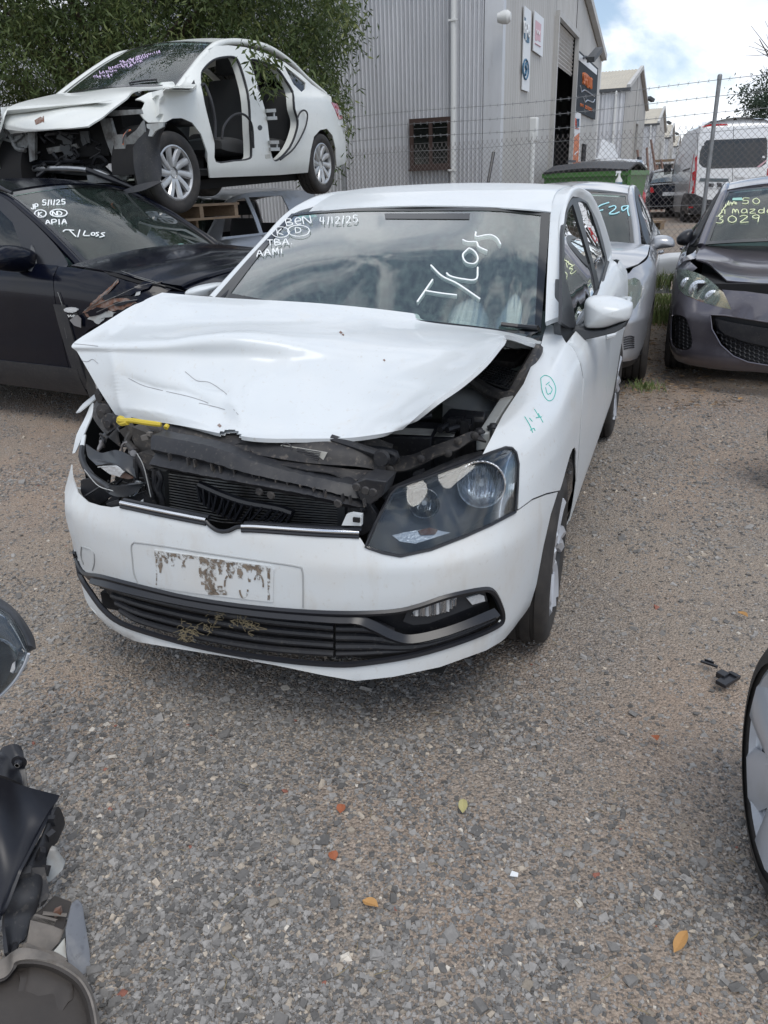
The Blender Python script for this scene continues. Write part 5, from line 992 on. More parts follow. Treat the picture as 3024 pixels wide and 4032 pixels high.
# torn wing
def tears(car, c, spec, mt, name, parent, off=.004, seed=1):
    m_ = MB(); rg_ = random.Random(seed)
    for (pts, jag) in spec:
        P = []
        for a, b in zip(pts, pts[1:] + pts[:1]):
            for k in range(4): t = k / 4; P.append((a[0] + (b[0] - a[0]) * t + rg_.uniform(-jag, jag), a[1] + (b[1] - a[1]) * t + rg_.uniform(-jag, jag)))
        car.A.skin(P, 'px', 14, off, c, (), .002, m_)
    return m_.done(name, mt, parent)
tears(c2, 'S', [([(545, 960), (600, 905), (700, 870), (830, 870), (900, 900), (800, 940), (700, 960), (640, 1010), (570, 990)], 6), ([(610, 890), (690, 820), (770, 750), (775, 765), (700, 850), (640, 900)], 4)], M['rust'], 'rusty_tear', r2)
tears(c2, 'S', [([(570, 1000), (700, 950), (760, 960), (740, 985), (640, 1015)], 5), ([(900, 800), (930, 795), (915, 845), (880, 860)], 4), ([(600, 1010), (690, 1000), (650, 1040)], 4)], M['primer'], 'bare_edge', r2, .007, 2)
tears(c2, 'S', [([(560, 965), (640, 930), (720, 935), (700, 960), (600, 985)], 6), ([(660, 860), (800, 820), (980, 760), (1000, 790), (860, 850), (700, 880)], 6), ([(740, 905), (880, 870), (900, 885), (780, 925)], 5)], M['black'], 'bent_lip', r2, .011, 3)
sm = MB(); rg = random.Random(6)
for q in ([(560, 950), (640, 890), (740, 800), (775, 750)], [(600, 930), (760, 860), (900, 800), (1060, 770)], [(640, 960), (780, 900), (900, 880)], [(640, 640), (760, 690), (900, 740), (1050, 780)], [(690, 660), (790, 700), (870, 690)], [(880, 740), (1000, 775), (1080, 800)], [(385, 830), (410, 900), (425, 940)], [(430, 1060), (445, 1130)]): sm.tube(c2.A.line(q, 'px', .010, 'S'), .0026, 5)
sm.done('scraped_edge', M['dullprimer'], r2)
dk = MB(); c2.A.skin([(600, 650), (700, 690), (900, 755), (1100, 790), (1230, 835), (1100, 800), (900, 775), (720, 720)], 'px', 14, .004, 'S', (), .002, dk); dk.done('bonnet_gap', M['void'], r2)
rp = MB(); c2.A.skin(arcd(470, 945, 46, 18, 0, 6.0), 'px', 9, .012, 'S', (), .014, rp); rp_ = rp.done('side_repeater', M['clearlamp'], r2)
c2.px('S', [(430, 968), (512, 966), (490, 1000), (450, 1002)], 'repeater_base', M['plasnew'], off=.006)
nm = MB(); strokes(nm, c2.A, [[(440, 992), (452, 978), (456, 992), (468, 979), (472, 990)], [(476, 990), (488, 978)], [(484, 991), (497, 979)]], .0022, 'S', .009); nm.done('badge_mark', M['chalk'], rp_)
c2.px('S', [(470, 1010), (520, 975), (545, 1000), (545, 1060), (500, 1045)], 'bent_flap', M['steel'], off=.02, th=.003)
wt = MB()
def S_(k, P): return P
for t_, x, y, w_, h_, an, gp_ in (('JP', 205, 292, 20, 32, -3, .3), ('5/1/25', 278, 265, 26, 32, -2, .35), ('K', 252, 338, 24, 28, 0, .3), ('ND', 345, 332, 26, 26, 0, .25), ('APIA', 298, 392, 30, 30, -2, .4)): ptext(wt, g2s, t_, x, y, w_, h_, an, .0045, 'S', gp_, .04, hash(len(t_) + x) % 50)
strokes(wt, g2s, [arcd(265, 322, 38, 24, 0, 6.4), arcd(384, 318, 56, 24, 0, 6.4), [(412, 440), (430, 428), (484, 431)], [(455, 430), (476, 452), (497, 472)], [(521, 428), (508, 475)], [(556, 435), (546, 462), (572, 466), (585, 464)], arcd(608, 455, 12, 9, 0, 6.3), [(645, 444), (628, 448), (642, 462), (626, 470)], [(684, 446), (662, 452), (680, 466), (650, 476)]], .0045, 'S', .005)
wt.done('glass_writing', M['chalk'], ws2)
g2s.skin(arcd(1185, 530, 36, 14, 0, 6.0), 'px', 9, .004, 'S', (), .002).done('windscreen_sticker', M['tealst'], ws2)
wp = MB(); wp.tube(g2s.line([(900, 622), (1000, 595), (1090, 580), (1200, 575)], 'px', .015, 'S'), .008, 6); wp.tube(g2s.line([(1100, 585), (1200, 560), (1300, 525), (1380, 540)], 'px', .02, 'S'), .007, 6); wp.done('wiper', M['plasnew'], r2)
mirror(r2, F2, 'S', [(0, 545), (40, 526), (110, 524), (190, 545), (232, 572), (240, 600), (235, 680), (150, 700), (40, 690), (-60, 660), (-70, 590)], -.72, [(235, 650, -.70), (270, 690, -.66)], [(200, 520, -.75), (240, 560, -.72), (300, 640, -.64), (330, 712, -.60), (270, 712, -.62), (180, 690, -.70)], M['black'])
# roof rails
for sg in (1, -1):
    rl = MB(); P = [(x, sg * .60, z) for x, z in ((-1.35, 1.62), (-1.55, 1.70), (-2.0, 1.745), (-2.7, 1.74), (-3.1, 1.68), (-3.2, 1.58))]; rl.tube(cr1(P, 24), .022, 8); q = rl.done('roof_rail', M['alloy'], r2)
    rl = MB(); rl.tube(cr1([(-1.10, sg * .60, 1.545), (-1.40, sg * .60, 1.64), (-1.66, sg * .60, 1.72)], 10), [.012] * 2 + [.020] * 2 + [.030] * 6, 8); rl.tube(cr1([(-3.0, sg * .60, 1.79), (-2.3, sg * .60, 1.80), (-1.72, sg * .60, 1.785)], 8), .022, 8, flat=.6); rl.done('rail_end', M['plasnew'], q)
# ---------------------------------------------------------------- silver hatch at the right behind
F3 = Fr((1.351, 6.42, 0), -109.66)
r3 = thing('silver_hatchback', 'silver hatchback with F 29 on its windscreen, between white and grey hatchbacks', 'car', F3, 'crashed cars in the yard')
sp = dict(SP, plan=planof(.84, .875, 2.61, .78), z0=[.20] * 17, zt=[.74, .75, .78, .82, .86, .89, .91, .95, .99, 1.02, 1.04, 1.06, 1.06, 1.04, 1.0, 1.0, 1.0],
          rail=[(-.42, .72, .99), (-.70, .68, 1.14), (-.95, .635, 1.27), (-1.18, .60, 1.375), (-1.6, .58, 1.43), (-2.1, .58, 1.43), (-2.7, .56, 1.37), (-2.95, .56, 1.30), (-3.2, .62, 1.05)], ab=(3, 7), roof=(3, 7), xb=-.40, xf=.60, xr=-3.1, xe=-3.15, hw=.875, sx=-1.4)
c3_ = Car(F3, r3, sp)
gls3 = [[(-.75, 1.03), (-1.0, 1.22), (-1.25, 1.33), (-1.45, 1.365), (-1.45, 1.05)], [(-1.53, 1.05), (-1.53, 1.37), (-2.2, 1.36), (-2.5, 1.26), (-2.55, 1.09)]]
c3_.std(M['silver'], M['glside'], [(-.45, -1.48), (-1.49, -2.35)], gls3, (0, -2.61), (0, -2.61), r=.31, wst='five')
c3_.hood(M['silver'], .05); ws3, g3s = c3_.glass(M['gllow'], (0, 3), 'windscreen', bul=.10)
fb3 = c3_.px('b', [(490, 1240), (520, 1420), (580, 1452), (602, 1432), (652, 1342), (664, 1280), (690, 1400), (722, 1420), (716, 1500), (690, 1640), (660, 1740), (620, 1830), (560, 1850), (480, 1860), (380, 1860), (380, 1500), (440, 1300)], 'front_bumper', M['silver'], 14)
c3_.px('b', [(470, 1868), (560, 1852), (622, 1832), (640, 1800), (632, 1850), (590, 1905), (520, 1925), (440, 1925)], 'lower_lip', M['plas'], off=.001)
lm3 = c3_.px('b', [(490, 1226), (560, 1204), (600, 1194), (638, 1214), (660, 1265), (652, 1340), (605, 1428), (580, 1450), (520, 1418), (490, 1300)], 'headlight', M['lampbeige'], 14, -.03)
c3_.px('b', [(490, 1226), (560, 1204), (600, 1194), (638, 1214), (660, 1265), (652, 1340), (605, 1428), (580, 1450), (520, 1418), (490, 1300)], 'lamp_lens', M['lenshazy'], 12, .003, parent=lm3)
c3_.px('b', arcd(590, 1278, 32, 34, 0, 6.0), 'amber_bulb', M['amber'], 8, -.004, parent=lm3)
c3_.px('b', arcd(560, 1365, 55, 62, 0, 6.0), 'main_reflector', M['refl'], 12, -.008, parent=lm3)
gs = MB()
for k in range(6): gs.tube(c3_.A.line([(512, 1668 + k * 18), (560, 1656 + k * 18), (592, 1664 + k * 16)], 'px', .004, 'b'), .006, 5)
gs.done('bumper_slots', M['plas'], fb3)
c3_.px('b', arcd(480, 1330, 24, 36, 0, 6.0), 'washer_cap', M['silver'], 8, .015, th=.02)
wt = MB(); strokes(wt, g3s, [[(396, 602), (330, 625), (296, 655)], [(296, 640), (300, 690), (324, 745)], [(300, 672), (350, 660)], [(396, 640), (440, 628), (448, 650), (400, 690), (440, 692), (478, 678)], [(548, 628), (500, 636), (506, 668), (545, 640), (548, 628), (545, 670), (556, 710)]], .0055, 'b', .005); wt.done('glass_writing', M['cyanpen'], ws3)
wp = MB(); wp.tube(g3s.line([(380, 965), (480, 966), (600, 972)], 'px', .012, 'b'), .009, 6); wp.done('wiper', M['plasnew'], r3)
mirror(r3, F3, 'b', [(735, 900), (760, 866), (830, 858), (890, 872), (918, 905), (918, 945), (880, 955), (800, 965), (745, 975), (715, 940)], -.60, [(690, 960, -.6), (740, 960, -.6)], [(672, 890, -.52), (700, 930, -.55), (740, 960, -.58), (745, 985, -.58), (700, 1028, -.52), (685, 1010, -.52)], M['silver'])
# ---------------------------------------------------------------- grey hatch on the right
F4 = Fr((3.264, 6.198, 0), -113.3)
r4 = thing('grey_hatchback', 'purplish grey hatchback with a hazed headlight and lifted bonnet, at the right edge', 'car', F4, 'crashed cars in the yard')
sp = dict(SP, plan=planof(.93, .878, 2.64, .88), z0=[.17] * 17, zt=[.75, .76, .78, .81, .84, .87, .90, .93, .97, 1.01, 1.03, 1.06, 1.06, 1.04, 1.0, 1.0, 1.0],
          nose=False, rail=[(-.40, .72, .97), (-.68, .68, 1.13), (-.95, .635, 1.27), (-1.20, .60, 1.375), (-1.6, .58, 1.43), (-2.1, .58, 1.43), (-2.7, .56, 1.37), (-2.98, .56, 1.30), (-3.25, .62, 1.05)], ab=(3, 7), roof=(3, 7), xb=-.38, xf=.50, xr=-3.1, xe=-3.2, hw=.878, sx=-1.4)
c4 = Car(F4, r4, sp)
c4.std(M['grey'], M['glside'], [(-.45, -1.50), (-1.51, -2.38)], gls3, (0, -2.64), (0, -2.64), r=.315, wst='multi')
ws4, g4s = c4.glass(M['gllow'], (0, 3), 'windscreen', bul=.12)
def symyz(surf, c, P):                    # near half traced, the other half is its mirror image
    Q = [surf.hit(q, 'px', 0, c) for q in P]; Q = [(float(p[1]), float(p[2])) for p in Q]; Q = [(min(y, -.0), z) for y, z in Q]; return Q + [(-y, z) for y, z in Q[::-1] if y < -.001]
bp = symyz(c4.W, 'b', [(1740, 1990), (1657, 1992), (1500, 1975), (1380, 1962), (1310, 1988), (1200, 1965), (1050, 1945), (920, 1915), (842, 1868), (815, 1790), (822, 1690), (848, 1520), (858, 1400), (872, 1272), (905, 1200), (932, 1132), (936, 1222), (952, 1284), (1000, 1332), (1150, 1392), (1300, 1432), (1368, 1445), (1330, 1360), (1296, 1288), (1480, 1302), (1657, 1325), (1780, 1335)])
gr4 = symyz(c4.W, 'b', [(1790, 1905), (1657, 1888), (1500, 1862), (1385, 1815), (1285, 1725), (1215, 1600), (1200, 1487), (1320, 1492), (1657, 1545), (1800, 1560)])
fg4 = smooth_poly([(905, 1492), (990, 1500), (1022, 1545), (1050, 1640), (1058, 1710), (1040, 1755), (980, 1765), (915, 1740), (893, 1680), (892, 1580)], 3)
fy4 = [(float(p[1]), float(p[2])) for p in [c4.W.hit(q, 'px', 0, 'b') for q in fg4]]
f4b = c4.W.skin(bp, 'yz', .035, .002, 'd', [gr4, fy4], .004).done('front_bumper', M['grey'], r4, ang=50)
gq = c4.W.skin(gr4, 'yz', .06, -.05, 'd', (), .003).done('lower_grille', M['plasnew'], r4); c4.px('b', fg4, 'fog_insert', M['plas'], 16, -.035, surf=c4.W)
def hexmesh(surf, poly, c, px_, off, r_, parent, name, mt, asp=.62):
    A = np.array(poly, float); lo, hi = A.min(0), A.max(0); m_ = MB(); j = 0; y = lo[1]
    while y < hi[1]:
        x = lo[0] + (px_ * .75 if j % 2 else 0); 
        while x < hi[0] + px_:
            cy = y; pts = [(x - px_ * .5, cy), (x - px_ * .25, cy - px_ * .5 * asp), (x + px_ * .25, cy - px_ * .5 * asp), (x + px_ * .5, cy)]
            for a, b in ((0, 1), (1, 2), (2, 3)):
                mid_ = ((pts[a][0] + pts[b][0]) / 2, (pts[a][1] + pts[b][1]) / 2)
                if _inp(mid_, A): m_.tube([surf.hit(pts[a], 'px', off, c), surf.hit(pts[b], 'px', off, c)], r_, 4)
            if _inp((x + px_ * .75, cy), A): m_.tube([surf.hit((x + px_ * .5, cy), 'px', off, c), surf.hit((x + px_, cy), 'px', off, c)], r_, 4)
            x += px_ * 1.5
        y += px_ * .5 * asp; j += 1
    return m_.done(name, mt, parent)
hexmesh(c4.W, fg4, 'b', 44, -.018, .004, f4b, 'fog_mesh', M['plas'])
low4 = [(1225, 1610), (1300, 1660), (1450, 1715), (1657, 1760), (1760, 1775), (1750, 1890), (1657, 1880), (1500, 1852), (1390, 1805), (1290, 1715)]
hexmesh(c4.W, low4, 'b', 50, -.025, .005, gq, 'grille_mesh', M['plas'])
c4.px('b', [(1230, 1520), (1420, 1560), (1657, 1600), (1780, 1620), (1780, 1755), (1657, 1745), (1460, 1700), (1310, 1645), (1250, 1590)], 'plate_panel', M['plas'], 26, -.012, surf=c4.W, th=.01)
gsr = MB(); gsr.tube([c4.W.hit(q, 'px', .003, 'b') for q in [(1657, 1545), (1320, 1492), (1203, 1487), (1215, 1600), (1285, 1725), (1385, 1815), (1500, 1862), (1657, 1888)]], .006, 6); gsr.tube([c4.W.hit(q, 'px', .003, 'b') for q in fg4[-9:] + fg4[:1]], .005, 6); gsr.done('grille_edge', M['grey'], gq)
hl4 = [(931, 1152), (945, 1122), (1010, 1130), (1100, 1158), (1185, 1203), (1262, 1268), (1325, 1362), (1366, 1443), (1300, 1430), (1150, 1390), (1000, 1330), (954, 1282), (937, 1222)]
l4 = c4.px('b', hl4, 'headlight', M['lampbeige'], 22, -.055, surf=c4.W)
c4.px('b', hl4, 'lamp_lens', M['lenshazy'], 20, .004, surf=c4.W, parent=l4)
c4.px('b', [(935, 1150), (965, 1135), (985, 1160), (975, 1290), (950, 1270), (938, 1220)], 'orange_reflector', M['orange'], 12, -.006, surf=c4.W, parent=l4)
c4.px('b', [(960, 1292), (1100, 1345), (1150, 1372), (1140, 1388), (1000, 1330)], 'orange_strip', M['orange'], 12, -.006, surf=c4.W, parent=l4)
for u, v, r_ in ((1105, 1285, .075), (1210, 1345, .055), (1010, 1240, .05)):
    q_ = MB(); Pq = c4.W.hit((u, v), 'px', -.012, 'b'); q_.lathe([(0, .0), (r_ * .4, .004), (r_ * .62, 0), (r_ * .66, .008), (r_ * .98, -.0), (r_, -.03)], Pq, 'x', 24); q_.done('lamp_reflector', M['refl'], l4)
# bonnet, buckled and lifted
HR4 = [[(1140, 938), (1320, 940), (1500, 940), (1657, 942)], [(1105, 985), (1300, 998), (1480, 1003), (1657, 1005)], [(1085, 1045), (1290, 1062), (1470, 1068), (1657, 1070)], [(1180, 1078), (1300, 1108), (1470, 1128), (1657, 1134)], [(1262, 1150), (1340, 1160), (1480, 1172), (1657, 1182)], [(1332, 1214), (1400, 1221), (1500, 1228), (1657, 1238)]]
def symrow(r_, x): 
    Q = [np.array(F4.p('b', u, v, 'x', x)) for u, v in r_]; Q = [q for q in Q if q[1] < -.06]; m_ = Q[-1] * (1, 0, 1) + (.02, 0, .008); Q = [tuple(q) for q in cr1(Q + [m_], 7)]; return Q + [(q[0], -q[1], q[2]) for q in Q[-2::-1]]
G4 = grid([symrow(r_, x) for r_, x in zip(HR4, (-.42, -.28, -.10, .10, .38, .60))], 60, 40); m = MB(); m.slab(G4[::-1], .01); h4 = m.done('bonnet', M['grey'], r4, ang=60)
c4.px('b', [(1085, 985), (1060, 1010), (960, 1060), (935, 1130), (945, 1118), (1000, 1070), (1090, 1050)], 'wing_edge', M['grey'], 14, .012)
bq = MB(); bq.box((.28, 0, .62), (.75, 1.34, .30)); bq.done('engine_bay', M['void'], r4)
wt = MB(); ptext(wt, g4s, '50', 1452, 612, 60, 46, 0, .0038, 'b', .35, .03, 3); ptext(wt, g4s, '1', 1305, 690, 60, 34, 0, .0038, 'b', .3, .03, 3); ptext(wt, g4s, 'mazda', 1375, 685, 52, 44, 0, .0038, 'b', .3, .03, 4); ptext(wt, g4s, '3029', 1245, 765, 70, 56, -2, .0042, 'b', .35, .03, 5)
rg = random.Random(5)
for k in range(14): t = k / 14; strokes(wt, g4s, [[(1345 - 78 * t + rg.uniform(-6, 6), 590 + 120 * t), (1338 - 78 * t + rg.uniform(-8, 8), 606 + 120 * t)]], .0038, 'b', .005)
for k in range(9): x = 1345 + k * 8; strokes(wt, g4s, [[(x, 598 + rg.uniform(-8, 6)), (x + rg.uniform(-8, 8), 618 + rg.uniform(-4, 8))]], .0028, 'b', .005)
wt.done('glass_writing', M['yelpen'], ws4)
g4s.skin([(1378, 566), (1450, 562), (1456, 584), (1374, 584)], 'px', 14, .005, 'b', (), .001).done('windscreen_sticker', M['tealst'], ws4)
mirror(r4, F4, 'b', [(930, 895), (945, 860), (1000, 818), (1062, 812), (1060, 880), (1045, 935), (990, 942), (940, 930)], -.60, [(1050, 930, -.55), (1085, 930, -.55)], [(1050, 900, -.55), (1090, 880, -.55), (1110, 930, -.50), (1060, 950, -.52)], M['plasnew'])
# ---------------------------------------------------------------- white saloon shell up on pallets
F5 = Fr((-2.444, 7.472, 1.363), -113.98, -2.2, -.5)
r5 = thing('white_saloon', 'cream-white saloon shell without doors or front bumper, raised on pallets and a silver car', 'car', F5, 'crashed cars in the yard')
sp = dict(SP, plan=planof(.62, .88, 2.7, 1.02), z0=[.25] * 7 + [.2] * 10, zt=[.82, .82, .84, .86, .88, .90, .92, .95, .98, 1.0, 1.01, 1.03, 1.04, 1.05, 1.04, 1.04, 1.04],
          rail=[(-.40, .72, .98), (-.68, .68, 1.13), (-.98, .63, 1.28), (-1.28, .60, 1.40), (-1.7, .58, 1.455), (-2.2, .58, 1.45), (-2.65, .57, 1.36), (-3.0, .59, 1.21), (-3.30, .66, 1.06)], ab=(3, 6), roof=(3, 6), xb=-.38, xf=.40, xr=-3.28, xe=-3.5, hw=.88, sx=-1.45)
c5 = Car(F5, r5, sp)
c5.pillars(M['white2'], w=.04); c5.roof(M['white2'], (3, 6), .05); ws5, g5s = c5.glass(M['gllow'], (0, 3), 'windscreen', bul=.14); c5.glass(M['gldark'], (6, 8), 'rear_window', bul=.06); c5.deck(M['white2'], .03)
od1 = smooth_poly([(866, 332), (880, 292), (920, 256), (965, 243), (1012, 243), (1035, 268), (1062, 350), (1080, 440), (1086, 560), (1090, 655), (1080, 688), (1010, 698), (932, 700), (926, 620), (906, 540), (882, 440)], 3)
od2 = smooth_poly([(1080, 256), (1130, 262), (1196, 290), (1238, 345), (1268, 398), (1276, 470), (1290, 520), (1284, 570), (1255, 640), (1206, 692), (1180, 690), (1166, 630), (1150, 500), (1122, 400), (1094, 310)], 3)
qw = [(1224, 282), (1262, 310), (1320, 358), (1318, 384), (1302, 398), (1268, 365)]
bo5 = [(585, 430), (640, 402), (700, 388), (748, 380), (752, 352), (800, 318), (845, 268), (885, 220), (925, 200), (985, 196), (1060, 205), (1140, 228), (1230, 270), (1300, 322), (1345, 365), (1390, 395), (1430, 418), (1434, 445), (1462, 515), (1480, 516), (1494, 560), (1503, 620), (1502, 690), (1490, 705), (1454, 722), (1450, 640), (1436, 585), (1412, 556), (1382, 562), (1356, 590), (1342, 650), (1330, 745), (1200, 756), (1050, 762), (905, 768), (896, 660), (868, 580), (830, 530), (785, 510), (745, 512), (714, 528), (640, 530), (622, 515), (602, 490), (618, 460), (625, 442), (606, 432)]
c5.px('1', bo5, 'body_side', M['white2'], 16, .002, holes=[od1, od2, qw], th=.012)
c5.px('1', qw, 'quarter_window', M['gldark'], 14, -.01)
ex = MB()
for od in (od1, od2): ex.tube([c5.A.hit(q, 'px', -.012, '1') for q in od], .014, 7, closed=True)
ex.done('door_seal', M['plas'], r5)
ex = MB()
for od in (od1, od2): A_ = [c5.A.hit(q, 'px', .0, '1') for q in od]; cc = np.mean(A_, 0); B_ = [p + (0, -.10, 0) for p in A_]; ex.grid(np.array([A_ + A_[:1], B_ + B_[:1]]))
ex.done('door_aperture', M['white2'], r5)
cs = MB(); cs.tube(cr1([c5.A.hit(q, 'px', .02, '1') for q in [(950, 600), (960, 545), (1000, 500), (1045, 495), (1080, 540), (1088, 640)]], 24), .011, 7); cs.tube(cr1([c5.A.hit(q, 'px', .03, '1') for q in [(1200, 690), (1260, 640), (1305, 560), (1318, 500), (1305, 478), (1285, 488), (1272, 520)]], 24), .009, 7); cs.tube(cr1([c5.A.hit(q, 'px', .02, '1') for q in [(866, 372), (880, 375), (905, 440), (920, 520), (922, 600)]], 24), .014, 7); cs.done('loose_door_seal', M['plas'], r5)
hg = MB()
for u, v in ((1155, 480), (1160, 512), (1168, 615), (1172, 645)):
    P = c5.A.hit((u - 12, v), 'px', .01, '1'); Q = c5.A.hit((u + 12, v), 'px', .05, '1'); hg.bar(P, Q, .05, .03)
for u, v in ((1165, 495), (1178, 630)): hg.tube([c5.A.hit((u, v - 18), 'px', .05, '1'), c5.A.hit((u, v + 18), 'px', .05, '1')], .010, 7)
hg.done('door_hinge', M['primer'], r5)
c5.px('1', arcd(1122, 552, 10, 12, 0, 6), 'door_switch', M['trim'], 5, .004)
c5.px('1', [(1143, 668), (1165, 666), (1168, 684), (1147, 686)], 'door_label', M['label'], 8, .004)
tl = c5.px('1', [(1430, 442), (1455, 450), (1470, 480), (1480, 515), (1462, 515), (1448, 478)], 'tail_light', M['red'], 8, .006, th=.02); c5.px('1', [(1458, 470), (1470, 482), (1475, 498), (1462, 498)], 'tail_lens', M['clearlamp'], 6, .009, parent=tl)
c5.px('1', [(822, 372), (838, 345), (846, 384)], 'corner_trim', M['plas'], 8, .004)
for sg in (-1,):     # far side: complete flank
    ar_ = .365
    fl_ = [(-.42, .25)] + [(ar_ * math.cos(t), .32 + ar_ * math.sin(t)) for t in np.linspace(math.pi, .2, 12)] + [(.42, .5), (.42, .86), (-.42, .96)]
    c5.side([p for p in fl_], -1, 'far_wing', M['white2']); c5.side([(-2.4, .25), (-2.36, 1.0), (-3.5, 1.0), (-3.6, .3), (-3.07, .3)] + [(-2.7 + ar_ * math.cos(t), .32 + ar_ * math.sin(t)) for t in np.linspace(math.pi, 0, 14)], -1, 'far_quarter', M['white2'])
    c5.side([(-.42, .2), (-2.36, .2), (-2.36, .30), (-.42, .30)], -1, 'sill', M['white2']); c5.side([(-1.36, .3), (-1.5, .3), (-1.50, .99), (-1.36, .99)], -1, 'centre_post', M['white2'])
HR5 = [[(335, 392, -.62), (470, 374, -.22), (600, 362, .2), (745, 352, .66)], [(265, 402, -.63), (400, 388, -.24), (520, 378, .2), (742, 378, .68)], [(200, 415, -.63), (330, 405, -.24), (450, 395, .2), (592, 388, .66)], [(110, 436, -.63), (230, 430, -.24), (370, 425, .2), (545, 425, .63)],
       [(48, 458, -.61), (160, 470, -.25), (300, 470, .18), (488, 468, .6)], [(20, 485, -.58), (120, 510, -.26), (250, 515, .14), (446, 503, .55)], [(14, 525, -.56), (115, 550, -.26), (230, 552, .12), (405, 528, .51)], [(24, 558, -.55), (120, 568, -.26), (225, 562, .1), (380, 545, .48)]]
G5 = grid([[np.array(F5.p('1', u, v, 'y', y)) for u, v, y in r_] for r_ in HR5], 50, 50); rg = np.random.RandomState(4); 
m = MB(); m.slab(G5[::-1], .012); h5 = m.done('bonnet', M['white2'], r5, ang=50)
S5 = Surf(G5, F5); rm = MB(); S5.skin([(150, 520), (175, 505), (190, 512), (180, 530), (155, 540)], 'px', 8, .002, '1', (), 0, rm); S5.skin([(185, 505), (190, 500), (192, 530), (184, 528)], 'px', 8, .002, '1', (), 0, rm); rm.done('rust_patch', M['rust'], h5)
c5.px('1', [(1, 0), (2, 0), (2, 1)], 'x', M['void']) if False else None
# open engine bay
eb = MB(); eb.box((-.10, 0, .62), (.5, 1.0, .42)); eb.box((-.0, .1, .62), (.4, .5, .3)); eb.done('engine_block', M['void'], r5)
st = MB()
def pls(mb, P, x, th=.02): plate(mb, F5, '1', P, x, th)
pls(st, [(430, 515), (475, 510), (500, 600), (530, 640), (555, 720), (545, 780), (500, 760), (485, 680), (455, 600)], .30, .03); pls(st, [(440, 480), (600, 472), (606, 492), (480, 502), (445, 498)], .28, .04); pls(st, [(488, 582), (530, 580), (552, 700), (556, 765), (530, 765), (500, 700)], .32, .04)
pls(st, [(540, 600), (590, 560), (618, 520), (625, 570), (600, 600), (560, 640), (535, 640)], .30, .02); pls(st, [(118, 562), (150, 560), (150, 690), (128, 700)], .30, .03); pls(st, [(375, 756), (530, 758), (532, 792), (380, 788)], .30, .05); pls(st, [(60, 590), (110, 575), (130, 600), (115, 640), (60, 640)], .28, .03); pls(st, [(200, 640), (330, 620), (340, 640), (210, 665)], .22, .05)
st.done('radiator_support', M['dullprimer'], r5)
bs = MB(); pls(bs, [(140, 600), (400, 600), (420, 700), (500, 770), (140, 740)], .12, .04); bs.done('front_panel', M['trim'], r5)
pp = MB(); rg = random.Random(9)
for k in range(16):
    u, v = rg.uniform(180, 480), rg.uniform(580, 740); P = [F5.p('1', u, v, 'x', .24)]
    for j in range(4): u += rg.uniform(-50, 50); v += rg.uniform(-40, 40); P.append(F5.p('1', min(max(u, 130), 500), min(max(v, 575), 760), 'x', .24 + rg.uniform(-.05, .05)))
    pp.tube(cr1(P, 14), rg.choice((.006, .009, .016)), 6)
pp.done('engine_hoses', M['plas'], r5)
pr = MB()
for k in range(7):
    u, v = rg.uniform(160, 470), rg.uniform(590, 740); c_ = F5.p('1', u, v, 'x', .22); pr.box(c_, (.05, rg.uniform(.05, .14), rg.uniform(.04, .12)), rz=rg.uniform(-.4, .4), rx=rg.uniform(-.3, .3))
pr.tube(cr1(F5.S('1', [(530, 620, 'x', .5), (535, 590, 'x', .5), (555, 560, 'x', .48)]), 6), .006, 6); pr.done('engine_parts', M['trim'], r5)
rh = MB(); rh.tube(cr1(F5.S('1', [(532, 625, 'x', .36), (534, 590, 'x', .36), (550, 568, 'x', .34), (565, 562, 'x', .33)]), 8), .007, 6); rh.done('red_cable', M['orange'], r5)
lc = MB(); lc.tube(cr1(F5.S('1', [(20, 560, 'x', .3), (45, 590, 'x', .3), (70, 640, 'x', .3), (110, 650, 'x', .3)]), 10), .018, 7); lc.tube(cr1(F5.S('1', [(10, 600, 'x', .3), (60, 610, 'x', .3), (100, 580, 'x', .3)]), 10), .012, 7); lc.done('far_side_bracket', M['dullprimer'], r5)
br5 = MB(); plate(br5, F5, '1', [(633, 535), (705, 530), (704, 548), (672, 565), (655, 590), (640, 588), (648, 560), (634, 552)], .42, .02); br5.done('bumper_bracket', M['primer'], r5)
ln = MB(); ln.slab(grid([F5.S('1', [(578, 640, 'x', .38), (600, 600, 'x', .40), (650, 560, 'x', .38), (720, 530, 'x', .30)]), F5.S('1', [(582, 720, 'x', .40), (620, 700, 'x', .42), (660, 690, 'x', .38), (690, 600, 'x', .30)]), F5.S('1', [(600, 810, 'x', .42), (640, 800, 'x', .42), (690, 785, 'x', .38), (695, 720, 'x', .33)])], 20, 14), .008)
ln.slab(grid([F5.S('1', [(535, 825, 'x', .46), (600, 800, 'x', .46), (690, 782, 'x', .40)]), F5.S('1', [(540, 840, 'x', .48), (620, 825, 'x', .48), (700, 790, 'x', .40)])], 14, 4), .01); ln.done('arch_liner', M['plas'], r5)
al = MB()
for x_ in (0, -2.7):
    for sg in (1, -1): al.lathe([(.375, .82), (.375, .5), (.05, .49)], (x_, 0, .32), 'y', 24, sg=sg, a0=0, a1=math.pi)
al.box((-1.55, 0, .2), (3.0, 1.3, .08)); al.done('underbody', M['void'], r5)
wheel(r5, (0, .77, .315), .322, .205, .215, 1, 'multi', 'alloy', steer=-4); wheel(r5, (-2.7, .77, .315), .315, .205, .215, 1, 'multi', 'alloy')
wheel(r5, (0, -.77, .315), .315, .205, .215, -1, 'multi', 'alloy'); wheel(r5, (-2.7, -.77, .315), .315, .205, .215, -1, 'multi', 'alloy')
for y_ in (.38, -.38): seat(r5, -1.38, y_, .52, bh=.60)
seat(r5, -2.28, 0, .52, name='rear_seat', wd=1.25, hr=True, bh=.55)
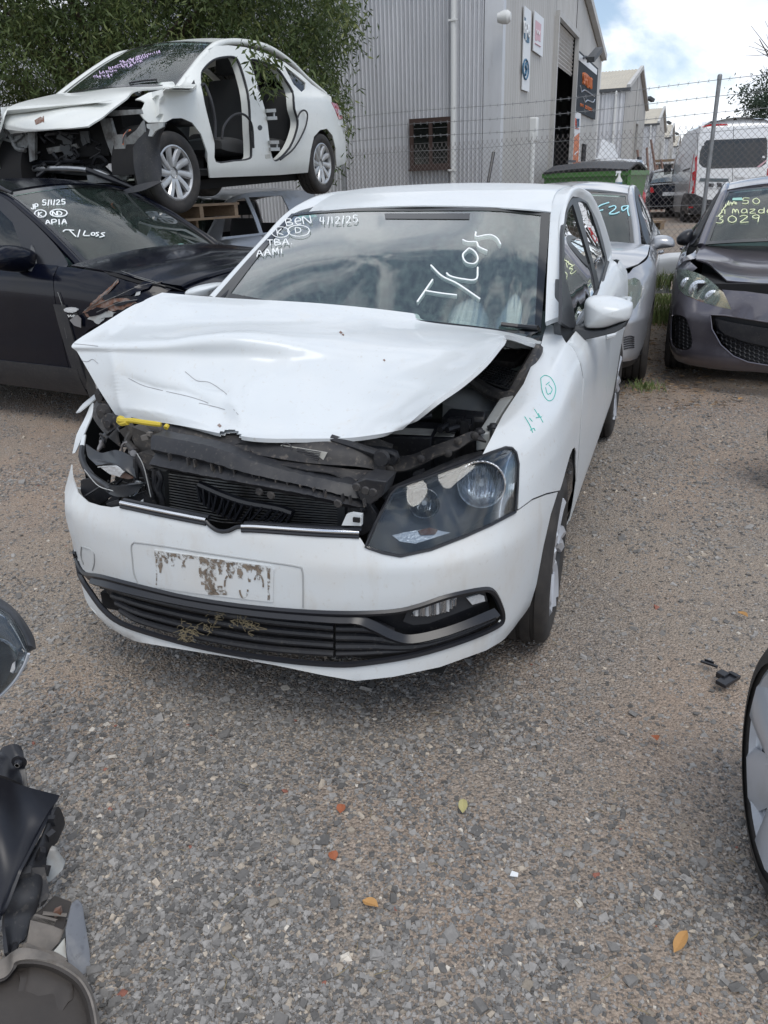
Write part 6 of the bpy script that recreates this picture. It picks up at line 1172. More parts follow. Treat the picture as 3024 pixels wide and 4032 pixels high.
fl5 = MB(); fl5.box((-1.6, 0, .30), (2.5, 1.45, .05)); fl5.box((-2.7, 0, .7), (.06, 1.2, .7)); fl5.done('cabin_floor', M['seat'], r5)
d5 = MB(); d5.box((-.62, 0, .82), (.4, 1.3, .26)); d5.done('dashboard', M['plas'], r5, bevel=.05); steering(r5, (-.98, -.37, .88))
bb = MB(); c5.W.skin([(-.80, .30), (.80, .30), (.80, .9), (-.80, .9)], 'yz-', .1, .001, 'd', (), .004, bb); bb.done('rear_bumper', M['white2'], r5)
wt = MB(); rg = random.Random(12)
for (u0, v0, n_, sl_p) in ((560, 262, 15, -.45), (520, 275, 14, -.35), (500, 290, 13, -.3), (470, 300, 12, -.2), (430, 318, 9, -.15), (405, 336, 9, -.1)):
    u = u0
    for k in range(n_):
        v = v0 + (u - u0) * sl_p * .6; P = [(u + rg.uniform(-1, 8), v + rg.uniform(-9, 4)) for _ in range(3)]; P.sort(); strokes(wt, g5s, [P], .004, '1', .006); u += 9
wt.done('glass_writing', M['pinkpen'], ws5)
wp = MB(); wp.tube(g5s.line([(560, 365), (620, 355), (680, 350)], 'px', .012, '1'), .008, 6); wp.done('wiper', M['plasnew'], r5)
# ---------------------------------------------------------------- silver estate below it
F6 = Fr((-2.864, 9.725, 0), -118.2)
r6 = thing('silver_estate', 'stripped silver estate car without side glass, under the rear wheel of the white saloon', 'car', F6, 'crashed cars in the yard')
sp = dict(SP, plan=planof(.85, .87, 2.6, .9), z0=[.2] * 17, zt=[.75, .76, .78, .82, .86, .88, .90, .94, .97, .99, 1.0, 1.0, 1.0, 1.0, .98, .98, .98],
          rail=[(-.42, .72, .97), (-.68, .67, 1.14), (-.90, .63, 1.30), (-1.12, .60, 1.42), (-1.5, .58, 1.485), (-2.1, .58, 1.50), (-2.9, .57, 1.49), (-3.2, .58, 1.40), (-3.4, .62, 1.05)], ab=(3, 7), roof=(3, 7), xb=-.4, xf=.6, xr=-3.3, xe=-3.3, hw=.87, sx=-1.4)
c6 = Car(F6, r6, sp)
c6.std(M['silver'], M['gldark'], [(-.45, -1.45), (-1.46, -2.35)], [[(-.75, 1.0), (-.95, 1.22), (-1.15, 1.32), (-1.40, 1.35), (-1.40, 1.0)], [(-1.52, 1.0), (-1.52, 1.35), (-2.25, 1.36), (-2.30, 1.02)]], (0, -2.6), (0, -2.6), win=False)
gl6 = [[(-.66, 1.01), (-.88, 1.22), (-1.10, 1.37), (-1.25, 1.42), (-1.42, 1.44), (-1.42, 1.01)], [(-1.50, 1.01), (-1.50, 1.445), (-2.25, 1.45), (-2.30, 1.02)]]
for sg in (1, -1):
    rl = [(float(p[0]), float(p[2]) + .01) for p in c6.RL]; bl = [(x, float(c6.ztop(x)) - .02) for x in np.linspace(c6.R[-1, 0], c6.R[0, 0], 14)]; c6.side(rl + bl, sg, 'window_frame', M['silver'], surf=c6.S[sg], step=.07, holes=gl6, th=.012)
c6.hood(M['silver']); c6.glass(M['gldark'], (0, 3), 'windscreen', bul=.1)
# ---------------------------------------------------------------- pallets
def pallet(loc, rz, lab):
    o = thing('wooden_pallet', lab, 'pallet', Fr(loc, rz), 'pallets under the white saloon')
    for k in range(7): m_ = MB(); m_.box((0, -.5 + k * .167, .131), (1.1, .10, .02)); m_.done('deck_board', M['wood'], o, smooth=False)
    for k in range(3): m_ = MB(); m_.box((-.5 + k * .5, 0, .07), (.05, 1.1, .10)); m_.done('bearer', M['wood'], o, smooth=False)
    for k in range(3): m_ = MB(); m_.box((0, -.5 + k * .5, .010), (1.1, .10, .02)); m_.done('bottom_board', M['wood'], o, smooth=False)
    return o
b0 = F5.w((-.64, .04, 0)); b1 = F5.w((-.40, -.28, 0))
for k in range(8): pallet((b1[0] + .02 * (k % 3), b1[1] - .015 * (k % 2), k * .1405), -112 + 3 * (k % 4), '%s pallet, counted from the ground, in the stack below the white saloon' % ('first', 'second', 'third', 'fourth', 'fifth', 'sixth', 'seventh', 'eighth')[k])
pallet((b1[0] + .08, b1[1] + .05, 1.130), -104, 'turned wooden pallet lying second from top under the white saloon')
pallet((b0[0] + .05, b0[1] + .03, 1.272), -121, 'topmost wooden pallet, pressed against the underside of the white saloon')
# ================================================================ SHEDS
RD = np.array([.3713, .9285]); LD = np.array([-.9285, .3713]); CO = np.array([2.22, 14.74])
def gz(y): return .32 * min(1, max(0, (y - 12) / 7)) + .10 * min(1, max(0, (y - 19) / 10))
M['galv'] = mat('weathered_corrugated_steel', (.58, .59, .61), .42, metal=.3, noise=[(2.2, .4, .7, (.46, .47, .49), .8, (1, 1, .15)), (14, .6, .8, (.30, .26, .22), .4, (1, 1, .2))])
M['clad'] = mat('beige_grey_cladding', (.47, .465, .45), .55, noise=[(1.5, .4, .7, (.38, .375, .36), .8, (1, 1, .2)), (10, .58, .8, (.25, .21, .17), .35, (1, 1, .15))])
M['roofb'] = mat('beige_roof_sheet', (.46, .42, .34), .6, noise=[(2, .4, .7, (.38, .35, .29), .7)])
M['pvc'] = mat('white_downpipe', (.62, .63, .62), .45)
M['brown'] = mat('brown_window_frame', (.04, .022, .017), .55)
M['shut'] = mat('roller_door_slats', (.50, .49, .47), .5, noise=[(5, .45, .7, (.38, .35, .32), .7)])
M['signw'] = mat('white_sign', (.70, .72, .74), .4); M['signdark'] = mat('dark_sign', (.035, .042, .05), .7, spec=.15); M['signred'] = mat('red_sign_paint', (.55, .10, .06), .5); M['signpink'] = mat('faded_pink_paint', (.62, .40, .45), .6); M['signblue'] = mat('blue_sign_paint', (.04, .13, .22), .5); M['signor'] = mat('orange_sign_paint', (.62, .17, .05), .5); M['pipe'] = mat('galvanised_pipe', (.26, .27, .28), .5, metal=.4, noise=[(20, .45, .7, (.17, .17, .17), .7)])
def sheet(a, b, z0f, z1f, pitch, amp, nrm, m, per=8, prof='sin', mb=None):
    """ribbed steel sheet between plan points a and b; z0f/z1f give foot and head height along the run"""
    a, b, nrm = map(np.array, (a, b, nrm)); Ln = np.linalg.norm(b - a); n = int(Ln / pitch * per); t = np.linspace(0, 1, n + 1); s = t * Ln
    if prof == 'sin': o = amp * np.sin(2 * math.pi * s / pitch)
    else: ph = (s / pitch) % 1; o = np.where(ph < .16, amp, 0) + np.where((ph > .5) & (ph < .56), amp * .3, 0)
    xy = a + (b - a) * t[:, None] + nrm * o[:, None]; bot = np.column_stack([xy, [z0f(q) for q in s]]); top = np.column_stack([xy, [z1f(q) for q in s]])
    (mb or m).grid(np.array([bot, (bot + top) / 2, top]))
def shed(s0, wd, eave, apex, depth, lab, detail=0, name='industrial_shed'):
    A = CO + RD * s0; o = thing(name, lab, 'shed', None, 'sheds in a row along the lane', (A[0], A[1], 0)); B = A + RD * wd; g0 = min(gz(A[1]), gz(B[1])) - .3
    L_ = lambda P: (P[0] - A[0], P[1] - A[1]); A0 = np.array((0, 0)); B0 = RD * wd; C0_ = LD * depth
    pit = .076 if s0 < 1 else .15
    m_ = MB(); sheet(C0_, A0, lambda q: g0, lambda q: eave, pit, .026 if s0 < 1 else .025, -RD, None, 8 if s0 < 1 else 5, mb=m_); m_.done('corrugated_wall', M['galv'], o, ang=80)
    m_ = MB(); sheet(B0, B0 + C0_, lambda q: g0, lambda q: eave, .3, .02, RD, None, 4, mb=m_); m_.done('far_wall', M['galv'], o, ang=80)
    gh = lambda q: eave + (apex - eave) * (1 - abs(q - wd / 2) / (wd / 2))
    m_ = MB(); d0, d1, dz = (5.05, 8.05, 4.82) if s0 < 1 else (5.4, 6.9, 4.0)
    at = lambda s_, off=0: tuple(RD * s_ - LD * off)
    sheet(A0, at(d0), lambda q: g0, lambda q: gh(q), .2, .012, -LD, None, 10, 'rib', m_); sheet(at(d1), B0, lambda q: g0, lambda q: gh(q + d1), .2, .012, -LD, None, 10, 'rib', m_); sheet(at(d0), at(d1), lambda q: dz, lambda q: gh(q + d0), .2, .012, -LD, None, 10, 'rib', m_)
    f_ = m_.done('front_wall', M['clad'], o, ang=40)
    for h_, e_ in ((0, 1), (1, -1)):
        m_ = MB(); mid = np.append(RD * wd / 2, apex + .03); E = np.append(B0 * h_, eave + .03); Ln = depth; n = int(Ln / (.15 if s0 < 25 else .3) * 4); t = np.linspace(-.06 / depth, 1, n); ro = []
        for P in (E + (E - mid) * .015, mid): Q = P[None] + np.append(LD * depth, 0)[None] * t[:, None]; Q[:, 2] += .018 * np.sin(2 * math.pi * t * Ln / .15); ro.append(Q)
        m_.grid(np.array(ro)); m_.done('roof', M['roofb'], o, ang=80)
        bq = MB(); bq.bar(tuple(E + np.append(-LD * .1, .05)), tuple(mid + np.append(-LD * .1, .05)), .14, .16); bq.done('barge_board', M['clad'], o, smooth=False)
    m_ = MB(); e0 = np.append(-RD * .08, eave - .02); m_.bar(tuple(e0 - np.append(LD * .2, 0)), tuple(e0 + np.append(LD * depth, 0)), .14, .12); m_.done('gutter', M['trim'], o)
    if s0 > 1:
     m_ = MB(); P = np.append(-RD * .1 + LD * .35, 0); m_.tube(cr1([tuple(P + (0, 0, eave - .05)), tuple(P + np.append(RD * 0 - RD * .05, eave - .25)), tuple(P + (0, 0, eave - .5)), tuple(P + (0, 0, g0))], 10), .05, 10); m_.tube([tuple(P + np.append(LD * .7, g0)), tuple(P + np.append(LD * .7, eave + 1.1))], .045, 10); m_.done('downpipe', M['pvc'], o)
    # interior: dark hollow behind the door with its own jambs
    m_ = MB(); i0 = np.array(at(d0 - .6)); 
    for a, b in ((at(d0 - .9, -.15), at(d0 - .9, -9)), (at(d0 - .9, -9), at(d1 + 2, -9)), (at(d1 + 2, -9), at(d1 + 2, -.15))): sheet(a, b, lambda q: g0, lambda q: dz + .3, .25, .02, RD, None, 4, mb=m_)
    m_.add([(*at(d0 - .9, -.1), dz + .3), (*at(d1 + 2, -.1), dz + .3), (*at(d1 + 2, -9), dz + .3), (*at(d0 - .9, -9), dz + .3)], [(0, 1, 2, 3)]); m_.done('interior_wall', M['trim'] if s0 < 1 else M['void'], o, ang=80)
    m_ = MB(); 
    for s_ in (d0 - .03, d1 + .03): m_.bar((*at(s_, .05), g0), (*at(s_, .05), dz), .10, .12, up=(*RD, 0))
    m_.bar((*at(d0, .05), dz + .05), (*at(d1, .05), dz + .05), .1, .12); jm = m_.done('door_frame', M['clad'], o, smooth=False)
    sh_ = MB(); zb = 3.97 if s0 < 1 else dz - .3; n = 40; ro = []
    for k in range(n + 1): z = zb + (dz - zb) * k / n; off = .018 * math.sin(2 * math.pi * (dz - z) / .085); ro.append([(*at(d0, -.04 + off), z), (*at(d1, -.04 + off), z)])
    sh_.grid(np.array(ro)); sh_.done('roller_shutter', M['shut'], o, ang=80)
    return o, at
o1, at1 = shed(0, 13.54, 4.94, 6.30, 34, 'nearest grey steel shed with corrugated side wall, barred window and half-open roller door', 1)
def wl(s_): return tuple(LD * s_)                       # along the corrugated wall, leftwards from the corner
# window: real opening depth in front of the sheet
s_r, s_l = .875, 1.575
def wallbox(s0, s1, z0, z1, t0, t1, name, mt, parent, **k):
    m_ = MB(); a, b = LD * s0, LD * s1; m_.prism([(*(a - RD * t0), z0), (*(b - RD * t0), z0), (*(b - RD * t0), z1), (*(a - RD * t0), z1)], (*(-RD * (t1 - t0)), 0)); return m_.done(name, mt, parent, smooth=False, **k)
win = wallbox(s_r, s_l, 1.85, 2.57, .012, .05, 'window', M['frit'], o1)
for a, b, c, d in ((s_r - .04, s_r + .03, 1.8, 2.62), (s_l - .03, s_l + .04, 1.8, 2.62), (s_r + .03, s_l - .03, 1.80, 1.88), (s_r + .03, s_l - .03, 2.55, 2.62), (1.19, 1.25, 1.88, 2.55)): wallbox(a, b, c, d, .02, .09, 'window_frame', M['brown'], win)
wallbox(s_r - .06, s_l + .06, 1.77, 1.80, .0, .12, 'sill', M['brown'], win)
gb = MB()
for k in range(7): a = LD * (s_r + .05 + k * .1); gb.bar((*(a - RD * .06), 1.88), (*(a - RD * .06), 2.55), .006, .006)
for k in range(5): z = 1.98 + k * .12; gb.bar((*(LD * s_r - RD * .062), z), (*(LD * s_l - RD * .062), z), .006, .006)
gb.done('window_bars', M['steel'], win)
gp_ = MB(); P = LD * .80 - RD * .08; gp_.tube([(*P, 0), (*P, 4.9)], .047, 12); gp_.bar((*(P - RD * .05 + LD * .08), 4.05), (*(P - RD * .05 - LD * .08), 4.05), .02, .03); gp_.bar((*(P - RD * .05 + LD * .08), 1.76), (*(P - RD * .05 - LD * .08), 1.76), .02, .03); gp_.done('downpipe', M['pvc'], o1)
fl_ = MB()
for a, b in ((-.02, .28),): fl_.prism([(*(LD * a - RD * .02), 0), (*(LD * b - RD * .02), 0), (*(LD * b - RD * .02), 4.9), (*(LD * a - RD * .02), 4.9)], (*(-RD * .012), 0))
fl_.prism([(*(LD * -.02 - RD * .03), 0), (*(RD * .12 - LD * .03), 0), (*(RD * .12 - LD * .03), 4.9), (*(LD * -.02 - RD * .03), 4.9)], (*(-LD * .012), 0)); fl_.done('corner_flashing', M['galv'], o1, smooth=False)
# things fixed to the front wall: traced on the wall plane (s along RD, z)
FW = Fr((CO[0], CO[1], 0), math.degrees(math.atan2(RD[1], RD[0])))     # x along the front wall, y into the building
def fw(c, pts, off): return [FW.p(c, u, v, 'y', -off) for u, v in pts]
def wallthing(name, lab, cat, group=None): return thing(name, lab, cat, FW, group)
def fplate(c, pts, off, th, name, mt, parent): 
    P = fw(c, pts, off); m_ = MB(); m_.prism([tuple(p) for p in P], (0, -th, 0)); return m_.done(name, mt, parent, smooth=False)
def fstroke(c, segs, off, r, name, mt, parent):
    m_ = MB()
    for s_ in segs: m_.tube(cr1(fw(c, s_, off), max(4, len(s_) * 4)) if len(s_) > 2 else fw(c, s_, off), r, 5)
    return m_.done(name, mt, parent)
def ftext(c, txt, x, y, w_, h_, ang, r, off, name, mt, parent, sk=0):
    m_ = MB(); cx = 0; ca, sa = math.cos(R(ang)), math.sin(R(ang))
    for ch in txt:
        if ch != ' ':
            for st in GL[ch]:
                P = fw(c, [(x + (cx + a * w_) * ca + b * h_ * sk, y + (cx + a * w_) * sa - b * h_) for a, b in st], off); m_.tube(cr1(P, len(P) * 3) if len(P) > 2 else P, r, 5)
        cx += w_ * 1.35
    return m_.done(name, mt, parent)
s1 = wallthing('tall_sign', 'tall narrow white sign with blue lettering and a round emblem, on the shed front', 'sign'); b_ = fplate('F', [(1098, 38), (1140, 74), (1128, 602), (1083, 585)], .03, .02, 'sign_board', M['signw'], s1)
fplate('F', [(1102, 200), (1136, 225), (1134, 282), (1118, 280), (1100, 245)], .052, .004, 'blue_panel', M['signblue'], b_); fplate('F', [(1104, 110), (1112, 120), (1110, 205), (1102, 200)], .052, .004, 'blue_panel', M['signblue'], b_)
fstroke('F', [[(1103, 215), (1104, 150), (1109, 145), (1111, 180), (1104, 190)], [(1112, 262), (1113, 165), (1120, 160), (1123, 200), (1113, 215)], [(1134, 170), (1127, 180), (1126, 230), (1134, 238), (1134, 205), (1130, 205)]], .06, .020, 'lettering', M['signw'], b_)
fstroke('F', [[(1111 + 17 * math.cos(t), 453 + 64 * math.sin(t)) for t in np.linspace(0, 6.28, 14)]], .056, .018, 'emblem_ring', M['signblue'], b_); fstroke('F', [[(1116, 415), (1108, 430), (1114, 455), (1106, 490)]], .056, .03, 'emblem', M['signblue'], b_)
s2_ = wallthing('square_sign', 'faded white sign with a pink emblem, beside the tall narrow sign', 'sign'); b_ = fplate('F', [(1163, 70), (1224, 122), (1216, 374), (1156, 330)], .03, .02, 'sign_board', M['signw'], s2_)
fplate('F', [(1176, 130), (1212, 160), (1207, 275), (1190, 262), (1178, 268), (1172, 255)], .052, .004, 'pink_emblem', M['signpink'], b_); fstroke('F', [[(1182, 195), (1186, 220), (1192, 200), (1197, 228), (1203, 205)]], .058, .012, 'emblem_line', M['signw'], b_); fstroke('F', [[(1172, 282), (1208, 305)]], .056, .012, 'caption', M['signpink'], b_)
s3_ = wallthing('large_dark_sign', 'large dark picture sign with orange lettering and a car, right of the roller door', 'sign'); b_ = fplate('F', [(1458, 333), (1581, 448), (1562, 782), (1434, 724)], .04, .02, 'sign_board', M['signdark'], s3_)
fplate('F', [(1460, 345), (1578, 455), (1575, 490), (1458, 392)], .063, .004, 'pale_picture', M['signw'], b_)
ftext('F', 'SPRINT', 1484, 540, 9, 60, 36, .045, .07, 'lettering', M['signor'], b_); fstroke('F', [[(1478, 600), (1500, 590), (1560, 630)], [(1490, 640), (1500, 668), (1515, 655), (1550, 668), (1562, 650)], [(1468, 560), (1474, 600)]], .066, .016, 'car_outline', M['cover'], b_)
ftext('F', '041 25', 1468, 692, 6.5, 18, 24, .012, .07, 'number', M['signor'], b_); ftext('F', '5351', 1518, 716, 6, 18, 24, .012, .07, 'number', M['signor'], b_)
lp = wallthing('wall_floodlight', 'dark wall floodlight on a bracket above the large dark sign', 'lamp'); m_ = MB(); P = fw('F', [(1480, 380), (1500, 372), (1530, 378)], .05); m_.tube([tuple(p) for p in P], .035, 8); Q = fw('F', [(1535, 390), (1590, 325)], .5); m_.bar(Q[0], Q[1], .18, .12); m_.tube([P[2], tuple(np.array(Q[0]))], .04, 8); m_.done('lamp_head', M['trim'], lp); fstroke('F', [[(1478, 385), (1480, 420), (1494, 432), (1498, 400)]], .05, .012, 'loose_wire', M['void'], lp)
s4_ = wallthing('narrow_orange_sign', 'narrow white and orange sign at the foot of the shed front, right of the door', 'sign'); b_ = fplate('F', [(1432, 730), (1468, 742), (1453, 1098), (1412, 1096)], .04, .02, 'sign_board', M['signw'], s4_)
fplate('F', [(1424, 900), (1462, 868), (1453, 1098), (1412, 1096)], .063, .004, 'orange_panel', M['signor'], b_); ftext('F', 'A', 1433, 830, 9, 55, 0, .02, .07, 'red_letter', M['signred'], b_); ftext('F', 'IT', 1444, 830, 7, 50, 0, .02, .07, 'blue_letters', M['signblue'], b_); fstroke('F', [[(1430, 838), (1460, 842)]], .066, .012, 'caption', M['signred'], b_); fstroke('F', [[(1428, 1010), (1450, 990)], [(1434, 990), (1438, 1020)]], .066, .016, 'white_arrow', M['signw'], b_)
fplate('F', [(1482, 938), (1503, 946), (1492, 1100), (1470, 1100)], .02, .03, 'side_door', M['void'], None).name; 
sd = sc.collection.objects[-1] if False else [o for o in bpy.data.objects if o.name.startswith('side_door')][0]; sd.parent = s4_ if False else o1; sd.matrix_parent_inverse = Matrix.Identity(4); sd.matrix_local = Matrix.Translation((0, 0, 0)) @ (Matrix.Translation((-CO[0], -CO[1], 0)) @ FW.mat())
vc = wallthing('wall_vent', 'round white vent cap high on the shed corner', 'vent'); m_ = MB(); P = FW.p('F', 978, 112, 'y', -.12); m_.lathe([(0, -.10), (.06, -.09), (.10, -.04), (.10, .02), (.07, .12)], P, 'y', 20, sg=1); m_.done('vent_cap', M['pvc'], vc)
vp = wallthing('vent_pipe', 'white plastic pipe with a square cap standing against the shed front', 'pipe'); m_ = MB(); P = FW.p('F', 1160, 860, 'y', -.35); m_.tube([(P[0], P[1], 0), P], .05, 12); P2_ = FW.p('F', 1163, 848, 'y', -.35); m_.box((P2_[0], P2_[1], P2_[2]), (.16, .16, .42)); m_.done('pipe', M['pvc'], vp, bevel=.03)
ps = MB(); pa = WF.p('F', 902, 995, 'y', 14.2); pb = WF.p('F', 868, 1180, 'y', 14.0); ps.tube([pa, tuple(np.array(pb) + (np.array(pb) - np.array(pa)) * 1.5)], .028, 8); tag(ps.done('leaning_pole', M['plasnew'], None), 'black pole leaning against the corner of the shed', 'pole')
shed(22.26, 12.27, 4.94, 6.28, 20, 'second shed along the lane with a beige roof and two white pipes'); shed(45.94, 12.0, 4.94, 6.28, 20, 'third shed along the lane, partly hidden by the second'); shed(66.65, 11.5, 4.94, 6.28, 20, 'fourth shed along the lane, small in the distance'); shed(89.5, 12, 4.94, 6.28, 20, 'farthest shed at the end of the lane')
for s_, z_ in ((33.2, 5.4), (56.9, 5.6), (77, 5.7)):
    P = CO + RD * s_ - LD * .3; o = thing('eaves_floodlight', 'small floodlight under the gable edge of the %s shed' % {33.2: 'second', 56.9: 'third', 77: 'fourth'}[s_], 'lamp', None, 'floodlights on the shed gables', (P[0], P[1], z_)); m_ = MB(); m_.box((0, 0, 0), (.35, .25, .15), rz=.4, ry=.4); m_.bar((0, 0, 0), tuple(np.append(LD * .3, .1)), .05, .05); m_.done('lamp_head', M['trim'], o)
# ================================================================ FENCE
fa, fb_ = np.array((-.52, 15.15)), np.array((4.56, 11.3)); fd = (fb_ - fa) / np.linalg.norm(fb_ - fa); FE = thing('chain_link_fence', 'chain link fence with barbed wire strands, between the yard and the lane', 'fence', None, None, (fb_[0], fb_[1], 0))
Lf = np.linalg.norm(fb_ - fa); x0, x1, zt_, zb_ = -Lf, 6.0, 2.13, .12; pt = .0425; fm = MB()
def fp(x, z, off=0): return (fd[0] * x + fd[1] * off, fd[1] * x - fd[0] * off, z)
n0 = int((x1 - x0) / pt); Hh = zt_ - zb_; nz_ = int(Hh / pt)
for i in range(n0 + 1):                              # each wire is one vertical zig-zag, hooked to its neighbours
    xc = x0 + i * pt; P = []; ph = 1 if i % 2 else -1
    for k in range(nz_ + 1): q_ = ph * (1 if k % 2 else -1); P.append(fp(xc + q_ * pt * .52, zb_ + k * pt, .004 * q_))
    q_ = ph * (1 if nz_ % 2 else -1); P.append(fp(xc + q_ * pt * .2, zb_ + nz_ * pt + .035, 0)); fm.tube(P, .0033, 3, up=(.31, .95, .02))
M['fwire'] = mat('weathered_fence_wire', (.23, .21, .205), .6, metal=.2)
fm.done('chain_link_mesh', M['fwire'], FE, smooth=True)
lw = MB(); 
for z in (.25, 1.15, 2.05): lw.tube([fp(x, z + .012 * math.sin(x * 2.1), .008) for x in np.linspace(x0, x1, 60)], .0028, 4)
lw.done('line_wire', M['pipe'], FE)
for z in (2.28, 2.47, 2.66):
    b = MB(); rg = random.Random(int(z * 100)); pts = [fp(x, z + .025 * math.sin(x * 1.05 + 1) - .02, 0) for x in np.linspace(x0, x1, 70)]; b.tube(pts, .0036, 4)
    x = x0
    while x < x1:
        for s_ in (-1, 1): b.tube([fp(x - .012 * s_, z + .025 * math.sin(x * 1.05 + 1) - .045, 0), fp(x + .012 * s_, z + .025 * math.sin(x * 1.05 + 1) + .005, 0)], .002, 3)
        x += .13
    b.done('barbed_wire', M['pipe'], FE)
m_ = MB(); m_.tube([(0, 0, 0), (0, 0, 2.70)], .027, 14); m_.lathe([(.030, 2.66), (.030, 2.71), (.02, 2.725), (0, 2.73)], (0, 0, 0), 'z', 14); m_.done('post', M['pipe'], FE)
for x in (x0, ): m_ = MB(); m_.tube([fp(x, 0), fp(x, 2.42)], .05, 12); m_.lathe([(.055, 2.40), (.055, 2.44), (0, 2.47)], fp(x, 0), 'z', 12); m_.done('post', M['pipe'], FE)
for x in (-4.2 * 0 + 5.5,): m_ = MB(); m_.tube([fp(x, 0), fp(x, 2.7)], .027, 12); m_.done('post', M['pipe'], FE)
# ================================================================ BIN, BOTTLE
M['bing'] = mat('green_bin_paint', (.055, .16, .035), .45, noise=[(5, .45, .7, (.07, .18, .06), .6), (30, .6, .75, (.18, .18, .14), .4)]); M['binlid'] = mat('black_bin_lid', (.02, .022, .026), .55)
gB = WF.p('z2', 405, 1075, 'y', 12.9); gA = WF.p('F', 1232, 1140, 'y', 13.6); bn_ = thing('green_skip_bin', 'green steel skip bin with a black lid, behind the fence by the shed', 'bin', None, None, (gB[0], gB[1], 0))
v1 = np.array(gA) - np.array(gB); v1[2] = 0; v2 = np.array((-v1[1], v1[0], 0)); v2 = v2 / np.linalg.norm(v2) * -1.25; v2 = -v2 if v2[1] < 0 else v2; v1n = v1 / np.linalg.norm(v1)
m_ = MB(); zt2 = 1.60; q0 = [np.array((0, 0, .15)) - v1n * -.15, v1 - v1n * .1 + (0, 0, .15), v1 - v1n * .1 + v2 * .9 + (0, 0, .15), v2 * .9 + v1n * .15 + (0, 0, .15)]; q1 = [np.array((0, 0, zt2)), v1 + (0, 0, zt2), v1 + v2 + (0, 0, zt2), v2 + (0, 0, zt2)]
m_.add(q0 + q1, [(3, 2, 1, 0), (0, 1, 5, 4), (1, 2, 6, 5), (2, 3, 7, 6), (3, 0, 4, 7)]); bd_ = m_.done('bin_body', M['bing'], bn_, smooth=False)
m_ = MB()
for a, b in ((q1[0], q1[1]), (q1[1], q1[2]), (q1[3], q1[0])): m_.bar(tuple(a), tuple(b), .07, .07)
m_.bar(tuple(v1 * .28 + (0, 0, 1.35) - v2 * .03), tuple(v1 * .12 + (0, 0, 1.35) - v2 * .03), .05, .16); m_.bar(tuple(np.array((0, 0, .2)) - v2 * .01), tuple(np.array((0, 0, 1.55)) - v2 * .01), .1, .05, up=(1, 0, 0)); m_.done('bin_rim', M['bing'], bn_, smooth=False)
m_ = MB(); m_.slab(grid([[q1[0] - v2 * .04 + (0, 0, .05), v1 * .5 - v2 * .04 + (0, 0, zt2 + .09), q1[1] - v2 * .04 + (0, 0, .05)], [v2 * .5 + (0, 0, zt2 + .16), v1 * .5 + v2 * .5 + (0, 0, zt2 + .2), v1 + v2 * .5 + (0, 0, zt2 + .16)], [q1[3] + (0, 0, .05), v1 * .5 + v2 + (0, 0, zt2 + .09), q1[2] + (0, 0, .05)]], 12, 10)[::-1], .03); m_.done('bin_lid', M['binlid'], bn_)
sb = thing('spray_bottle', 'white spray bottle with a blue label standing on a ledge by the green bin', 'bottle', None, None, None); P = WF.p('b', 470, 498, 'y', 11.9); sb.location = P
m_ = MB(); m_.lathe([(0, 0), (.045, 0), (.05, .02), (.048, .13), (.02, .17), (.015, .20), (.015, .22), (0, .22)], (0, 0, 0), 'z', 16); o = m_.done('bottle', M['pvc'], sb); m_ = MB(); m_.box((-.015, 0, .235), (.07, .022, .03)); m_.box((-.04, 0, .21), (.012, .015, .05), ry=.4); m_.done('trigger', M['signw'], sb); m_ = MB(); m_.lathe([(.0505, .03), (.0505, .10)], (0, 0, 0), 'z', 16); m_.done('label', M['signblue'], o)
sh2 = thing('steel_drum', 'pale steel drum under the spray bottle, in front of the green bin', 'drum', None, None, (P[0], P[1], 0)); m_ = MB(); m_.lathe([(0, 0), (.29, 0), (.29, .02), (.28, .03), (.28, P[2] * .33), (.292, P[2] * .34), (.28, P[2] * .35), (.28, P[2] * .66), (.292, P[2] * .67), (.28, P[2] * .68), (.28, P[2] - .04), (.292, P[2] - .02), (.285, P[2] - .004), (.27, P[2] - .02), (0, P[2] - .004)], (0, 0, 0), 'z', 28); m_.done('drum_shell', M['primer'], sh2)
# ================================================================ VEHICLES IN THE LANE
SPV = dict(lean=[0] * 17)
secV = [(0, .04), (.06, .0), (.5, .0), (.68, .03), (.85, .09), (.94, .15), (.985, .24), (1.0, .34), (1.02, .5)]; secVF = [(0, .02), (.1, 0), (.5, .01), (.8, .06), (.94, .12), (1.0, .24), (1.02, .4)]
F8 = Fr((9.5655, 22.1748, .30), 77.5); r8 = thing('white_panel_van', 'tall white panel van seen from behind with dark rear windows and red tail lamps', 'van', F8)
plv = [(5.3, 0), (5.28, .3), (5.2, .6), (5.0, .85), (4.6, .97), (4.0, .99), (3.5, .99), (3.0, .99), (2.5, .99), (2.0, .99), (1.5, .99), (1.0, .99), (.5, .99), (.2, .985), (.02, .93), (.0, .5), (.0, 0)]
GV, GVh = wrapsurf(plv, [.28] * 17, [1.3, 1.3, 1.35, 1.6, 1.9, 2.2, 2.5] + [2.56] * 10, [0] * 17, secV, secVF, fr=F8); SV = Surf(GV, F8, True)
m_ = MB(); G = GV[:]; m_.grid(G, 0, True); m_.done('van_body', M['vanwhite'], r8, ang=50)
m_ = MB(); t_ = GVh[-1]; m_.grid(np.array([[(p[0], p[1] * t, p[2] + .06 * (1 - t * t)) for t in np.linspace(1, -1, 13)] for p in t_[::4]])); m_.done('van_roof', M['vanwhite'], r8)
def vp_(c, P, name, mt, off=.006, th=.008, step=20, par=None): return SV.skin(P, 'px', step, off, c, (), th).done(name, mt, par or r8)
rw = vp_('b', [(1140, 140), (1170, 105), (1640, 85), (1652, 110), (1650, 230), (1640, 290), (1600, 318), (1200, 330), (1140, 318), (1110, 285), (1118, 200)], 'rear_window', M['frit'])
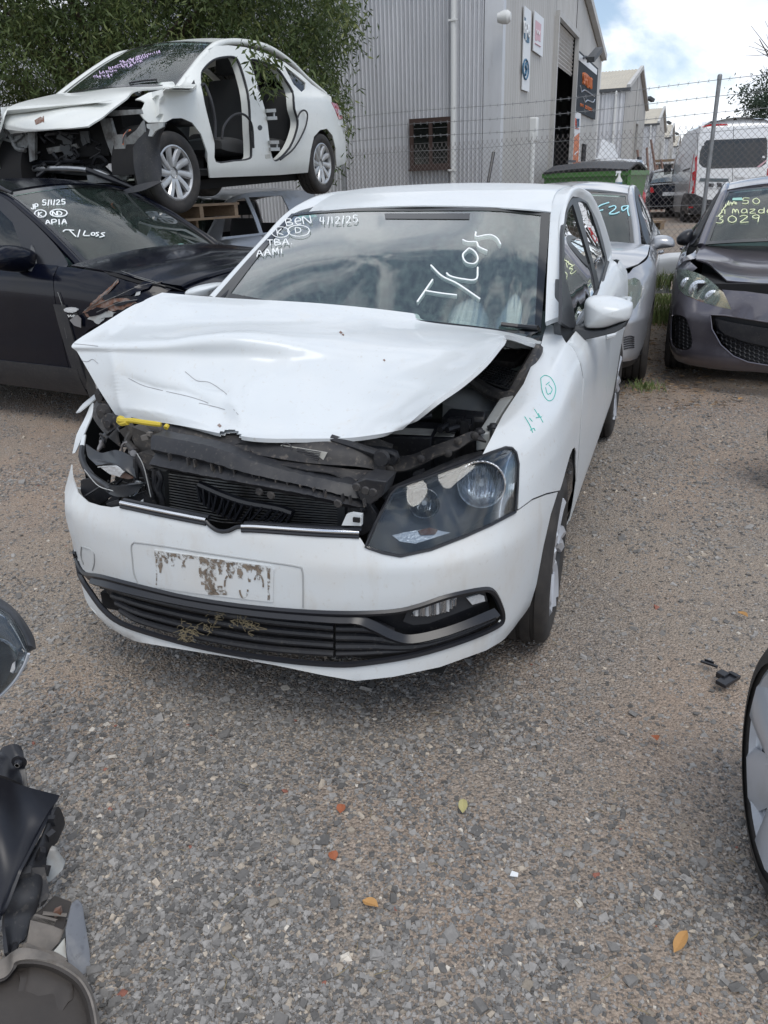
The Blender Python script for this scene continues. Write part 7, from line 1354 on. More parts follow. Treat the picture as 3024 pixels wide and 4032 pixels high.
tlv = vp_('b', [(1072, 215), (1098, 225), (1095, 340), (1086, 400), (1074, 527), (1030, 525), (1042, 420), (1052, 340)], 'tail_light', M['red'], .012, .03); vp_('b', [(1050, 425), (1070, 425), (1066, 470), (1046, 470)], 'reversing_lamp', M['clearlamp'], .018, .01, par=tlv)
tlr = vp_('b', [(1652, 330), (1690, 300), (1700, 420), (1690, 450), (1636, 448), (1645, 390)], 'tail_light', M['red'], .012, .03)
vp_('b', [(1120, 405), (1345, 408), (1344, 436), (1112, 432)], 'plate_light_trim', M['dash'], .02, .02); pv = vp_('b', [(1182, 434), (1307, 436), (1305, 486), (1180, 485)], 'number_plate', M['signw'], .016, .006)
m_ = MB(); ptext(m_, SV, '1WJ', 1187, 472, 13, 26, 0, .016, 'b', .25, 0, 1, .026); ptext(m_, SV, '5GL', 1255, 472, 12, 26, 0, .016, 'b', .25, 0, 1, .026); m_.done('plate_characters', M['ink'], pv)
vp_('b', [(1000, 525), (1075, 530), (1180, 575), (1657, 580), (1800, 570), (1800, 680), (1657, 700), (1200, 700), (985, 690), (980, 640), (985, 570)], 'rear_bumper', M['plas'], .02, .03)
vp_('b', [(1035, 630), (1062, 628), (1062, 640), (1035, 640)], 'red_reflector', M['red'], .055, .01); vp_('b', [(1398, 378), (1478, 378), (1480, 400), (1398, 400)], 'door_handle', M['vanwhite'], .03, .02)
vp_('b', [(1115, 0), (1200, -20), (1330, -22), (1340, -12), (1200, -6), (1120, 8)], 'brake_lamp', M['red'], .015, .02)
vp_('b', [(985, 340), (1040, 322), (1042, 334), (988, 354)], 'side_vent', M['plas'], .006); 
dg = MB(); dg.tube(SV.line([(1385, 90 - 90), (1378, 330), (1368, 580)], 'px', .003, 'b'), .006, 5); dg.tube(SV.line([(1090, 40), (1100, 150), (1080, 540)], 'px', .003, 'b'), .006, 5); dg.done('door_gap', M['trim'], r8)
for u, v in ((1140, 140), (1622, 238)): vp_('b', arcd(u, v, 12, 10, 0, 6) , 'round_sticker', M['signw'], .014, .002, 6, rw)
vp_('b', [(1565, 318), (1640, 262), (1646, 272), (1590, 318)], 'strip_sticker', M['signpink'], .014, .002, 10, rw)
SV.skin([(3.6, 1.25), (4.55, 1.25), (4.3, 1.75), (3.7, 1.9)], 'xz', .1, .006, 'd', (), .01).done('side_window', M['frit'], r8)
m_ = MB(); m_.box((4.15, 1.12, 1.45), (.12, .22, .36)); m_.done('door_mirror', M['plas'], r8, bevel=.03)
for x_ in (.95, 4.3):
    for sg in (1, -1): wheel(r8, (x_, sg * .88, .34 - .02), .34, .22, .2, sg, 'five', 'steel')
m_ = MB()
for x_ in (.95, 4.3):
    for sg in (1, -1): m_.lathe([(.02, .992), (.42, .992), (.42, .97)], (x_, 0, .36), 'y', 24, sg=sg)
m_.done('wheel_arch', M['void'], r8)
ae = MB(); ae.tube([(.5, .2, 2.58), (.45, .2, 2.64), (.35, .15, 2.66)], .02, 6); ae.done('roof_aerial', M['plas'], r8)
# black saloon
F9 = Fr((8.55 + .55, 25 + .3, .40), 72); r9 = thing('dark_saloon', 'small dark saloon car seen from behind, left of the white van', 'car', F9)
sp = dict(SP, plan=planof(.8, .86, 2.7, .0), z0=[.2] * 17, zt=[.75, .76, .78, .82, .86, .88, .9, .92, .94, .95, .96, .96, .95, .94, .93, .92, .92], rail=[(-.3, .7, .93), (-.6, .66, 1.1), (-.9, .6, 1.25), (-1.1, .58, 1.32), (-1.4, .56, 1.35), (-1.8, .56, 1.34), (-2.1, .57, 1.28), (-2.35, .60, 1.12), (-2.55, .66, .97)], ab=(3, 6), roof=(3, 6), xb=-.3, xf=.4, xr=-2.5, xe=-2.6, hw=.86, sx=-1)
sp['plan'] = [(x + .0, y) for x, y in planof(.8, .86, 2.3, 1.0)]; F9.o[:2] += np.array((math.cos(R(72)), math.sin(R(72)))) * 3.3; r9.matrix_world = F9.mat()
c9 = Car(F9, r9, sp); c9.std(M['black'], M['gldark'], [(-.4, -1.3), (-1.31, -1.95)], [[(-.7, .98), (-1.0, 1.26), (-1.3, 1.3), (-1.3, .98)], [(-1.4, .98), (-1.4, 1.3), (-1.9, 1.27), (-2.2, 1.0)]], (0, -2.35), (0, -2.35), seats=False)
c9.deck(M['black']); c9.glass(M['gl'], (6, 8), 'rear_window', bul=.06); c9.hood(M['black']); c9.W.skin([(-.8, .25), (.8, .25), (.8, .88), (-.8, .88)], 'yz-', .1, .001, 'd', (), .004).done('rear_bumper', M['black'], r9)
for sg in (1, -1): c9.W.skin([(.45 * sg, .72), (.82 * sg, .70), (.84 * sg, .86), (.5 * sg, .87)], 'yz-', .06, .012, 'd', (), .02).done('tail_light', M['red'], r9)
c9.W.skin([(-.2, .62), (.2, .62), (.2, .72), (-.2, .72)], 'yz-', .1, .012, 'd', (), .01).done('number_plate', M['signw'], r9)
mm = MB(); mm.box((-.55, .98, 1.02), (.1, .18, .12)); mm.done('door_mirror', M['black'], r9, bevel=.02)
# ute with canopy
F10 = Fr((4.62, 16.9, .24), 70); r10 = thing('dark_utility', 'dark grey utility truck with a canopy, behind the green bin', 'utility truck', F10)
plu = [(4.9, 0), (4.88, .3), (4.8, .6), (4.6, .82), (4.2, .9), (3.8, .92), (3.4, .92), (3.0, .92), (2.5, .92), (2.0, .92), (1.5, .92), (1.1, .92), (.6, .92), (.25, .915), (.05, .86), (.0, .5), (.0, 0)]
GU, GUh = wrapsurf(plu, [.45] * 17, [1.05, 1.05, 1.08, 1.1, 1.15, 1.2, 1.5] + [1.68] * 3 + [1.62, 1.60, 1.58, 1.56, 1.54, 1.54, 1.54], [0] * 17, [(0, .04), (.1, .0), (.5, 0), (.56, .02), (.9, .12), (.97, .18), (1, .25), (1.02, .4)], [(0, .02), (.1, 0), (.5, 0), (.56, .05), (.9, .25), (1, .35), (1.02, .45)], fr=F10); SU = Surf(GU, F10, True)
M['ute'] = mat('dark_grey_paint', (.035, .033, .034), .35, coat=.8); m_ = MB(); m_.grid(GU, 0, True); m_.done('truck_body', M['ute'], r10, ang=50)
m_ = MB(); t_ = GUh[-1]; m_.grid(np.array([[(p[0], p[1] * t, p[2] + .05 * (1 - t * t)) for t in np.linspace(1, -1, 11)] for p in t_[::4]])); m_.done('canopy_roof', M['ute'], r10)
SU.skin([(-.7, 1.1), (.7, 1.1), (.6, 1.42), (-.6, 1.42)], 'yz-', .1, .006, 'd', (), .008).done('rear_window', M['frit'], r10); SU.skin([(.3, 1.12), (1.8, 1.12), (1.7, 1.42), (.5, 1.42)], 'xz-', .12, .006, 'd', (), .008).done('canopy_window', M['frit'], r10)
for sg in (1, -1): SU.skin([(.76 * sg, .78), (.91 * sg, .78), (.91 * sg, 1.06), (.78 * sg, 1.06)], 'yz-', .05, .012, 'd', (), .02).done('tail_light', M['red'], r10)
for sg in (1, -1):
    q = MB(); q.bar((.3, .7 * sg, 1.66), (1.7, .7 * sg, 1.68), .04, .05); q.done('roof_rack', M['plas'], r10)
m_ = MB(); m_.box((-.08, 0, .52), (.16, 1.6, .14)); m_.done('rear_bumper', M['steel'], r10, bevel=.02)
for x_ in (.95, 3.9):
    for sg in (1, -1): wheel(r10, (x_, sg * .80, .36), .38, .25, .23, sg, 'five', 'darkalloy')
# debris by the fence: bumper skin, timber, leaning steel, small pallet
wb = thing('loose_bumper', 'white plastic bumper lying against the foot of the fence between two parked cars', 'car part', None, None, None); Pa, Pb = np.array(WF.p('b', 745, 1100, 'y', 9.9)), np.array(WF.p('b', 960, 1085, 'y', 9.5)); wb.location = Pa; dd = Pb - Pa
m_ = MB(); m_.slab(grid([[(0, 0, .10), tuple(dd * .5 + (0, .05, .13)), tuple(dd * 1.3 + (0, .1, .12))], [(0, -.10, .04), tuple(dd * .5 + (0, -.08, .06)), tuple(dd * 1.3 + (0, -.05, .06))], [(0, -.08, -.10), tuple(dd * .5 + (0, -.06, -.10)), tuple(dd * 1.3 + (0, 0, -.10))]], 14, 8)[::-1], .01); m_.done('bumper_skin', M['vanwhite'], wb)
m_ = MB(); m_.bar((0, 0, -.14), tuple(dd * 1.2 + (0, 0, -.15)), .06, .05); m_.bar((0, .1, -.32), tuple(dd * 1.2 + (0, .1, -.33)), .05, .04); [m_.box(tuple(dd * t + (0, 0, -.25)), (.07, .05, .16)) for t in (.25, .6, .95)]; m_.done('mounting_rail', M['primer'], wb)
tb_ = thing('wooden_block', 'short wooden pallet end on the ground beside the dark saloon', 'timber', None, None, None); tb_.location = WF.p('b', 705, 775, 'y', 14.0); m_ = MB(); m_.box((0, 0, .05), (.5, .3, .03)); [m_.box((x_, 0, -.02), (.07, .3, .11)) for x_ in (-.2, 0, .2)]; m_.done('boards', M['wood'], tb_, smooth=False)
lg = thing('scrap_steel_lengths', 'rusty steel lengths leaning on the second shed', 'scrap', None, None, None); P = WF.p('b', 700, 400, 'y', 30); lg.location = (P[0], P[1], .4); rg = random.Random(3)
for k in range(9): m_ = MB(); x_ = k * .22; m_.bar((x_, 0, 0), (x_ + rg.uniform(-.5, .4), .5, rg.uniform(1.5, 2.6)), .06, .06); m_.done('steel_length', M['rust'], lg, smooth=False)
hg_ = thing('lane_hedge_fence', 'weathered grey board fence closing the lane beside the dark saloon', 'fence', None, None, None); P = WF.p('z2', 640, 990, 'y', 45); Q = WF.p('z2', 855, 960, 'y', 42); hg_.location = (P[0], P[1], .4); d_ = (Q[0] - P[0] + 6, Q[1] - P[1], 0); 
m_ = MB(); n = 40
for k in range(n): a = np.array(d_) * k / n; b = np.array(d_) * (k + .85) / n; m_.bar(tuple(a + (0, 0, .9)), tuple(b + (0, 0, .9)), .03, 1.9)
m_.done('boards', mat('weathered_boards', (.10, .085, .07), .9), hg_, smooth=False); m_ = MB(); m_.bar((0, 0, 2.0), (d_[0], d_[1], 2.05), .3, .12); m_.done('capping', M['wood'], hg_)
wc = thing('white_ute_bonnet', 'white car with raised bonnet, beyond the green bin', 'car', None, None, None); P = WF.p('b', 310, 270, 'y', 20.5); wc.location = (P[0], P[1], .3); m_ = MB(); m_.slab(grid([[(-.5, 0, 1.3), (0, .1, 1.75), (.1, .2, 2.15)], [(.3, 0, 1.25), (.5, 0, 1.6), (.4, .1, 2.0)]], 10, 6), .03); m_.done('raised_bonnet', M['vanwhite'], wc); m_ = MB(); m_.box((0, .4, .8), (1.6, 1.5, .7)); m_.done('body', M['vanwhite'], wc, bevel=.1)
# ================================================================ GROUND
def groundmat():
    m = bpy.data.materials.new('gravel_ground'); m.use_nodes = True; t = m.node_tree; b = t.nodes['Principled BSDF']; n = t.nodes.new; l = t.links.new; b.inputs['Roughness'].default_value = .92; b.inputs['Specular IOR Level'].default_value = .25
    co = n('ShaderNodeTexCoord'); v = co.outputs['Object']
    def noise(s, d=6, r=.6): q = n('ShaderNodeTexNoise'); q.inputs['Scale'].default_value = s; q.inputs['Detail'].default_value = d; q.inputs['Roughness'].default_value = r; l(v, q.inputs['Vector']); return q.outputs[0]
    def vor(s, f='F1', rnd=1): q = n('ShaderNodeTexVoronoi'); q.feature = f; q.inputs['Scale'].default_value = s; q.inputs['Randomness'].default_value = rnd; l(v, q.inputs['Vector']); return q
    def ramp(f, *e):
        q = n('ShaderNodeValToRGB'); l(f, q.inputs[0]); q.color_ramp.elements[0].position = e[0][0]; q.color_ramp.elements[0].color = (*e[0][1], 1); q.color_ramp.elements[1].position = e[-1][0]; q.color_ramp.elements[1].color = (*e[-1][1], 1)
        for p, c in e[1:-1]: x = q.color_ramp.elements.new(p); x.color = (*c, 1)
        return q.outputs[0]
    def mixc(f, a, c): q = n('ShaderNodeMix'); q.data_type = 'RGBA'; l(f, q.inputs[0]) if not isinstance(f, float) else setattr(q.inputs[0], 'default_value', f); l(a, q.inputs[6]); l(c, q.inputs[7]); return q.outputs[2]
    v1 = vor(120); v2 = vor(230); e1 = vor(120, 'DISTANCE_TO_EDGE')
    sp_ = n('ShaderNodeSeparateColor'); l(v1.outputs['Color'], sp_.inputs[0]); stone = ramp(sp_.outputs[0], (0, (.10, .094, .087)), (.5, (.245, .228, .21)), (.85, (.42, .39, .36)), (.93, (.30, .26, .21)), (1, (.55, .51, .45)))
    sp2 = n('ShaderNodeSeparateColor'); l(v2.outputs['Color'], sp2.inputs[0]); stone2 = ramp(sp2.outputs[1], (0, (.12, .112, .103)), (.6, (.30, .275, .248)), (1, (.28, .25, .21)))
    dirt = ramp(noise(160, 4, .7), (.3, (.21, .17, .135)), (.55, (.39, .32, .255)), (.75, (.56, .475, .39)))
    big = noise(1.1, 8, .62); brown = ramp(big, (.43, (0, 0, 0)), (.57, (1, 1, 1)))
    base = mixc(mth_(t, 'GREATER_THAN', noise(40, 3), .5), stone, stone2)
    fine = mixc(mth_(t, 'MULTIPLY', mth_(t, 'LESS_THAN', e1.outputs['Distance'], .10), .6), base, dirt)
    col = mixc(mth_(t, 'MULTIPLY', brown, .62), fine, dirt)
    redd = ramp(noise(.6, 5), (.45, (1, 1, 1)), (.7, (1.12, .98, .90))); mm_ = n('ShaderNodeMix'); mm_.data_type = 'RGBA'; mm_.blend_type = 'MULTIPLY'; mm_.inputs[0].default_value = 1; l(col, mm_.inputs[6]); l(redd, mm_.inputs[7])
    l(mm_.outputs[2], b.inputs['Base Color'])
    h = mth_(t, 'ADD', mth_(t, 'MULTIPLY', v1.outputs['Distance'], -.9), mth_(t, 'MULTIPLY', noise(60, 5), .8)); bp = n('ShaderNodeBump'); bp.inputs['Strength'].default_value = .9; bp.inputs['Distance'].default_value = .012; l(h, bp.inputs['Height']); l(bp.outputs[0], b.inputs['Normal'])
    return m
def mth_(t, op, a, b):
    n = t.nodes.new('ShaderNodeMath'); n.operation = op
    for i, v in enumerate((a, b)):
        if isinstance(v, (int, float)): n.inputs[i].default_value = v
        else: t.links.new(v, n.inputs[i])
    return n.outputs[0]
ys = np.concatenate([[-12, -6], np.linspace(-1, 8, 60), np.linspace(8.3, 30, 40), [45, 80, 150, 400, 1200]]); xs = np.concatenate([[-600, -100, -30, -12], np.linspace(-7, 9, 70), [14, 30, 100, 600]])
rn = np.random.RandomState(3)
def hills(x, y): return .006 * math.sin(x * 2.3 + y * 1.1) + .005 * math.sin(x * 5.1 - y * 3.3 + 1) if -7 < x < 9 and -1 < y < 12 else 0
g = MB(); g.grid(np.array([[(x, y, gz(y) + hills(x, y) - .006) for x in xs] for y in ys])); M['ground'] = groundmat(); tag(g.done('ground', M['ground'], None), kind='structure')
# loose stones
def vnoise(x, y, s, seed):
    r = np.random.RandomState(seed).rand(64, 64); x, y = x * s % 64, y * s % 64; i, j = x.astype(int), y.astype(int); fx, fy = x - i, y - j; fx = fx * fx * (3 - 2 * fx); fy = fy * fy * (3 - 2 * fy); i2, j2 = (i + 1) % 64, (j + 1) % 64
    return (r[i, j] * (1 - fx) + r[i2, j] * fx) * (1 - fy) + (r[i, j2] * (1 - fx) + r[i2, j2] * fx) * fy
NS = 280000; rs = np.random.RandomState(11)
u = rs.rand(NS * 2) ; yy = .6 + 8.5 * rs.rand(NS * 2) ** 1.9; xx = (rs.rand(NS * 2) - .5) * 2 * (1.0 + yy * .66) + .05 * yy
dn = .55 * vnoise(xx + 50, yy + 50, 1.2, 1) + .3 * vnoise(xx + 50, yy + 50, 3.1, 2) + .25 * vnoise(xx + 50, yy + 50, 9, 3)
keep = rs.rand(NS * 2) < np.clip((dn - .36) * 3.2, .20, 1) * np.clip((1.0 + yy * .66 - abs(xx - .05 * yy)) / .9, 0, 1) ** .6; xx, yy = xx[keep][:NS], yy[keep][:NS]; n = len(xx)
sz = np.exp(rs.normal(math.log(.0034), .43, n)); sz = np.clip(sz, .0028, .017); cube = np.array([(x, y, z) for z in (-1, 1) for y in (-1, 1) for x in (-1, 1)], float)
Vv = cube[None] * (1 + rs.uniform(-.42, .30, (n, 8, 3))); Vv[:, 4:, :2] *= rs.uniform(.45, .95, (n, 1, 1)); Vv *= np.stack([rs.uniform(.7, 1.5, n), rs.uniform(.7, 1.2, n), rs.uniform(.22, .5, n)], 1)[:, None] * sz[:, None, None]
a = rs.uniform(0, 6.28, n); tx, ty = rs.normal(0, .2, n), rs.normal(0, .2, n); ca, sa = np.cos(a), np.sin(a)
X = Vv[..., 0] * ca[:, None] - Vv[..., 1] * sa[:, None]; Y = Vv[..., 0] * sa[:, None] + Vv[..., 1] * ca[:, None]; Z = Vv[..., 2] + X * tx[:, None] + Y * ty[:, None]
hz = np.array([hills(a_, b_) for a_, b_ in zip(xx, yy)]); X += xx[:, None]; Y += yy[:, None]; Z += (hz - .006 + sz * .30 + sz * rs.uniform(-.45, .1, n))[:, None]
Vs = np.stack([X, Y, Z], -1).reshape(-1, 3); fq = np.array([(0, 2, 3, 1), (4, 5, 7, 6), (0, 1, 5, 4), (1, 3, 7, 5), (3, 2, 6, 7), (2, 0, 4, 6)]); Fq = (fq[None] + 8 * np.arange(n)[:, None, None]).reshape(-1)
me = bpy.data.meshes.new('gravel'); me.vertices.add(len(Vs)); me.vertices.foreach_set('co', Vs.ravel()); me.loops.add(len(Fq)); me.loops.foreach_set('vertex_index', Fq); me.polygons.add(n * 6); me.polygons.foreach_set('use_smooth', np.zeros(n * 6, bool)); me.polygons.foreach_set('loop_start', np.arange(0, n * 24, 4)); me.polygons.foreach_set('loop_total', np.full(n * 6, 4))
ca_ = me.color_attributes.new('stone', 'FLOAT_COLOR', 'CORNER'); k = rs.rand(n); base = np.stack([.092 + .20 * k ** 1.2] * 3, 1) * np.array([1.045, 1.0, .945]); tan = rs.rand(n) < .07; base[tan] = np.array([.36, .31, .25]) * rs.uniform(.7, 1.3, (tan.sum(), 1)); wh = (rs.rand(n) < .008); base[wh] = np.array([.50, .46, .40]) * rs.uniform(.6, 1.25, (wh.sum(), 1)); rd = rs.rand(n) < .0008; base[rd] = (.25, .10, .07)
c4_ = np.repeat(np.concatenate([base, np.ones((n, 1))], 1), 24, 0); ca_.data.foreach_set('color', c4_.ravel()); me.polygons.foreach_set('use_smooth', np.zeros(n * 6, bool)); me.update(); me.validate()
mg = mat('gravel_stones', (.1, .1, .1), .8, bump=(400, .3, .002)); t_ = mg.node_tree; at_ = t_.nodes.new('ShaderNodeAttribute'); at_.attribute_name = 'stone'; nz2 = t_.nodes.new('ShaderNodeTexNoise'); nz2.inputs['Scale'].default_value = 90; nz2.inputs['Detail'].default_value = 4; t_.links.new(t_.nodes['Texture Coordinate'].outputs['Object'], nz2.inputs['Vector'])
mr_ = t_.nodes.new('ShaderNodeMapRange'); mr_.inputs[3].default_value = .7; mr_.inputs[4].default_value = 1.35; t_.links.new(nz2.outputs[0], mr_.inputs[0]); vm = t_.nodes.new('ShaderNodeVectorMath'); vm.operation = 'SCALE'; t_.links.new(at_.outputs['Color'], vm.inputs[0]); t_.links.new(mr_.outputs[0], vm.inputs['Scale']); t_.links.new(vm.outputs[0], t_.nodes['Principled BSDF'].inputs['Base Color'])
me.materials.append(mg); go = bpy.data.objects.new('gravel', me); sc.collection.objects.link(go); tag(go, 'loose dark crushed stone spread over the yard', 'gravel', kind='stuff')
# fallen leaves, plastic chips
leafm = [mat('dry_leaf_tan', (.45, .25, .09), .7), mat('dry_leaf_rust', (.33, .11, .05), .7), mat('dry_leaf_pale', (.42, .38, .18), .7)]
for k, (u, v, s_, mi_, lab) in enumerate(((1604, 1328, .035, 0, 'tan dry leaf on the gravel above the right-hand wheel'), (1470, 2035, .045, 0, 'tan dry leaf on the gravel near the bottom right corner'), (800, 1953, .03, 0, 'curled orange leaf on the gravel at the bottom centre'), (1000, 1742, .032, 2, 'pale green curved leaf on the gravel in the centre foreground'), (737, 1748, .02, 1, 'small red leaf left of the pale leaf'), (1600, 862, .05, 0, 'tan dry leaf on the dirt in front of the grey hatchback'), (1415, 1595, .02, 1, 'rust coloured leaf scrap left of the right-hand wheel'), (720, 1850, .018, 1, 'dark red scrap of leaf in the centre foreground'))):
    P = WF.p('d', u, v, 'z', .012); m_ = MB(); rg = random.Random(k); s_ *= .72; A = [(-s_, 0, 0), (-s_ * .4, .011, .006), (s_ * .4, .010, .010), (s_, 0, .004)]; B = [(-s_, 0, 0), (-s_ * .4, 0, 0), (s_ * .4, 0, .003), (s_, 0, .004)]; C = [(x_, -y_, z_) for x_, y_, z_ in A]
    m_.slab(grid([A, B, C], 9, 5), .0006); o = m_.done('fallen_leaf', leafm[mi_], None, loc=P); o.rotation_euler = (0, 0, rg.uniform(0, 6)); tag(o, lab, 'leaf', 'fallen leaves on the gravel')
tw2 = MB()
for k in range(260):
    rg = random.Random(k + 900); y = .9 + 6 * rg.random() ** 1.5; x = (rg.random() - .5) * (1.3 + y); L_ = rg.uniform(.01, .04); a = rg.uniform(0, 6.3); tw2.tube([(x, y, .008), (x + L_ * .5 * math.cos(a), y + L_ * .5 * math.sin(a), .014), (x + L_ * math.cos(a + .3), y + L_ * math.sin(a + .3), .008)], .0011, 3)
tag(tw2.done('dry_twigs', M['straw'], None), 'scattered dry grass stems and twigs on the gravel', 'twigs', kind='stuff')
P = WF.p('d', 1573, 1468, 'z', .02); pc = MB(); pc.box((0, 0, 0), (.085, .035, .014), rz=.6); pc.box((-.01, .02, .004), (.03, .03, .02), rz=.6); pc.box((.02, .012, .008), (.012, .03, .012), rz=.6); tag(pc.done('plastic_fragment', M['plasnew'], None, loc=P, bevel=.002), 'black plastic clip fragment on the gravel left of the right-hand wheel', 'debris', 'plastic fragments')
P = WF.p('d', 1532, 1434, 'z', .012); pc = MB(); pc.box((0, 0, 0), (.055, .009, .006), rz=-.7); pc.box((.004, .01, .003), (.03, .004, .008), rz=-.7); tag(pc.done('plastic_fragment', M['plasnew'], None, loc=P), 'thin black plastic sliver on the gravel beside the clip fragment', 'debris', 'plastic fragments')
P = WF.p('n', 2007, 3450, 'z', .012); pc = MB(); pc.prism([(0, 0, 0), (.018, -.004, 0), (.021, .005, .002), (.007, .012, .002)], (0, 0, .002)); tag(pc.done('white_fragment', M['signw'], None, loc=P), 'small white plastic shard on the gravel at lower right', 'debris')
# grass tufts by the parked cars
def tuft(P, n_, h_, lab, sd, spread=.12):
    m_ = MB(); rg = random.Random(sd)
    for k in range(n_):
        x, y = rg.gauss(0, spread), rg.gauss(0, spread); a = rg.uniform(0, 6.3); hh = h_ * rg.uniform(.4, 1); bx, by = math.cos(a) * hh * .5, math.sin(a) * hh * .5; w_ = .0035
        V = [(x - w_, y, 0), (x + w_, y, 0), (x + bx * .4 + w_ * .8, y + by * .4, hh * .6), (x + bx * .4 - w_ * .8, y + by * .4, hh * .6), (x + bx, y + by, hh)]; m_.add(V, [(0, 1, 2, 3), (3, 2, 4)])
    tag(m_.done('grass_tuft', M['grass'], None, loc=P), lab, 'grass', 'grass tufts between the cars', 'stuff')
M['grass'] = mat('green_grass', (.07, .13, .03), .8, noise=[(30, .4, .7, (.22, .20, .09), .8)])
tuft(WF.p('b', 770, 1540, 'z', 0), 500, .26, 'green grass tuft between the silver and grey cars', 1, .16); tuft(WF.p('b', 790, 1400, 'z', 0), 400, .22, 'grass behind the tuft between the two parked cars', 2, .2); tuft(WF.p('b', 680, 2070, 'z', 0), 110, .07, 'low grass tuft on the dirt near the hatchback rear wheel', 3, .06)
tuft(WF.p('b', 800, 1250, 'y', 9.4), 700, .2, 'dry grass along the foot of the fence', 4, .4)
ll = MB(); rg = random.Random(77)
for k in range(900):
    y = rg.uniform(5.2, 10); x = 1.9 + (y - 5) * .30 + rg.gauss(0, .35); a = rg.uniform(0, 6.3); s_ = rg.uniform(.015, .04); ca, sa = math.cos(a) * s_, math.sin(a) * s_; ll.add([(x - ca, y - sa, .012), (x - sa * .25, y + ca * .25, .02), (x + ca, y + sa, .014), (x + sa * .25, y - ca * .25, .01)], [(0, 1, 2, 3)])
tag(ll.done('leaf_litter', mat('brown_leaf_litter', (.24, .16, .09), .8, noise=[(20, .4, .6, (.13, .09, .06), .8)]), None, smooth=False), 'brown dead leaves on the dirt between the parked cars', 'leaf litter', kind='stuff')
# ================================================================ TREES
def leafmat(name, c1, c2, c3):
    m = bpy.data.materials.new(name); m.use_nodes = True; t = m.node_tree; b = t.nodes['Principled BSDF']; b.inputs['Roughness'].default_value = .5; b.inputs['Specular IOR Level'].default_value = .35
    at = t.nodes.new('ShaderNodeAttribute'); at.attribute_name = 'tone'; cr = t.nodes.new('ShaderNodeValToRGB'); t.links.new(at.outputs['Fac'], cr.inputs[0]); e = cr.color_ramp.elements; e[0].color = (*c1, 1); e[1].color = (*c3, 1); x = e.new(.55); x.color = (*c2, 1); t.links.new(cr.outputs[0], b.inputs['Base Color'])
    tr = t.nodes.new('ShaderNodeBsdfTranslucent'); t.links.new(cr.outputs[0], tr.inputs[0]); mi = t.nodes.new('ShaderNodeMixShader'); mi.inputs[0].default_value = .25; o = t.nodes['Material Output']; t.links.new(b.outputs[0], mi.inputs[1]); t.links.new(tr.outputs[0], mi.inputs[2]); t.links.new(mi.outputs[0], o.inputs[0]); return m
def foliage(name, centers, per, spread, ll, lw, m, parent, seed, droop=.7):
    """leaf sprays: each centre is the tip of a twig, leaves hang along it"""
    rs = np.random.RandomState(seed); C = np.repeat(np.array(centers), per, 0); n = len(C); tn = np.repeat(rs.rand(len(centers)), per)
    P = C + rs.normal(0, 1, (n, 3)) * np.array(spread); d = rs.normal(0, 1, (n, 3)); d[:, 2] = -abs(d[:, 2]) * droop - .35; d /= np.linalg.norm(d, axis=1, keepdims=True); s = np.cross(d, rs.normal(0, 1, (n, 3))); s /= np.linalg.norm(s, axis=1, keepdims=True)
    L_ = ll * rs.uniform(.6, 1.25, n)[:, None]; W_ = lw * rs.uniform(.7, 1.2, n)[:, None]; nr = np.cross(d, s)
    V = np.stack([P, P + d * L_ * .45 + s * W_ * .5 + nr * W_ * .15, P + d * L_ + nr * L_ * .12, P + d * L_ * .45 - s * W_ * .5 + nr * W_ * .15], 1).reshape(-1, 3)
    me = bpy.data.meshes.new(name); me.vertices.add(n * 4); me.vertices.foreach_set('co', V.ravel()); me.loops.add(n * 4); me.loops.foreach_set('vertex_index', np.arange(n * 4)); me.polygons.add(n); me.polygons.foreach_set('loop_start', np.arange(0, n * 4, 4)); me.polygons.foreach_set('loop_total', np.full(n, 4))
    a = me.attributes.new('tone', 'FLOAT', 'FACE'); a.data.foreach_set('value', np.clip(tn * .6 + rs.rand(n) * .4, 0, 1)); me.update(); me.materials.append(m); o = bpy.data.objects.new(name, me); sc.collection.objects.link(o); o.parent = parent; return o
def limbs(mb, base, pts, r0):
    for p in pts:
        p = np.array(p); b = np.array(base); q = b + (p - b) * .5 + np.array((0, 0, .3)); mb.tube(cr1([b, q, p], 9), np.linspace(r0, r0 * .18, 9), 6)
M['bark'] = mat('grey_brown_bark', (.11, .085, .065), .9, noise=[(8, .4, .7, (.06, .045, .035), .8, (1, 1, .3))], bump=(20, .6, .02))
M['leaf'] = leafmat('olive_leaves', (.032, .052, .018), (.08, .115, .036), (.20, .22, .08))
T1 = thing('leafy_tree', 'dense olive-green tree with drooping narrow leaves, over the white saloon at the left', 'tree', None, 'trees round the yard', (-3.6, 12.3, 0))
m_ = MB(); m_.tube(cr1([(0, 0, 0), (.05, 0, 1.0), (-.05, .05, 2.0), (.1, 0, 3.0), (0, 0, 4.2)], 16), np.linspace(.19, .08, 16), 10); rg = random.Random(2)
tips = [(rg.uniform(-2.8, 3.0), rg.uniform(-1.7, .6), rg.uniform(2.6, 4.8)) for _ in range(34)]; limbs(m_, (0, 0, 2.2), tips, .06); m_.done('trunk', M['bark'], T1)
rs = np.random.RandomState(7); cen = []
def lowz(x): return np.interp(x, [-3.2, -2.2, -1.4, -.8, .2, 1.2, 2.2, 2.75, 3.05, 3.25, 3.5], [2.35, 2.2, 2.5, 2.55, 2.6, 2.5, 2.1, 1.75, 1.75, 2.2, 3.4])
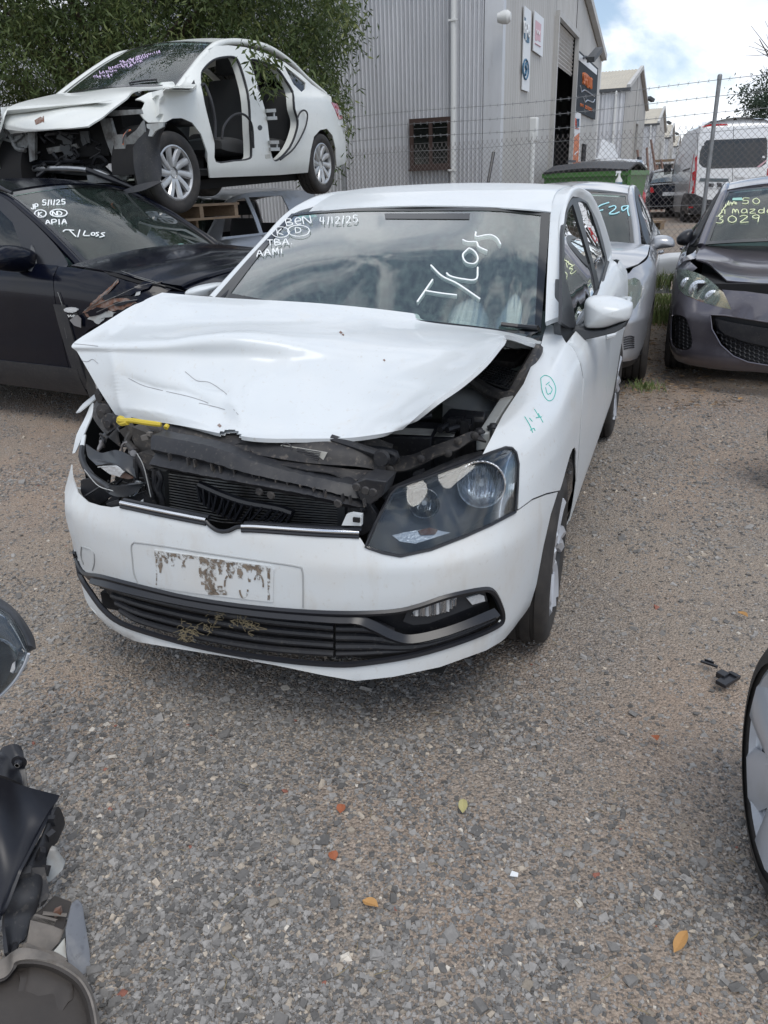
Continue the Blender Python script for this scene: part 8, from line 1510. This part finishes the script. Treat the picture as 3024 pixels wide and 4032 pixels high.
while len(cen) < 2300:
    x, y, z = rs.uniform(-3.6, 3.45), rs.uniform(-2.1, .9), rs.uniform(1.7, 5.6)
    lim = lowz(x) + .12 * math.sin(x * 7 + y * 3) + .18 * abs(y + .6)
    if z < lim: continue
    edge = 3.30 - .25 * math.sin(z * 5) - .06 * (z - 3) ** 2
    if x > edge: continue
    if x < -1.6 and z < 3.3 and rs.rand() < .35: continue
    cl = math.sin(x * 4.1 + z * 3.3) + math.sin(z * 5.2 - x * 2.1 + y * 3)   # clumping
    if cl < -.7 and rs.rand() < .6: continue
    cen.append((x, y, z))
foliage('crown', cen, 62, (.12, .12, .13), .095, .023, M['leaf'], T1, 3)
T1b = []; 
for k in range(14): t = k / 13; T1b.append((3.6 - 3.6 + .0, 0, 0))
bp5 = [np.array(F5.w(F5.p('1', u, v, 'y', 1.05))) - np.array((-3.6, 12.3, 0)) for u, v in ((1140, 220), (1150, 250), (1160, 275), (1150, 300), (1140, 330), (1155, 350), (1165, 365), (1130, 290), (1120, 240), (1180, 300), (1150, 375), (1100, 215), (1060, 190))]
foliage('hanging_branch', bp5, 16, (.06, .06, .06), .10, .026, M['leaf'], T1, 5)
T2 = thing('gum_tree', 'grey-green gum tree with bare twigs, beyond the van at the right edge', 'tree', None, 'trees round the yard', (20.5, 40, .4)); M['leafg'] = leafmat('grey_green_leaves', (.025, .045, .03), (.05, .075, .05), (.10, .12, .08))
m_ = MB(); m_.tube(cr1([(0, 0, 0), (.2, 0, 2), (-.1, 0, 4), (0, 0, 6)], 12), np.linspace(.3, .1, 12), 9); rg = random.Random(5); limbs(m_, (0, 0, 2.5), [(rg.uniform(-3, 3), rg.uniform(-2, 2), rg.uniform(3, 7)) for _ in range(20)], .09)
for k in range(16): a = rg.uniform(2.4, 3.6); L_ = rg.uniform(1.6, 3.4); m_.tube(cr1([(0, 0, 4.2), (L_ * .6 * math.cos(a), rg.uniform(-.5, .5), 4.2 + L_ * .55), (L_ * math.cos(a), rg.uniform(-.6, .6), 4.2 + L_ * rg.uniform(.6, 1.05))], 8), np.linspace(.035, .008, 8), 4)
m_.done('trunk', M['bark'], T2); rs = np.random.RandomState(9); cen = []
while len(cen) < 420:
    p = rs.normal(0, 1, 3); p /= np.linalg.norm(p); p *= rs.rand() ** .45; x, y, z = p * (3.3, 2.4, 2.7) + (0, 0, 4.2)
    if z < 2.4 or (math.sin(x * 2.5 + z * 2) < -.5 and rs.rand() < .8): continue
    if x < -1.5 and z > 5.3: continue
    cen.append((x, y, z))
foliage('crown', cen, 44, (.28, .28, .24), .22, .07, M['leafg'], T2, 4)
for k, (x, y, s_, lab) in enumerate(((17.6, 46, .62, 'small dark conifer tip showing over the van roof'),)):
    T = thing('distant_tree', lab, 'tree', None, 'trees round the yard', (x, y, .4)); m_ = MB(); m_.tube([(0, 0, 0), (0, 0, 3.4 * s_)], .12, 8); m_.done('trunk', M['bark'], T); rs = np.random.RandomState(k + 20); cen = [(rs.normal(0, .45) * s_ * 1.2 * (1 - .6 * t_), rs.normal(0, .4) * s_, (2.2 + 2.6 * t_) * s_ * (1.15 if k == 0 else 1)) for t_ in rs.rand(90)]; foliage('crown', cen, 24, (.2, .2, .18), .2, .06, M['leafg'], T, k)
# ================================================================ NEAR LEFT: torn front of another car ; NEAR RIGHT: wheel
NF = WF
nl = thing('dismantled_front_end', 'torn black bumper, liner and grey brackets of a dismantled car at the lower left corner', 'car part', None, None, (0, 0, 0))
def wp_(c, pts, y): return [WF.p(c, q[0], q[1], 'y', q[2] if len(q) > 2 else y) for q in pts]
def wplate(c, pts, y, th, name, mt, par=None, bev=.003):
    m_ = MB(); m_.prism(wp_(c, pts, y), (-.0, th, 0)); return m_.done(name, mt, par or nl, bevel=bev)
# distances: ground at these pixels lies at y 1.3 .. 2.0, the pieces stand 0.2 - 0.6 m above it
hl_ = MB(); hl_.slab(grid([wp_('L', [(-120, 60), (-20, 105), (40, 150), (90, 210), (130, 280), (140, 330)], 1.72), wp_('L', [(-120, 140), (-20, 180), (40, 215), (85, 265), (118, 310), (136, 345)], 1.66), wp_('L', [(-120, 560), (-20, 560), (10, 545), (70, 480), (120, 400), (138, 350)], 1.60)], 24, 20), .02)
hx = thing('cracked_headlight', 'clear grey headlight corner entering at the left edge above the torn bumper', 'car part', None, None, (0, 0, 0)); hl_.done('lamp_body', M['lampgrey'], hx)
hl_ = MB(); G = grid([wp_('L', [(-120, 50), (-20, 95), (45, 140), (96, 205), (136, 275), (146, 330)], 1.70), wp_('L', [(-120, 140), (-20, 180), (40, 215), (90, 265), (124, 310), (142, 345)], 1.62), wp_('L', [(-120, 570), (-20, 568), (10, 553), (74, 486), (124, 404), (144, 350)], 1.58)], 24, 20); hl_.slab(G, .004); hl_.done('lamp_lens', M['lens'], hx)
hl_ = MB(); hl_.tube(G[0], .006, 6); hl_.tube(G[-1], .004, 6); hl_.done('lens_edge', M['cover'], hx); hl_ = MB(); hl_.lathe([(0, 0), (.03, .005), (.05, .02), (.052, .035)], WF.p('L', 10, 330, 'y', 1.64), 'y', 20, sg=-1); hl_.done('inner_ring', M['refl'], hx)
hl_ = MB(); hl_.prism(wp_('L', [(50, 440), (62, 400), (74, 392), (76, 425), (66, 450)], 1.585), (0, .005, 0)); hl_.done('bright_insert', M['clearlamp'], hx)
# black folded panel
bk_ = MB()
bk_.slab(grid([wp_('L', [(-200, 940, 1.30), (-60, 955, 1.33), (0, 975, 1.35), (60, 1000, 1.37), (150, 1030, 1.39), (293, 1068, 1.42)], 1.4), wp_('L', [(-200, 1150, 1.28), (-60, 1160, 1.30), (20, 1180, 1.31), (110, 1200, 1.33), (200, 1180, 1.35), (270, 1120, 1.39)], 1.4), wp_('L', [(-200, 1500, 1.20), (-60, 1480, 1.22), (20, 1440, 1.23), (90, 1400, 1.25), (160, 1330, 1.28), (232, 1205, 1.33)], 1.3), wp_('L', [(-200, 1800, 1.10), (-80, 1740, 1.12), (-20, 1700, 1.13), (0, 1680, 1.14), (40, 1620, 1.15), (110, 1440, 1.2)], 1.2)], 40, 40), .006)
M['gloss'] = mat('gloss_black_plastic', (.004, .005, .010), .42, noise=[(20, .5, .75, (.015, .016, .02), .6)]); bk_.done('torn_bumper', M['gloss'], nl, ang=50)
sc_ = MB(); sc_.slab(grid([wp_('L', [(232, 1205, 1.34), (275, 1120, 1.39), (310, 1200, 1.40), (285, 1240, 1.38)], 1.38), wp_('L', [(180, 1330, 1.29), (220, 1290, 1.31), (270, 1290, 1.34), (262, 1310, 1.33)], 1.3), wp_('L', [(90, 1480, 1.22), (140, 1440, 1.24), (215, 1400, 1.28), (200, 1440, 1.26)], 1.3), wp_('L', [(30, 1600, 1.16), (90, 1580, 1.18), (180, 1560, 1.2), (165, 1620, 1.2)], 1.3), wp_('L', [(10, 1700, 1.14), (60, 1700, 1.15), (150, 1680, 1.17), (100, 1750, 1.16)], 1.3), wp_('L', [(20, 1860, 1.08), (40, 1890, 1.08), (60, 1900, 1.08), (90, 1810, 1.1)], 1.1)], 20, 44), .008)
for k, (u, v, y) in enumerate(((260, 1190, 1.36), (255, 1265, 1.33), (205, 1355, 1.28), (225, 1440, 1.27), (180, 1500, 1.24), (130, 1450, 1.22))): P = WF.p('L', u, v, 'y', y - .01); sc_.box(P, (.018, .012, .022), rz=k, rx=.3 * k)
sc_.done('bumper_flange', M['plas'], nl)
tpb = MB(); tpb.slab(grid([wp_('L', [(-150, 850, 1.50), (0, 850, 1.5), (30, 822, 1.5), (62, 812, 1.5), (98, 828, 1.5)], 1.5), wp_('L', [(-150, 900, 1.46), (0, 900, 1.46), (50, 890, 1.47), (90, 890, 1.47), (122, 900, 1.47)], 1.47), wp_('L', [(-150, 960, 1.42), (0, 975, 1.42), (60, 1000, 1.42), (110, 1020, 1.43), (143, 1030, 1.43)], 1.43)], 20, 12), .01); P = WF.p('L', 98, 892, 'y', 1.45); tpb.lathe([(0, .012), (.008, .012), (.010, .004), (.018, .003), (.018, 0)], P, 'y', 14, sg=-1); tpb.done('upper_bracket', M['plasnew'], nl)
bl2 = MB(); bl2.lathe([(0, .004), (.005, .004)], tuple(np.array(P) - (0, .010, 0)), 'y', 10, sg=-1); bl2.lathe([(0, .002), (.006, .002), (.006, 0)], tuple(np.array(P) - (0, .012, 0)), 'y', 10, sg=-1); bl2.done('screw', M['chrome'], nl)
wplate('L', [(250, 1330, 1.30), (275, 1340, 1.3), (285, 1360, 1.3), (322, 1412, 1.3), (315, 1440, 1.29), (250, 1505, 1.27), (215, 1490, 1.27), (225, 1400, 1.28)], 1.3, .012, 'grey_tab', M['primer'])
M['brownpl'] = mat('brown_black_liner', (.035, .030, .027), .55, noise=[(5, .4, .7, (.06, .05, .042), .7, (1, 1, .3))], bump=(10, .2, .02)); gbm = mat('dusty_grey_plastic', (.12, .11, .10), .8, noise=[(9, .4, .65, (.26, .23, .20), .8), (40, .5, .7, (.10, .08, .06), .5)], bump=(40, .3, .004)); M['dustg'] = gbm
wplate('L', [(205, 1650, 1.19), (262, 1588, 1.23), (352, 1620, 1.22), (330, 1690, 1.19), (318, 1740, 1.17), (270, 1722, 1.17), (150, 1690, 1.16)], 1.2, .012, 'bracket_top', M['brownpl'])
wplate('L', [(150, 1690, 1.16), (270, 1722, 1.17), (318, 1742, 1.17), (305, 1800, 1.15), (240, 1872, 1.12), (128, 1815, 1.12)], 1.15, .02, 'bracket_face', gbm)
wplate('L', [(352, 1618, 1.22), (385, 1598, 1.23), (408, 1625, 1.22), (424, 1720, 1.19), (442, 1850, 1.15), (460, 2045, 1.08), (400, 1978, 1.10), (345, 1935, 1.11), (330, 1840, 1.13), (325, 1740, 1.17)], 1.2, .010, 'grey_flange', mat('blue_grey_plastic', (.15, .16, .18), .6, noise=[(14, .42, .65, (.25, .25, .25), .8), (45, .55, .7, (.07, .07, .08), .6)]), bev=.004)
wplate('L', [(250, 1872, 1.115), (300, 1815, 1.14), (322, 1785, 1.155), (334, 1925, 1.105), (300, 1898, 1.105)], 1.1, .006, 'pale_rib', M['label'])
bm_ = MB(); bm_.tube(cr1(wp_('L', [(120, 1822, 1.11), (200, 1850, 1.12), (270, 1870, 1.11), (330, 1905, 1.10)], 1.1), 12), .008, 7); bm_.tube(wp_('L', [(215, 1655, 1.185), (335, 1665, 1.195)], 1.2), .004, 5); bm_.done('bracket_edge', gbm, nl)
rb_ = MB(); rb_.prism(wp_('L', [(268, 1650), (300, 1636), (306, 1665), (275, 1678)], 1.19), (0, .01, 0)); rb_.done('rusty_clip', M['rust'], nl)
cx_ = MB(); cx_.slab(grid([wp_('L', [(110, 1440, 1.24), (160, 1430, 1.25), (215, 1430, 1.26)], 1.2), wp_('L', [(120, 1540, 1.21), (170, 1570, 1.21), (240, 1570, 1.22)], 1.2), wp_('L', [(170, 1600, 1.2), (200, 1620, 1.2), (215, 1618, 1.2)], 1.2)], 14, 10), .012); cx_.done('brown_bracket', M['plasdust'], nl)
lnr = MB(); edge_ = [(-40, 1990, 1.02), (20, 1975, 1.03), (60, 1930, 1.05), (95, 1895, 1.06), (200, 1895, 1.06), (300, 1925, 1.05), (390, 1985, 1.03), (440, 2060, 1.0), (465, 2140, .97), (480, 2230, .94)]
up_ = [(-40, 1900, 1.04), (20, 1880, 1.05), (60, 1850, 1.07), (110, 1830, 1.08), (200, 1850, 1.08), (310, 1895, 1.07), (400, 1960, 1.05), (452, 2050, 1.02), (478, 2140, .98), (500, 2230, .95)]
lnr.slab(grid([wp_('L', up_, 1), wp_('L', edge_, 1)], 50, 5), .004); lnr.done('liner_lip', M['dustg'], nl)
lnr = MB(); E0 = np.array(wp_('L', edge_, 1)); dn_ = [E0, E0 + np.array((-.04, .02, -.06)), E0 * .5 + np.array([WF.p('L', 60, 2400, 'y', .90)]) * .5 + (0, .08, 0), np.repeat([np.array(WF.p('L', 0, 2600, 'y', .85))], len(E0), 0) + (E0 - E0.mean(0)) * .3]
lnr.slab(grid([list(r_) for r_ in dn_], 40, 20), .006);  lnr.done('wheel_arch_liner', M['brownpl'], nl)
wplate('L', [(-60, 2010, 1.03), (20, 1988, 1.04), (60, 1945, 1.06), (95, 1910, 1.07), (200, 1908, 1.07), (300, 1938, 1.06), (388, 1998, 1.04), (438, 2072, 1.01), (462, 2150, .98), (478, 2260, .94), (-60, 2300, .90)], 1.0, .008, 'liner_shell', M['brownpl'])
# right-hand wheel of the next car
wl_ = thing('silver_covered_wheel', 'large wheel with a silver seven-spoke cover standing at the right edge', 'wheel', None, None, None)
# visible: left rim of tyre at (1610,1670) display, top near (1659,1405), foot near (1659,1945)
yw_ = 1.72; ctr = WF.p('d', 1700, 1962, 'z', 0); wl_.location = (ctr[0] + .065, ctr[1] + .09, .285); wl_.rotation_euler = (0, 0, R(77))
wheel(wl_, (0, 0, 0), .29, .19, .228, 1, 'wide', 'cover', name='wheel_rim')
tz = thing('parked_car_tyre', 'dark tyre just entering the picture at the right edge beside the grey car', 'tyre', None, None, None); P = WF.p('d', 1648, 1058, 'z', 0); tz.location = (P[0] + .325, P[1] + .02, .31); m_ = MB(); m_.lathe([(.2, -.1), (.28, -.1), (.30, -.085), (.31, -.05), (.31, .05), (.30, .085), (.28, .1), (.2, .1)], (0, 0, 0), 'y', 40); o = m_.done('tyre', M['rubber'], tz); m_ = MB(); m_.lathe([(0, -.06), (.12, -.07), (.19, -.085), (.2, -.08)], (0, 0, 0), 'y', 32); m_.done('rim', M['alloy'], tz)
